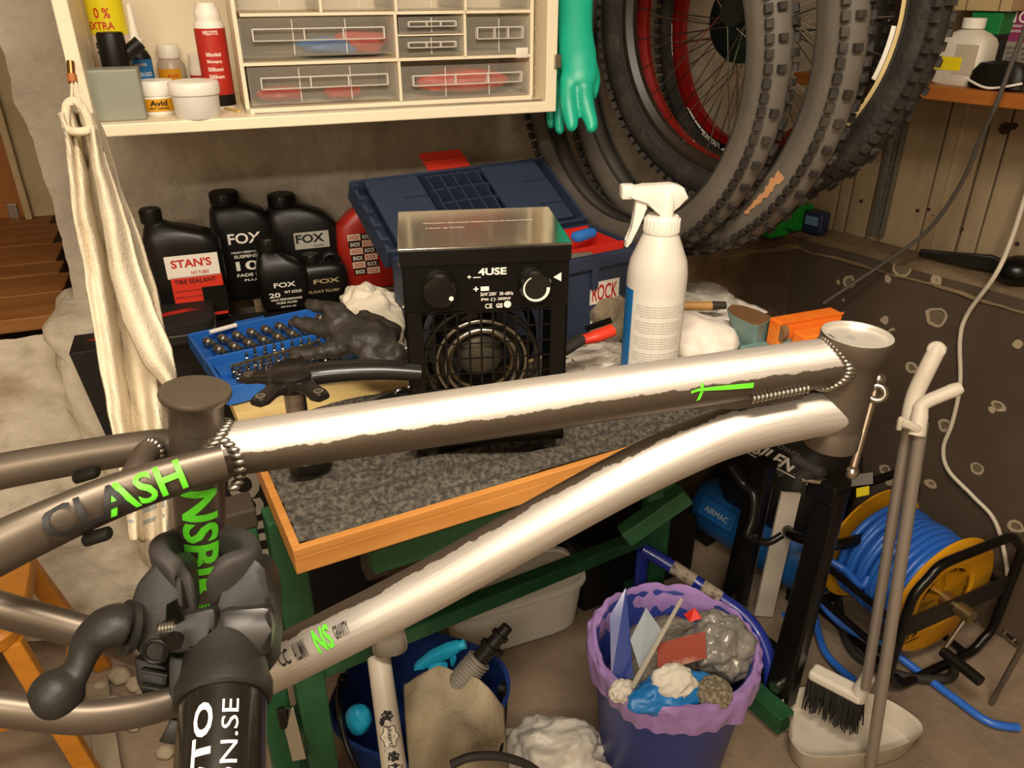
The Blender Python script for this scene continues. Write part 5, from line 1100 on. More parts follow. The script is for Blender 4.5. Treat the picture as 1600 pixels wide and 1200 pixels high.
# ================================================================== bicycle frame
FS = P(305, 612, .575); FH = P(1338, 560, .66)
FD = FH - FS; FD.z = 0; FD.normalize(); FN = V((FD.y, -FD.x, 0))                    # frame plane faces the camera
def FP(px, py, off=0.): return PP(px, py, FS + FN * off, FN)
def framepaint(name, lo, hi, amp=.05):
    """bare brushed metal between two lines along the tube, ragged old coating elsewhere"""
    m = bpy.data.materials.new(name); m.use_nodes = True; nt = m.node_tree; N, L = nt.nodes, nt.links; b = N['Principled BSDF']
    uv = N.new('ShaderNodeUVMap'); sx = N.new('ShaderNodeSeparateXYZ'); L.new(uv.outputs[0], sx.inputs[0])
    mp = N.new('ShaderNodeMapping'); mp.inputs['Scale'].default_value = (26, 5, 1); L.new(uv.outputs[0], mp.inputs[0])
    ns = N.new('ShaderNodeTexNoise'); ns.inputs['Scale'].default_value = 1; ns.inputs['Detail'].default_value = 9; ns.inputs['Roughness'].default_value = .65; L.new(mp.outputs[0], ns.inputs['Vector'])
    def mth(op, a, c, clamp=False):
        k = N.new('ShaderNodeMath'); k.operation = op; k.use_clamp = clamp
        for i, v in enumerate((a, c)):
            if isinstance(v, (int, float)): k.inputs[i].default_value = v
            else: L.new(v, k.inputs[i])
        return k.outputs[0]
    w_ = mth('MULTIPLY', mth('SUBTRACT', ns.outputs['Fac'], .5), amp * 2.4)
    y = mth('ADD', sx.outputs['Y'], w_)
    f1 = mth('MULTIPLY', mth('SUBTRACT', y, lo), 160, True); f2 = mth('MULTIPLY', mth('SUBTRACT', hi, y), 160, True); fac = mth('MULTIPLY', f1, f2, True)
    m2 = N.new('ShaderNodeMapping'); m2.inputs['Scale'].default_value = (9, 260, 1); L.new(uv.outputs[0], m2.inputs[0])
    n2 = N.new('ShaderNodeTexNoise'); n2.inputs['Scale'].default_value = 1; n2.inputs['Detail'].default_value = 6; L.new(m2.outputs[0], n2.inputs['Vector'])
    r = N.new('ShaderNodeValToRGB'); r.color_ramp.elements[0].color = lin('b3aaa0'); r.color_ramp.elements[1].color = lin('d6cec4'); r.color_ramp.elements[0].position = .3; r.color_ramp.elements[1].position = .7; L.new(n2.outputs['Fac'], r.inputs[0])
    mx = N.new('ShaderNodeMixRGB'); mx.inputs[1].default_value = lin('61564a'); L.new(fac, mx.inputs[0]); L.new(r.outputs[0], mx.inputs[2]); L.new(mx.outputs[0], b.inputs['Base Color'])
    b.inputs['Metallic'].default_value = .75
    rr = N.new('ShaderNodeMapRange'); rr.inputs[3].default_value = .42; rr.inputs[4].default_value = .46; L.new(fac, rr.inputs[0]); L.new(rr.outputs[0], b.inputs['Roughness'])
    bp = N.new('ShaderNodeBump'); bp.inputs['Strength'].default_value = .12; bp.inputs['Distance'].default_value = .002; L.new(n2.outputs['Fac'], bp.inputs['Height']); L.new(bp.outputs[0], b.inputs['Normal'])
    return m
RAW = M('dark_raw_coat', '5f554a', .42, .7, vary=('6c6155', 8, .4, .7))
WELD = M('weld_bead', '8d857a', .3, .9)
fm = thing('bicycle_frame', 'half stripped aluminium bicycle frame clamped across the scene', 'bicycle frame', FP(318, 1075), math.atan2(FD.y, FD.x))
st0, st1 = FP(305, 634), FP(324, 1060); SR = .0193
stt = FP(305, 610)
bm = nb(); sweep(bm, [st0 + (st1 - st0) * (i / 20) for i in range(21)], SR, 36, uv=True); part('seat_tube', bm, RAW, fm)
sd = (st1 - st0).normalized()
bm = nb(); lathe(bm, [(0, -.0002), (.0252, 0), (.0258, .002), (.0252, .0045), (.0215, .008), (SR * 1.03, .013), (SR * 1.01, .03)], stt, -sd * -1, 44); part('seat_tube_cap', bm, RAW, fm)
t0, t1 = FP(330, 706), FP(1330, 561); TR = .0208
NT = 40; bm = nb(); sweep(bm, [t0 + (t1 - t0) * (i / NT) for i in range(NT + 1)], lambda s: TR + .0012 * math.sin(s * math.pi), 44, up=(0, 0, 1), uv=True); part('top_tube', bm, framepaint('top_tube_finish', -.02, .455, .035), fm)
dp_ = [FP(x, y) for x, y in ((1316, 640), (1247, 649), (1140, 674), (1060, 706), (960, 755), (800, 843), (660, 921), (517, 994), (420, 1042), (325, 1082))]
dpts = spline(dp_, 8)
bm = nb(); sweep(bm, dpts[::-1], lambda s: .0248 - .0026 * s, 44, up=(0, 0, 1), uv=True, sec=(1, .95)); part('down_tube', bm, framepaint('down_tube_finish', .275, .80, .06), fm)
h0_, h1_ = FP(1340, 522), FP(1297, 692); hd_ = (h1_ - h0_).normalized(); HL = (h1_ - h0_).length
prof = [(.0240, .018), (.0242, .006), (.0268, 0), (.0288, 0), (.0292, .004), (.0285, .014), (.0262, .020), (.0238, .028), (.0225, .045), (.0222, HL * .55), (.0228, HL - .022), (.0226, HL - .018), (.0236, HL - .016), (.0236, HL), (0, HL)]
bm = nb(); lathe(bm, prof, h0_, hd_, 48); part('head_tube', bm, RAW, fm)
def ontube0(px, py, p0=None, p1=None, r=None):
    p0, p1, r = p0 or t0, p1 or t1, r or TR; c_ = V((0, 0, CAMZ)); rr_ = ray(px, py).normalized(); d = (V(p1) - V(p0)).normalized(); w_ = c_ - V(p0)
    a = rr_ - d * rr_.dot(d); b = w_ - d * w_.dot(d); A2, B2, C2 = a.dot(a), 2 * a.dot(b), b.dot(b) - r * r
    return c_ + rr_ * ((-B2 - math.sqrt(max(B2 * B2 - 4 * A2 * C2, 0))) / (2 * A2))
bm = nb(); lathe(bm, [(.0236, .022), (.0241, .002), (.0262, -.0004), (.0284, -.0004), (.0290, .003)], h0_, hd_, 48); lathe(bm, [(.0, .0225), (.0236, .022)], h0_, hd_, 48, cap=False); part('bearing_cup', bm, M('polished_cup', 'cfc8bc', .3, .6), fm)
def weld(name, p0, d, r, q0, e, R_, span=.15, n=34, size=.0042, back=True):
    """beads where a tube running along d meets a cylinder about q0, e"""
    d, e = V(d).normalized(), V(e).normalized(); x, y = axes(d); bm = nb()
    for i in range(n):
        a = math.tau * i / n; q = V(p0) + (x * math.cos(a) + y * math.sin(a)) * (r + .0008); lo, hi = 0., span
        f = lambda s: ((q + d * s - q0) - e * (q + d * s - q0).dot(e)).length - R_
        if f(0) * f(span) > 0: continue
        for _ in range(28):
            m_ = (lo + hi) / 2
            if f(lo) * f(m_) <= 0: hi = m_
            else: lo = m_
        c_ = q + d * lo; tg = (x * -math.sin(a) + y * math.cos(a))
        ball(bm, c_, size, 10, (.55, 1.15, .62), tg, d, tg.cross(d))
    return part(name, bm, WELD, fm, kind='stuff')
weld('weld', t1 - (t1 - t0).normalized() * .09, t1 - t0, TR, h0_, hd_, .0252, .09, 40, .0050)
weld('weld', t0 + (t1 - t0).normalized() * .10, t0 - t1, TR, st0, sd, SR + .0022, .10, 40, .0050)
weld('weld', dp_[1] - (dp_[0] - dp_[1]).normalized() * .015, dp_[0] - dp_[1], .0232, h0_, hd_, .0248, .09, 40, .0050)
bm = nb()
for x, y in ((350, 689), (358, 695), (365, 703), (370, 712), (373.5, 722), (375, 733), (374.5, 744), (371, 754), (365, 762)):
    q = ontube0(x, y); ball(bm, q, .0046, 10, (1.1, .6, .62), FD, Z, FN)
part('weld', bm, WELD, fm, kind='stuff')
# gusset under the top tube
bm = nb(); prism(bm, [(0, 0), (.10, .020), (.10, -.006), (.04, -.006)], .016, (t1 - t0).normalized(), Z, FP(1075, 634), bev=.002); part('gusset', bm, RAW, fm)
bm = nb(); ga, gb = FP(1178, 622, .020), FP(1262, 606, .021)
for i in range(14): ball(bm, ga + (gb - ga) * (i / 13) - Z * .001, .0038, 10, (.6, 1, 1), FD); 
part('weld', bm, WELD, fm)
# rear triangle
def stay(name, pts, r0, r1, mat=RAW, sec=(.82, 1)):
    q = spline([P(*a) for a in pts], 8); bm = nb(); sweep(bm, q, lambda s: r0 + (r1 - r0) * s, 28, up=(0, 0, 1), sec=sec); part(name, bm, mat, fm); return q
near = [(352, 722, .566), (270, 745, .553), (180, 775, .540), (60, 827, .518), (-60, 885, .50)]
nq = stay('seat_stay', near, .0118, .0168, sec=(.85, 1.14))
far = [(300, 692, .60), (230, 698, .603), (120, 715, .598), (0, 737, .59), (-120, 765, .58)]
fq = stay('seat_stay', far, .0128, .0148)
stay('stay_bridge', [(196, 762, .545), (214, 735, .556), (228, 708, .58), (246, 696, .603)], .0090, .0085, sec=(1, 1))
stay('chain_stay', [(-80, 925, .56), (0, 952, .565), (110, 982, .58), (190, 1005, .59), (310, 1060, .605)], .0142, .0128)
stay('chain_stay', [(-80, 1100, .51), (0, 1108, .515), (120, 1121, .53), (200, 1114, .545), (260, 1100, .56), (315, 1080, .575)], .0128, .0120)
bm = nb(); bb = FP(318, 1078); tube(bm, bb - FN * .034, bb + FN * .034, .0225, n=36); part('bottom_bracket', bm, RAW, fm)
nd = (P(*near[0]) - P(*near[2])).normalized(); weld('weld', P(*near[1]), nd, .0122, st0, sd, SR + .001, .07, 26, .0040)
wq = P(246, 696, .595); bm = nb()
for i in range(14): a = math.tau * i / 14; ball(bm, wq + V((math.cos(a) * .006, 0, math.sin(a) * .009)) - V((.0, .008, 0)), .0030, 8)
part('weld', bm, WELD, fm)
for x, y, t_ in ((135, 742, .592), (152, 838, .53)):
    bm = nb(); box(bm, P(x, y, t_), (.020, .010, .008), (P(x + 30, y - 9, t_) - P(x, y, t_)).normalized(), bev=.003); part('cable_guide', bm, BLACKP, fm)
# lettering
def tubetext(s_, p0, p1, r, px, py, wd, ht, mat, bold, flip=False, shear=0.):
    """letters run from p0 to p1 round the side of the tube that a pixel shows"""
    p0, p1 = V(p0), V(p1); d = (p1 - p0).normalized(); rr_ = ray(px, py)
    c_ = V((0, 0, CAMZ)); o_ = c_ + rr_ * ((p0 - c_).dot(rr_) / rr_.length_squared)
    # axis point closest to the pixel ray
    best = min(((p0 + (p1 - p0) * (k / 200)) for k in range(-40, 241)), key=lambda q: (q - c_).cross(rr_.normalized()).length)
    u = (c_ - best); u = (u - d * u.dot(d)).normalized(); vdir = u.cross(d) * -1
    vdir = d.cross(u) * -1
    return text_wrap('lettering', s_, lambda x, y: best + d * x + (u * math.cos(y / r) + vdir * math.sin(y / r)) * (r + .0004), wd, ht, mat, fm, bold, .0025, 1, shear)
A_, B_ = P(60, 827, .518), P(270, 745, .553)
tubetext('ASH', A_, B_, .0146, 228, 764, .052, .0235, GREENP, .02)
tubetext('CLA', A_, B_, .0156, 142, 800, .054, .0235, BPRINT, .02)
tubetext('NSBIKES', st0, st1, SR, 313, 866, .150, .028, GREENP, .03)
tubetext('ONE', st0, st1, SR, 318, 935, .02, .02, BPRINT, .03)
# leftovers of the decals by the lower end of the down tube
DA, DB_ = FP(480, 1010), FP(640, 932)
for s_, x, y, w_, h_, m_ in (('CC', 452, 997, .010, .014, BPRINT), ('ALUMIN', 475, 985, .012, .016, BPRINT), ('GRAVITY', 535, 948, .014, .012, BPRINT)): tubetext(s_, DA, DB_, .0240, x, y, w_, h_, m_, .01)
tubetext('NS', DA, DB_, .0241, 508, 962, .016, .022, GREENP, .03)
def ontube(px, py, p0, p1, r):
    c_ = V((0, 0, CAMZ)); rr_ = ray(px, py).normalized(); d = (V(p1) - V(p0)).normalized(); w_ = c_ - V(p0)
    a = rr_ - d * rr_.dot(d); b = w_ - d * w_.dot(d); A2, B2, C2 = a.dot(a), 2 * a.dot(b), b.dot(b) - r * r; D_ = B2 * B2 - 4 * A2 * C2
    return c_ + rr_ * ((-B2 - math.sqrt(max(D_, 0))) / (2 * A2))
def decal(pts, mat, p0, p1, r, name='decal'):
    bm = nb(); bm.faces.new([bm.verts.new(ontube(x, y, p0, p1, r + .0005)) for x, y in pts]); part(name, bm, mat, fm, smooth=False)
for q in ([(1080, 611), (1092, 607), (1135, 602), (1178, 598), (1177, 606), (1135, 609), (1092, 611), (1080, 615)], [(1096, 598), (1100, 599), (1099, 612), (1094, 624), (1088, 627), (1094, 613)]): decal(q, GREENP, t0, t1, TR + .0012)

# ================================================================== repair stand holding the seat tube
CLP = M('clamp_plastic', '1c1a16', .5, spec=.35, vary=('27241f', 10, .4, .7), bump=(90, .06)); CLR = M('clamp_rubber', '2f2b27', .7)
ax0, ax1 = P(352, 1040, .555), P(338, 1330, .47); axd = (ax1 - ax0).normalized(); axend = ax1
rs = thing('repair_stand', 'black bicycle repair stand clamp gripping the seat tube', 'repair stand', V((axend.x, axend.y, 0)))
def cl(name, pts, t, th, mat=CLP, bev=.004, tilt=0.):
    """moulded plate from a pixel outline facing the camera side of the frame"""
    o = P(sum(p[0] for p in pts) / len(pts), sum(p[1] for p in pts) / len(pts), t); nrm = (FN * math.cos(R(35 + tilt)) + Z * math.sin(R(35 + tilt)))
    X = FD; Y = nrm.cross(X); out = []
    for x, y in pts: q = PP(x, y, o, nrm) - o; out.append((q.dot(X), q.dot(Y)))
    bm = nb(); prism(bm, out, th, X, Y, o - nrm * th / 2, bev=bev); return part(name, bm, mat, rs, angle=35)
cl('jaw_body', [(243, 876), (262, 866), (282, 880), (288, 958), (252, 925), (249, 975), (256, 1000), (262, 1030), (258, 1040), (232, 1034), (212, 1020), (200, 990), (199, 952), (212, 912)], .555, .05)
cl('jaw_ribs', [(206, 1025), (262, 1042), (262, 1116), (250, 1120), (228, 1100), (211, 1070)], .565, .04)
for y in (1052, 1076, 1100): cl('rib', [(214, y - 6), (262, y + 2), (262, y + 8), (218, y)], .556, .012, CLP, .0015)
cl('clamp_body', [(338, 905), (362, 888), (398, 868), (416, 888), (424, 930), (424, 1000), (420, 1060), (340, 1030), (336, 960)], .560, .055, CLP, .006)
cl('clamp_band', [(338, 952), (424, 946), (424, 985), (418, 1030), (338, 1024)], .549, .02, M('clamp_dark', '221f1b', .32), .006)
cl('hinge_link', [(284, 960), (336, 948), (338, 986), (312, 1000), (296, 1020), (266, 1024), (254, 1010), (256, 996), (270, 988), (283, 984)], .540, .022, CLP, .004)
cl('lever_arm', [(262, 1024), (300, 1030), (300, 1110), (262, 1116)], .555, .03, CLP, .003)
bm = nb(); q = P(275, 996, .527); tube(bm, q, q + FN * .004 - V((0, .002, 0)), .0056, n=20); part('pivot_bolt', bm, BLACKM, rs)
bm = nb(); tube(bm, P(248, 986, .552), P(276, 982, .560), .0048, n=18)
for i in range(5): torus(bm, P(252 + 5 * i, 985.5 - .7 * i, .552 + .0014 * i), FD, .006, .0012, 20, 6)
part('adjusting_screw', bm, CHROME, rs)
bm = nb(); q = P(243, 1018, .530); torus(bm, q, FN + Z * .5, .0075, .0016, 24, 8); part('washer', bm, BLACKM, rs)
for nm, pts in (('jaw_pad', [(292, 958, .573), (288, 915, .566), (276, 892, .562), (254, 872, .567), (249, 858, .585), (262, 846, .606), (282, 842, .622)]), ('jaw_pad', [(334, 914, .566), (338, 898, .560), (356, 884, .560), (386, 872, .570), (393, 858, .590), (380, 844, .612), (352, 836, .628)])):
    q = spline([P(*a) for a in pts], 6); bm = nb(); rings = []
    for i, c_ in enumerate(q):
        d = (q[min(i + 1, len(q) - 1)] - q[max(i - 1, 0)]).normalized(); s_ = d.cross(Z).normalized(); rings.append(sring(c_ - Z * .008, .0072, .016, s_, Z, 4, 20))
    loft(bm, rings); part(nm, bm, CLR, rs, angle=50)
# handle with ball end
bm = nb(); ch = [(203, 978, .552, .016), (182, 976, .548, .017), (160, 984, .545, .0165), (140, 1002, .542, .0135), (128, 1028, .538, .0105), (118, 1052, .534, .0102), (104, 1072, .530, .0125)]
chain(bm, [P(x, y, t_) for x, y, t_, r_ in ch], [c[3] for c in ch], 20, (1, .8)); ball(bm, P(88, 1086, .527), .0178, 24)
remesh(part('clamp_handle', bm, M('handle_plastic', '221f1b', .5, spec=.35, bump=(140, .06)), rs), .0022, 6)
bm = nb(); tube(bm, P(196, 980, .553), P(206, 980, .556), .019, n=24); part('handle_boss', bm, CLP, rs)
# collar and arm
bm = nb(); lathe(bm, [(0, -.022), (.027, -.022), (.0285, -.008), (.0295, .008), (.0325, .016), (.0325, .026), (.0305, .028), (0, .028)], ax0, axd, 44); part('collar', bm, CLP, rs)
bm = nb(); tube(bm, ax0 + axd * .02, ax1, .0285, n=44); part('arm_tube', bm, M('arm_black', '16130f', .25, coat=.4), rs)
u_ = (V((0, 0, CAMZ)) - P(345, 1150, .52)); u_ = (u_ - axd * u_.dot(axd)).normalized(); v_ = u_.cross(axd)
if v_.x < 0: v_ = -v_
def armtext(s_, along, ang, wd, ht, m, b_):
    text_wrap('lettering', s_, lambda x, y: ax0 + axd * (along - x) + (u_ * math.cos((ang - y) / .0288) + v_ * math.sin((ang - y) / .0288)) * .0288, wd, ht, m, rs, b_, .003, 1)
armtext('MOTO', .082, -.0125, .086, .0125, WPRINT, .03); armtext('STATION.SE', .098, .0045, .118, .0105, WPRINT, .0)
bm = nb(); pb_ = V((axend.x, axend.y, .05)); tube(bm, pb_, axend + Z * .02, .024, n=32); part('post', bm, BLACKM, rs)
for a in (200, 320, 80): bm = nb(); e = V((math.cos(R(a)), math.sin(R(a)), 0)); bar(bm, pb_, pb_ + e * .42 - Z * .03, .035, .03, bev=.003); part('foot', bm, BLACKM, rs, smooth=False)
cl('tool_tab', [(247, 1160), (266, 1124), (284, 1128), (284, 1166)], .545, .006, BLACKP, .001)
# ================================================================== things on the floor
# white lidded tub under the bench
WT = M('tub_plastic', 'd9d4c8', .4, sss=.1)
p = PZ(800, 975, 0); tL = .165; tW = .075; tH = .135; ta = R(22); X = V((math.cos(ta), math.sin(ta), 0)); Y = V((-X.y, X.x, 0))
t = thing('storage_tub', 'long white lidded plastic tub on the floor under the bench', 'tub', p, ta)
bm = nb(); loft(bm, [sring(p + Z * z_, tL * s_, tW * s_, X, Y, 4.5, 44) for z_, s_ in ((.001, .90), (.006, .92), (tH, 1.0))]); part('tub_body', bm, WT, t, angle=50)
bm = nb(); loft(bm, [sring(p + Z * (tH + z_), tL * s_ + a_, tW * s_ + a_, X, Y, 4.5, 44) for z_, s_, a_ in ((-.012, 1, .004), (-.002, 1, .007), (.004, 1, .006), (.005, 1, -.004), (.001, 1, -.008))]); ld = part('lid', bm, WT, t, angle=35)
for dx, w_ in ((.035, .035), (.038, .025)): text_flat('lettering', 'contents', p + Z * (tH + .0016) + X * dx + Y * (.012 - (.018 if w_ < .03 else 0)), X, Y, w_, .006, PR, t)
bm = nb(); box(bm, p + Z * (tH + .0014) + X * .085 + Y * .01, (.022, .014, .0006), X); part('print_block', bm, PR, t, smooth=False)

# blue bucket with its contents
bz_ = .245; p = P(658, 1082, 1.41); p = V((p.x, p.y, 0)); bz_ = zat(658, 1082, p)
NAVY = M('navy_bucket', '1b2f66', .4); bk = thing('bucket', 'navy blue bucket full of cleaning gear below the bench', 'bucket', p)
bx_ = V((math.cos(R(-20)), math.sin(R(-20)), 0)); by_ = V((-bx_.y, bx_.x, 0))
bm = nb(); loft(bm, [sring(p + Z * z_, r_ * 1.0, r_ * .93, bx_, by_, 2.8, 48) for z_, r_ in ((.002, .105), (bz_ * .5, .128), (bz_ - .012, .148), (bz_ - .010, .153), (bz_, .154), (bz_ - .001, .146), (bz_ * .5, .123), (.02, .100))], cap=True); part('bucket_wall', bm, NAVY, bk, angle=50)
bm = nb(); q0 = P(532, 1062, 1.36); q1 = P(790, 1078, 1.42); sweep(bm, spline([q0, P(530, 1110, 1.28), P(548, 1180, 1.25), P(600, 1260, 1.2), P(700, 1262, 1.22), P(775, 1190, 1.3), q1], 8), .0048, 10); part('bail_handle', bm, BLACKP, bk)
bm = nb(); tube(bm, q0 - bx_ * .0, q0 + bx_ * .012, .012, n=14); part('handle_lug', bm, BLACKP, bk)
bm = nb(); tube(bm, q1 - bx_ * .012, q1, .012, n=14); part('handle_lug', bm, BLACKP, bk)
CY = M('cyan_plastic', '1f9cc4', .4)
q = P(684, 1045, 1.40); t = thing('cyan_sprayer', 'cyan spray bottle head sticking out of the blue bucket', 'spray bottle', V((q.x, q.y, .02)))
bm = nb(); lathe(bm, [(.035, .015), (.037, .02), (.036, q.z - .05), (.016, q.z - .02), (.015, q.z - .005)], V((q.x, q.y, 0)), n=28); part('bottle', bm, CY, t)
bm = nb(); lathe(bm, [(.018, q.z - .022), (.019, q.z - .018), (.018, q.z + .008), (.010, q.z + .016), (0, q.z + .018)], V((q.x, q.y, 0)), n=24); part('collar', bm, CY, t)
SX = (P(720, 1012, 1.40) - P(646, 1032, 1.40)).normalized(); SY = Z; so_ = P(684, 1028, 1.395)
bm = nb(); prism(bm, [(-.046, -.010), (-.040, -.002), (-.015, .016), (.015, .024), (.040, .024), (.040, .006), (.018, .004), (.0, -.006), (-.012, -.008), (-.030, -.006)], .018, SX, SY, so_, bev=.003); part('spray_head', bm, CY, t)
bm = nb(); tube(bm, so_ + SX * .038 + Z * .015, so_ + SX * .052 + Z * .016, .009, n=14); part('nozzle', bm, CY, t)
bm = nb(); prism(bm, [(.020, .004), (.034, .006), (.034, -.012), (.028, -.028), (.022, -.026), (.024, -.010)], .010, SX, SY, so_, bev=.002); part('trigger', bm, CY, t)
t = thing('hose_nozzle', 'black garden hose spray gun with ribbed grey grip in the bucket', 'nozzle', P(715, 1075, 1.36))
ha, hb_ = P(722, 1062, 1.36), P(788, 985, 1.36); hd2 = (hb_ - ha).normalized(); L_ = (hb_ - ha).length
bm = nb(); lathe(bm, [(.020, -.06), (.022, 0), (.021, L_ * .3), (.017, L_ * .42)], ha, hd2, 28)
for i in range(9): torus(bm, ha + hd2 * (-.005 + .0062 * i), hd2, .021, .0022, 28, 6)
part('ribbed_grip', bm, M('grey_grip', '6f685d', .6), t)
bm = nb(); lathe(bm, [(.015, L_ * .4), (.015, L_ * .62), (.019, L_ * .63), (.019, L_ * .70), (.013, L_ * .71), (.012, L_ * .86), (.016, L_ * .87), (.016, L_ * .93), (.011, L_ * .94), (.010, L_ * 1.08), (0, L_ * 1.08)], ha, hd2, 24); part('barrel', bm, BLACKP, t)
bm = nb(); box(bm, ha + hd2 * L_ * .66 + V((.012, 0, -.012)), (.014, .014, .022), hd2, bev=.003); part('valve_lever', bm, BLACKP, t)
CHAM = M('chamois', '8d8068', .95, vary=('a3957a', 8, .4, .7), bump=(180, .3))
def drape(a, b):
    x = 632 + 155 * a + 10 * b; y = 1052 + 22 * abs(a - .35) * 2 + 185 * b - 12 * math.sin(a * 3)
    if a > .75: y += 30 * (a - .75) * (1 - b) * 3
    t_ = 1.34 - .14 * b + .10 * (a - .5) ** 2 - .018 * math.sin(a * 9 + b * 4) - .012 * math.sin(b * 7 - a * 5); q = P(x, y, t_); return q + V((0, .01 * nz(q, 9, 3), .008 * nz(q, 11, 3, 4)))
bm = nb(); grid(bm, drape, 50, 50); solid(solo('chamois_cloth', bm, CHAM, 'tan chamois cloth draped over the front of the blue bucket', 'cloth'), .004)
q = P(560, 1125, 1.34); bm = nb(); crumple(bm, V((q.x, q.y, q.z)), (.022, .02, .03), 4, .2, 2, 4); solo('cyan_sponge', bm, CY, 'small cyan sponge at the left wall of the blue bucket', 'sponge')

# floor pump
pa_, pb2 = P(592, 1028, 1.12), P(618, 1215, 1.03); PUM = M('pump_grey', 'b3a999', .4)
pd = V((0, 0, -1)); foot = V((pb2.x, pb2.y, 0)); pr_ = .0165
fp_ = thing('floor_pump', 'pale grey floor pump with cartoon stickers in front of the bucket', 'pump', foot)
bm = nb(); pdir = (pb2 - pa_).normalized(); low = pb2 + pdir * ((pb2.z - .03) / -pdir.z); tube(bm, pa_, low, pr_, n=32); part('barrel', bm, PUM, fp_)
bm = nb(); lathe(bm, [(.05, 0), (.05, .012), (.025, .04), (.02, .05)], V((low.x, low.y, 0)), n=32); part('base', bm, BLACKP, fp_)
g0, g1 = P(604, 975, 1.16), P(610, 1014, 1.085)
bm = nb(); gd = (g1 - g0).normalized(); rings = []; sxx, syy = axes(gd)
for s_, k in ((-.4, .85), (.0, 1), (.6, 1.05), (.9, .95), (1.0, .7), (1.03, .3)): rings.append(sring(g0 + (g1 - g0) * s_, .0235 * k, .017 * k, sxx, syy, 3, 28))
loft(bm, rings); part('grip', bm, M('grip_grey', '6e655a', .6), fp_)
for i in range(6): bm = nb(); q_ = g0 + (g1 - g0) * (.1 + .15 * i); loft(bm, [sring(q_ + gd * z_, .0242, .0178, sxx, syy, 3, 28) for z_ in (0, .0012)]); part('grip_rib', bm, MC['grip_grey'], fp_)
def onp(px, py): return ontube(px, py, pa_, low, pr_ + .0004)
def blob(px, py, w_, h_, seed, mat, tail=None):
    bm = nb(); pts = []
    for i in range(22):
        a = math.tau * i / 22; r_ = 1 + .16 * math.sin(a * 6 + seed); pts.append((px + w_ * r_ * math.cos(a), py + h_ * r_ * math.sin(a)))
    if tail: k = min(range(22), key=lambda i: (pts[i][0] - tail[0]) ** 2 + (pts[i][1] - tail[1]) ** 2); pts.insert(k, tail)
    c_ = bm.verts.new(onp(px, py)); vs = [bm.verts.new(onp(*a)) for a in pts]
    for i in range(len(vs)): bm.faces.new((c_, vs[i], vs[(i + 1) % len(vs)]))
    part('sticker', bm, mat, fp_, smooth=False)
blob(605, 1118, 9, 8, 1, BPRINT, (612, 1130)); blob(597, 1128, 4, 7, 3, BPRINT)
blob(609, 1151, 13.5, 18, 2, BPRINT, (600, 1176)); 
pr_ += .0004; blob(609, 1151, 12, 16.5, 2, M('sticker_white', 'c9bfae', .5), (601, 1173)); pr_ -= .0004
bd = (low - pa_).normalized(); bq = onp(609, 1151); bu_ = bq - pa_; bu_ = (bu_ - bd * bu_.dot(bd)).normalized(); bv_ = bd.cross(bu_)
if bv_.x < 0: bv_ = -bv_
pc0 = pa_ + bd * (bq - pa_).dot(bd)
text_wrap('lettering', 'phaart!', lambda x, y: pc0 + bd * x + (bu_ * math.cos(y / pr_) + bv_ * math.sin(y / pr_)) * (pr_ + .0014), .026, .008, BPRINT, fp_, .02, .003, 1)
blob(615, 1182, 9, 8, 4, BPRINT, (606, 1190)); blob(618, 1200, 12, 7, 5, BPRINT)

# rubbish bin with lilac bag
rc = P(1052, 1003, 1.385); bp_ = V((rc.x, rc.y, 0)); BH = rc.z; BR = .141
bn = thing('rubbish_bin', 'blue bin lined with a lilac bag overflowing with workshop rubbish', 'bin', bp_)
bm = nb(); lathe(bm, [(.105, .001), (.11, .006), (BR, BH - .005), (BR - .004, BH), (BR - .008, BH - .004), (.104, .012), (0, .012)], bp_, n=48); part('bin_wall', bm, M('bin_blue', '27357c', .4), bn)
LIL = M('lilac_film', '9b7bb5', .35, bump=(30, .35), sss=.1)
bm = nb()
def bag(a, b):
    an = a * math.tau; w1 = nz((math.cos(an) * 2, math.sin(an) * 2, b * 2), 1.6, 3); w2 = math.sin(an * 26 + 3 * math.sin(an * 3)) * .0022
    pf = [(.118, -.16), (.130, -.08), (BR - .012, -.02), (BR - .004, .004), (BR + .004, .006), (BR + .010, -.006), (BR + .009, -.030), (BR + .004, -.050 - .012 * (1 + w1))]
    s_ = b * 7; i = min(int(s_), 6); f = s_ - i; r_ = pf[i][0] * (1 - f) + pf[i + 1][0] * f; z_ = pf[i][1] * (1 - f) + pf[i + 1][1] * f
    r_ += .006 * w1 * (.4 + b) + w2 * b; return bp_ + V((r_ * math.cos(an), r_ * math.sin(an), BH + z_ + .008 * w1 * b))
g_ = [[bm.verts.new(bag(i / 160, j / 21)) for j in range(22)] for i in range(160)]
for i in range(160):
    for j in range(21): bm.faces.new((g_[i][j], g_[(i + 1) % 160][j], g_[(i + 1) % 160][j + 1], g_[i][j + 1]))
part('bin_bag', bm, LIL, bn)
def inbin(px, py, dz=0.): return PZ(px, py, BH - .005 + dz)
bm = nb(); c_ = bp_ + Z * (BH - .055); crumple(bm, c_, (.10, .10, .045), 21, .3, 3, 5); solo('shavings_heap', bm, M('grey_waste', '6a6358', .8, vary=('8d8474', 30, .4, .7), bump=(90, .8)), 'grey crumpled waste filling the bin under the other rubbish', 'waste')
def junk(nm, lb, cat, px, py, s, mat, seed, amp=.35, fr=3., dz=0.): q = inbin(px, py, dz); bm = nb(); crumple(bm, q, s, seed, amp, fr, 5, None, V((.95, .3, 0)).normalized()); return solo(nm, bm, mat, lb, cat)
junk('blue_glove_waste', 'crumpled blue plastic at the front of the bin', 'plastic', 1045, 1082, (.066, .034, .028), M('blue_film', '1c72b8', .35, bump=(25, .5)), 31, .4, 3)
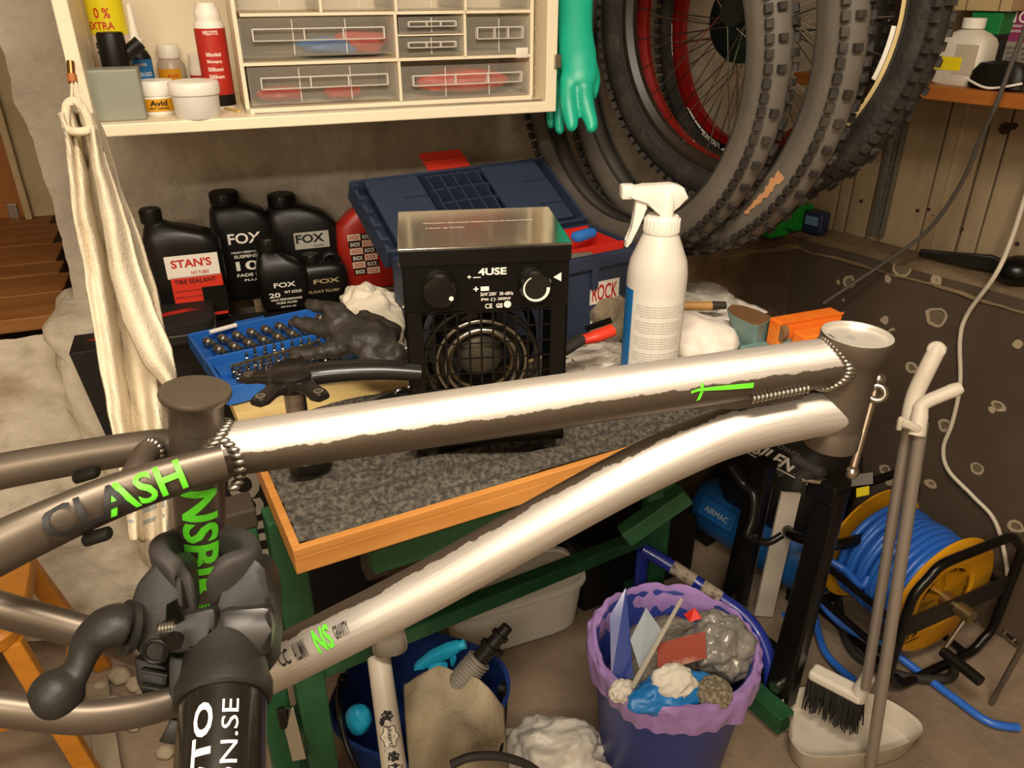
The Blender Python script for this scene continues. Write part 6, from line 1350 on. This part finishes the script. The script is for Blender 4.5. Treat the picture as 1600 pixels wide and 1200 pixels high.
junk('white_wipe', 'crumpled white wipe on top of the bin rubbish', 'tissue', 1052, 1066, (.036, .03, .026), M('wipe_white', 'cfc8ba', .8), 33, .35, 3.5, .02)
junk('small_wipe', 'small white wipe at the left inside the lilac bag', 'tissue', 972, 1080, (.020, .018, .018), MC['wipe_white'], 35, .4, 3.5)
junk('silver_bag', 'grey shiny plastic bag at the right of the bin', 'plastic bag', 1125, 1010, (.055, .05, .055), M('silver_film', '8a867e', .2, .3, bump=(28, .9)), 37, .45, 4, .01)
junk('metal_swarf', 'pile of fine metal swarf in the bin', 'swarf', 1115, 1082, (.030, .030, .022), M('swarf', '8f8268', .5, .4, vary=('c9bea6', 160, .45, .6), bump=(350, 1.)), 39, .2, 6, .005)
def slab(nm, lb, cat, pts, dzs, th, mat):
    q = [inbin(x, y, d) for (x, y), d in zip(pts, dzs)]; n_ = (q[1] - q[0]).cross(q[2] - q[0]).normalized(); bm = nb()
    a = [bm.verts.new(v) for v in q]; b = [bm.verts.new(v + n_ * th) for v in q]; bm.faces.new(a[::-1]); bm.faces.new(b)
    for i in range(len(q)): bm.faces.new((a[i], a[(i + 1) % len(q)], b[(i + 1) % len(q)], b[i]))
    return solo(nm, bm, mat, lb, cat, smooth=False)
slab('sanding_sheet', 'used red sanding sheet lying on the bin rubbish', 'sandpaper', [(1027, 1006), (1102, 986), (1104, 1028), (1028, 1050)], [.05, .06, .04, .03], .002, M('red_abrasive', '8c3f30', .9, vary=('b3907c', 12, .5, .65), bump=(400, .5)))
slab('blister_pack', 'dark blue blister card standing at the left of the bin', 'packaging', [(953, 962), (978, 918), (990, 1060), (955, 1062)], [.08, .12, .0, .0], .002, M('blister_blue', '2b3a78', .15, coat=.5))
slab('clear_blister', 'clear folded blister shell beside the dark blue card', 'packaging', [(985, 1000), (1010, 950), (1034, 985), (1000, 1046)], [.06, .10, .06, .02], .002, M('clear_shell', 'a9b4ba', .12, alpha=.55))
slab('clear_strip', 'long clear plastic strip leaning out of the bin', 'packaging', [(985, 1072), (992, 1076), (1068, 938), (1064, 934)], [.02, .02, .13, .13], .003, M('strip_grey', 'a39c8e', .15, alpha=.85))
slab('red_card', 'small red card behind the clear strip in the bin', 'card', [(1068, 960), (1085, 950), (1096, 966), (1078, 972)], [.06, .08, .07, .06], .002, RPRINT)

# blue tube trolley handle
BT = M('blue_tube_paint', '22308f', .3, coat=.3)
pts = [P(1005, 858, 1.78), P(1040, 879, 1.765), P(1085, 908, 1.74), P(1130, 938, 1.72), P(1165, 965, 1.70), P(1190, 1000, 1.68), P(1204, 1045, 1.665), P(1206, 1100, 1.66)]
pts[-1].z = .0; tr = thing('blue_tube_handle', 'bent glossy blue tube handle lying behind the bin', 'handle', pts[-1].copy())
sp_ = spline(pts, 8); bm = nb(); sweep(bm, sp_, .0155, 20); part('bent_tube', bm, BT, tr)
pts0 = pts[0]; bm = nb(); tube(bm, pts0, V((pts0.x, pts0.y, 0)), .0155, n=20); part('upright', bm, BT, tr)
for i0, i1 in ((10, 17), (18, 24)): bm = nb(); sweep(bm, sp_[i0:i1], .0159, 20, cap=False); part('paper_label', bm, M('label_dirty', 'a89b88', .7, vary=('6d6053', 60, .5, .6)), tr)

# black truing stand
ts = thing('truing_stand', 'black wheel truing stand with two upright arms behind the bin', 'truing stand', PZ(1170, 1010, 0))
b0, b1 = PZ(1085, 968, 0), PZ(1232, 1082, 0); bd_ = (b1 - b0).normalized()
bm = nb(); bar(bm, b0 + Z * .03, b1 + Z * .03, .10, .055, bev=.008); part('base', bm, BLACKM, ts, smooth=False)
for (x, y), ytop, xt in (((1143, 958), 725, 1160), ((1218, 1090), 768, 1240)):
    q = PZ(x, y, .03); zt_ = zat(xt, ytop, q); top_ = V((q.x + .02, q.y + .01, zt_)); 
    bm = nb(); rings = [sring(q + (top_ - q) * s_, w_, .020, bd_, bd_.cross(Z), 6, 20) for s_, w_ in ((0, .030), (.2, .028), (1, .022))]; loft(bm, rings); part('upright_arm', bm, BLACKM, ts)
    bm = nb(); e_ = -bd_.cross(Z); e_ = e_ if e_.y < 0 else -e_; tube(bm, q + Z * .05 + e_ * .018, q + Z * .05 + e_ * .030, .013, n=20); part('pivot_bolt', bm, CHROME, ts)
    if xt == 1240:
        bm = nb(); box(bm, top_ - Z * .005 - bd_ * .012, (.06, .05, .045), bd_, bev=.005); part('caliper_block', bm, BLACKM, ts, smooth=False)
        bm = nb(); tube(bm, top_ + Z * .01, P(1252, 748, dep(top_)), .006, n=14); part('screw', bm, CHROME, ts)
        bm = nb(); kq = P(1262, 738, dep(top_)); lathe(bm, [(.014, -.02), (.015, .012), (0, .014)], kq, (.3, -.2, .6), 20); tube(bm, kq - bd_ * .03 + Z * .012, kq + bd_ * .03 + Z * .012, .011, n=18); part('knob', bm, RUBBER, ts)
        bm = nb(); sweep(bm, spline([P(1222, 836, dep(q) - .12), P(1205, 846, dep(q) - .12), P(1193, 848, dep(q) - .12), P(1187, 843, dep(q) - .12)], 6), .007, 10); part('hook', bm, BLACKM, ts)
    else:
        bm = nb(); sweep(bm, spline([P(1140, 728, 1.72), P(1160, 755, 1.72), P(1178, 775, 1.70), P(1176, 810, 1.70), P(1168, 836, 1.70), P(1182, 838, 1.70)], 6), .012, 12); part('caliper_arm', bm, BLACKM, ts)
q0, q1 = PZ(1192, 962, .001), None; q0b = V((q0.x, q0.y, .0)); bm = nb(); zt_ = zat(1222, 790, q0); bar(bm, q0b + Z * .002, V((q0.x + .03, q0.y + .05, zt_)), .045, .008, up=(0, -1, 0)); solo('white_board', bm, M('white_laminate', 'bdb3a3', .4), 'narrow white board standing behind the truing stand', 'board', smooth=False)

# silent air compressor
cc_ = P(1262, 765, 1.98); cc_.z = .27; cc_ += NR * .02 - D2 * .05; CR_ = .150; CLn = .11
cm = thing('air_compressor', 'black and blue air compressor with white lettering in the corner', 'compressor', V((cc_.x, cc_.y, 0)), -math.atan2(.8, .6))
bm = nb(); lathe(bm, [(0, -CLn - .05), (.07, -CLn - .045), (.12, -CLn - .02), (CR_, -CLn + .02), (CR_, CLn - .02), (CR_ * .93, CLn + .005), (.10, CLn + .030), (.05, CLn + .04), (0, CLn + .042)], cc_, D2, 56); part('motor_cover', bm, M('matte_black', '1b1813', .5), cm)
bt_ = M('compressor_blue', '1d5c9c', .4); bm = nb(); tq = V((cc_.x, cc_.y, .10)); lathe(bm, [(0, -.20), (.06, -.195), (.085, -.16), (.085, .16), (.06, .195), (0, .2)], tq + NR * .06, D2, 40); part('air_tank', bm, bt_, cm)
for s_ in (-.15, .15): bm = nb(); box(bm, tq + D2 * s_ + NR * .06 - Z * .075, (.05, .12, .05), D2, bev=.004); part('foot', bm, BLACKP, cm, smooth=False)
bm = nb(); box(bm, tq + NR * .145 + Z * .045 - D2 * .09, (.11, .006, .05), D2, NR * .9 + Z * .4, bev=.002); part('nameplate', bm, bt_, cm, smooth=False)
text_flat('lettering', 'AIRMAC', tq + NR * .1492 + Z * .046 - D2 * .09, D2, (Z * .9 - NR * .4), .075, .016, M('pale_print', '9aa8ae', .5), cm, .02)
def ontank(px, py): return ontube(px, py, cc_ - D2 * .3, cc_ + D2 * .3, CR_ + .0006)
tq_ = ontank(1235, 728); tu = tq_ - cc_; ts_ = tu.dot(D2); tu = (tu - D2 * ts_).normalized(); tv_ = D2.cross(tu)
if tv_.z < 0: tv_ = -tv_
tankf = lambda dx, dy: (lambda x, y: cc_ + D2 * (ts_ + x + dx) + (tu * math.cos((y + dy) / CR_) + tv_ * math.sin((y + dy) / CR_)) * (CR_ + .0008))
text_wrap('lettering', 'SILENT', tankf(-.03, 0), .15, .030, WPRINT, cm, .03, .008, 1, .3); text_wrap('lettering', 'POWER', tankf(-.03, .030), .07, .012, PR, cm, .02, .008, 1, .3); text_wrap('lettering', 'PRO 4/70', tankf(-.05, -.028), .09, .013, PR, cm, .02, .008, 1, .3)
bm = nb(); grid(bm, lambda a, b: tankf(-.01, 0)(-.10 + .17 * a, -.021 + .003 * b), 10, 1); part('underline', bm, WPRINT, cm)
for (x0, y0, x1, y1), m_, nm in (((1330, 742, 1364, 760), M('sticker_grey', '7d7a74', .5), 'grey_sticker'), ((1338, 763, 1358, 777), YEL, 'yellow_sticker')):
    c4 = [ontank(x, y) for x, y in ((x0, y0), (x1, y0 - 4), (x1, y1 - 4), (x0, y1))]; bm = nb(); bm.faces.new([bm.verts.new(q) for q in c4]); part(nm, bm, m_, cm, smooth=False)
bm = nb(); sweep(bm, spline([cc_ + D2 * .1 + NR * .13 - Z * .05, cc_ + D2 * .15 + NR * .19 - Z * .02, cc_ + D2 * .24 + NR * .17 - Z * .0, cc_ + D2 * .26 + NR * .08 - Z * .01], 6), .013, 14); part('carry_handle', bm, BLACKM, cm)

# hose reel
rn = V((.42, -.907, 0)); ru = V((.907, .42, 0)); fc = P(1474, 932, 1.69); RR_ = fc.z - .045; RR_ = min(RR_, .152); DL = .20
rl = thing('hose_reel', 'yellow hose reel in a black tube frame wound with blue hose', 'hose reel', V((fc.x, fc.y, 0)) - rn * DL / 2, math.atan2(ru.y, ru.x))
YR = M('yellow_enamel', 'd99a16', .4, vary=('c98a10', 8, .4, .7))
for k in (0, 1):
    bm = nb(); c_ = fc - rn * DL * k; lathe(bm, [(0, 0), (RR_ * .55, 0), (RR_ * .58, .004), (RR_ * .96, .004), (RR_, .0), (RR_, -.005), (RR_ * .96, -.003), (0, -.003)], c_, rn if k == 0 else -rn, 64); part('reel_disc', bm, YR, rl)
bm = nb(); tube(bm, fc, fc - rn * DL, RR_ * .5, n=40); part('drum', bm, BLACKP, rl)
BH_ = M('blue_hose', '2b66c4', .35, coat=.2)
for lay, (rad, cnt) in enumerate(((.70, 12), (.80, 11))):
    for i in range(cnt):
        bm = nb(); torus(bm, fc - rn * (.014 + (DL - .028) * (i + .5 * lay) / 11.5) + V((0, 0, .002 * math.sin(i * 5))), rn + ru * .04 * math.sin(i * 3), RR_ * rad, .0085, 56, 10); part('hose_turn', bm, BH_, rl)
def loop(off, w_, zt_, zb_, m_, r_=.010):
    c_ = V((fc.x, fc.y, 0)) + rn * off; q = []
    for x, z in ((-w_, zb_ + .05), (-w_, zt_ - .06), (-w_ + .06, zt_), (w_ - .06, zt_), (w_, zt_ - .06), (w_, zb_ + .05), (w_ - .05, zb_), (-w_ + .05, zb_)): q.append(c_ + ru * x + Z * z)
    o = []
    n_ = len(q)
    for i in range(n_): o += [q[i].lerp(q[(i + 1) % n_], s_) for s_ in (.12, .5, .88)]
    bm = nb(); sweep(bm, spline(o, 3, True), r_, 14, closed=True); return part('frame_loop', bm, m_, rl)
zt_ = 2 * fc.z - .02
loop(.035, .165, zt_ - .02, .012, BLACKM); loop(-DL - .035, .165, zt_ - .02, .012, BLACKM)
for x, z in ((-.165, zt_ * .55), (.165, zt_ * .5), (-.165, zt_ * .30), (-.10, .012), (.10, .012)): bm = nb(); q = V((fc.x, fc.y, z)) + ru * x; tube(bm, q + rn * .035, q - rn * (DL + .035), .008, n=12); part('frame_rail', bm, BLACKM, rl)
bm = nb(); box(bm, fc + rn * .032, (.33, .006, .05), ru, bev=.001); part('bearing_strap', bm, M('strap_black', '1e1a15', .45), rl, smooth=False)
bm = nb(); box(bm, fc - rn * (DL + .032), (.33, .006, .05), ru, bev=.001); part('bearing_strap', bm, MC['strap_black'], rl, smooth=False)
BR_ = M('dull_brass', '9a8760', .35, .9); bm = nb(); tube(bm, fc, fc + rn * .07, .016, n=22); part('hub', bm, BR_, rl)
k0 = fc + rn * .06; k1 = k0 - ru * .045 - Z * .085; bm = nb(); tube(bm, k0, k1, .005, n=12); part('crank', bm, CHROME, rl)
bm = nb(); tube(bm, k1, k1 + rn * .09, .012, n=18); part('crank_grip', bm, BLACKP, rl)
tdn = fc + rn * .0052 - ru * .085 - Z * .072
text_flat('lettering', '4USE', tdn, -ru, -Z, .055, .030, BPRINT, rl, .01)
for s_ in (-1, 1): bm = nb(); box(bm, tdn + Z * .022 * s_, (.07, .0004, .0025), ru); part('printed_line', bm, BPRINT, rl, smooth=False)
hp = lambda x, y, z: PZ(x, y, z)
bm = nb(); pts = [fc - rn * .10 - ru * RR_ * .8 + Z * .02, P(1345, 915, 1.72), P(1320, 890, 1.76), P(1288, 876, 1.78), P(1275, 910, 1.80), P(1290, 950, 1.80), PZ(1330, 985, .06), PZ(1375, 1005, .03), PZ(1430, 1045, .012), PZ(1490, 1090, .010), PZ(1545, 1128, .010), PZ(1592, 1137, .010)]
sweep(bm, spline(pts, 10), .0085, 14); solo('blue_air_hose', bm, BH_, 'blue air hose running from the reel across the floor', 'hose', base=PZ(1430, 1045, 0))
bm = nb(); pts = [PZ(1335, 1064, .02), PZ(1290, 1020, .012), PZ(1272, 960, .03), P(1258, 900, 1.78), P(1262, 850, 1.76), P(1276, 832, 1.74), P(1289, 850, 1.72), P(1287, 890, 1.71), P(1270, 930, 1.73), P(1243, 955, 1.76), P(1225, 962, 1.78)]
sweep(bm, spline(pts, 10), .0085, 14); solo('blue_hose_loop', bm, BH_, 'loose loop of blue hose beside the truing stand', 'hose', base=PZ(1290, 1020, 0))
bm = nb(); pts = [PZ(1310, 940, .012), PZ(1322, 1000, .012), PZ(1355, 1035, .012), PZ(1420, 1058, .012), PZ(1482, 1060, .012), PZ(1492, 1040, .012)]; sweep(bm, spline(pts, 8), .010, 12); solo('black_hose', bm, RUBBER, 'black rubber hose lying under the reel', 'hose')
q = PZ(1570, 985, .012); bm = nb(); d_ = (PZ(1592, 1012, .012) - PZ(1553, 970, .012)).normalized(); lathe(bm, [(.006, -.05), (.008, -.045), (.008, -.02), (.012, -.018), (.012, .01), (.009, .012), (.009, .035), (.006, .037), (.006, .05), (0, .05)], q, d_, 20); solo('air_coupling', bm, CHROME, 'shiny metal air coupling on the floor by the wall', 'coupling')
bm = nb(); tube(bm, PZ(1549, 1098, .004), P(1612, 985, 1.5), .006, n=12); solo('steel_rod', bm, M('dull_rod', '8d8272', .4, .8), 'thin steel rod leaning near the air coupling', 'rod')

# dustpan and brush on long sticks
DPM = M('dustpan_plastic', 'c9bfae', .5, vary=('a89c88', 8, .5, .75)); out = [(1220, 1105), (1236, 1122), (1234, 1150), (1247, 1172), (1268, 1182), (1310, 1183), (1355, 1178), (1400, 1168), (1428, 1156), (1440, 1140), (1425, 1120), (1382, 1094), (1335, 1082), (1255, 1076), (1228, 1090)]
rimz = .052; o3 = [PZ(x, y, rimz) for x, y in out]; ce = sum(o3, V()) / len(o3); o3 = [V(p) for p in spline(o3, 4, True)]
dpn = thing('dustpan', 'beige long handled dustpan standing on the floor', 'dustpan', V((ce.x, ce.y, 0)))
sc_o = lambda s_, z_: [V((ce.x + (p.x - ce.x) * s_, ce.y + (p.y - ce.y) * s_, z_)) for p in o3]
bm = nb(); loft(bm, [sc_o(.90, .001), sc_o(.93, .004), sc_o(1.0, rimz), sc_o(1.015, rimz + .002), sc_o(1.01, rimz + .004), sc_o(.985, rimz), sc_o(.91, .008), sc_o(.5, .006)]); part('pan', bm, DPM, dpn, angle=50)
STK = M('stick_alu', 'a1968a', .4, .6); s0, s1 = PZ(1360, 1196, .03), P(1440, 660, 1.25)
bm = nb(); tube(bm, s0, s1, .0108, n=20); part('stick', bm, STK, dpn)
bm = nb(); sweep(bm, spline([P(1432, 680, 1.252), P(1437, 650, 1.25), P(1442, 632, 1.25), P(1470, 618, 1.24), P(1503, 605, 1.23)], 6), [.0135, .0135, .0135, .0135, .013, .013, .013, .012, .012, .012, .012, .011, .011, .011, .011, .011, .011, .011, .011, .011, .011, .0115, .011, .010, .008], 18); part('grip', bm, DPM, dpn)
bm = nb(); bar(bm, P(1404, 655, 1.24), P(1438, 672, 1.24), .008, .012, bev=.002); box(bm, P(1406, 662, 1.238), (.008, .008, .022), bev=.002); part('stick_clip', bm, DPM, dpn)
br = thing('hand_brush', 'long handled brush with black bristles resting in the dustpan', 'brush', PZ(1310, 1140, .02))
e0, e1 = P(1268, 1048, 1.60), P(1350, 1090, 1.53); bxd = (e1 - e0).normalized()
bm = nb(); bar(bm, e0, e1, .036, .022, bev=.006); part('brush_head', bm, M('brush_white', 'd6cdbd', .45), br, smooth=False)
bm = nb(); tube(bm, e1 - Z * .008 - bxd * .012, P(1356, 1058, 1.50), .0165, .0125, n=20); part('socket', bm, MC['brush_white'], br)
bm = nb(); tube(bm, P(1352, 1075, 1.505), P(1423, 640, 1.27), .0098, n=18); part('stick', bm, STK, br)
bm = nb(); sweep(bm, spline([P(1420, 668, 1.275), P(1424, 640, 1.27), P(1432, 612, 1.265), P(1447, 580, 1.255), P(1461, 552, 1.25), P(1466, 540, 1.25)], 6), .0135, 18); gq = part('grip', bm, DPM, br)
bm = nb(); torus(bm, P(1463, 547, 1.245), P(1463, 547, 1.245) - V((0, 0, CAMZ)), .009, .0055, 24, 10); part('hanging_eye', bm, DPM, br)
bm = nb(); random.seed(3); sdn = bxd.cross(Z).normalized()
for i in range(34):
    for j in range(5):
        a = e0 + (e1 - e0) * ((i + .5) / 34) + sdn * (.014 * (j - 2) / 2) - Z * .008; L_ = .058 + .012 * random.random()
        b = a - Z * L_ + bxd * random.uniform(-.008, .008) + sdn * (.010 * (j - 2) / 2 + random.uniform(-.005, .005)) + V((.0, -.012, 0)); b.z = max(b.z, .010); tube(bm, a, b, .0022, .0014, n=5)
part('bristles', bm, M('bristle_black', '1d1a16', .7), br, kind='stuff')

# orange wooden stool at the left
STM = M('orange_stain', 'b5741f', .45, vary=('a0641a', 6, .4, .7, (1, 1, 5))); sq = P(-42, 945, 1.42)
sl = thing('wooden_stool', 'orange stained wooden stool beside the whitewashed wall', 'stool', V((sq.x, sq.y, 0)), .3)
bm = nb(); sX, sY = V((.92, .39, 0)), V((-.39, .92, 0)); loft(bm, [sring(sq + Z * z_, .095 * s_, .14 * s_, sX, sY, 4, 40) for z_, s_ in ((-.018, .93), (-.014, .98), (.010, 1), (.018, .95), (.014, .7))]); part('seat', bm, STM, sl)
lg = [(1, 1), (1, -1), (-1, 1), (-1, -1)]; tops, bots = [], []
for a, b in lg:
    q0 = sq + sX * .07 * a + sY * .11 * b - Z * .015; q1 = V((sq.x, sq.y, 0)) + sX * .13 * a + sY * .16 * b; tops.append(q0); bots.append(q1)
    bm = nb(); bar(bm, q1, q0, .034, .026, up=sY, bev=.004); part('leg', bm, STM, sl, smooth=False)
for i, j, s_ in ((0, 1, .4), (2, 3, .4), (0, 2, .55), (1, 3, .55)): bm = nb(); bar(bm, bots[i].lerp(tops[i], s_), bots[j].lerp(tops[j], s_), .022, .018, bev=.003); part('rung', bm, STM, sl, smooth=False)
# rubble by the wall foot
random.seed(11)
for px, py, s_ in ((190, 1062, .024), (215, 1075, .022), (160, 1078, .016), (235, 1090, .026), (178, 1100, .016), (210, 1140, .012), (260, 1180, .018), (225, 1020, .03)):
    q = PZ(px, py, 0); bm = nb(); crumple(bm, q + Z * s_ * .6, (s_, s_ * .8, s_ * .7), px * .3, .3, 2, 3, .0); solo('rubble_stone', bm, M('rubble', '8d7f6a', .9, vary=('b0a48e', 20, .4, .7)), 'small broken whitewashed stone on the floor beside the stool', 'stone', 'rubble on the floor')
bm = nb(); bar(bm, PZ(152, 1068, .008), PZ(172, 1215, .008), .045, .016, bev=.002); solo('offcut_plank', bm, M('grey_plank', '7d705d', .8, vary=('94866f', 6, .4, .7)), 'grey wooden offcut lying on the floor by the stool', 'plank', smooth=False)
# white plastic bag, black hose and flat case on the floor
q = PZ(872, 1195, .05); bm = nb(); crumple(bm, V((q.x, q.y, .06)), (.10, .07, .07), 41, .45, 4, 5, .0); solo('white_carrier_bag', bm, M('white_film', 'cfc8bb', .35, bump=(30, .6)), 'crumpled white plastic bag on the floor before the bin', 'plastic bag')
bm = nb(); bar(bm, PZ(800, 1150, .03), PZ(812, 1215, .03), .03, .05, bev=.002); solo('white_carton', bm, M('carton_white', 'bfb5a4', .6), 'torn white carton flap beside the crumpled white bag', 'carton', smooth=False)
bm = nb(); sweep(bm, spline([P(705, 1195, 1.12), P(735, 1183, 1.12), P(780, 1182, 1.13), P(825, 1196, 1.15), P(860, 1225, 1.16)], 8), .0065, 12); h_ = solo('pump_hose', bm, RUBBER, 'black rubber hose curving in front of the chamois cloth', 'hose')
q = PZ(935, 858, 0); bm = nb(); box(bm, q + Z * .09 - BY * .12, (.34, .14, .18), BX, bev=.012); t = solo('black_case', bm, BLACKP, 'black tool case standing in the dark under the bench', 'case', smooth=False)
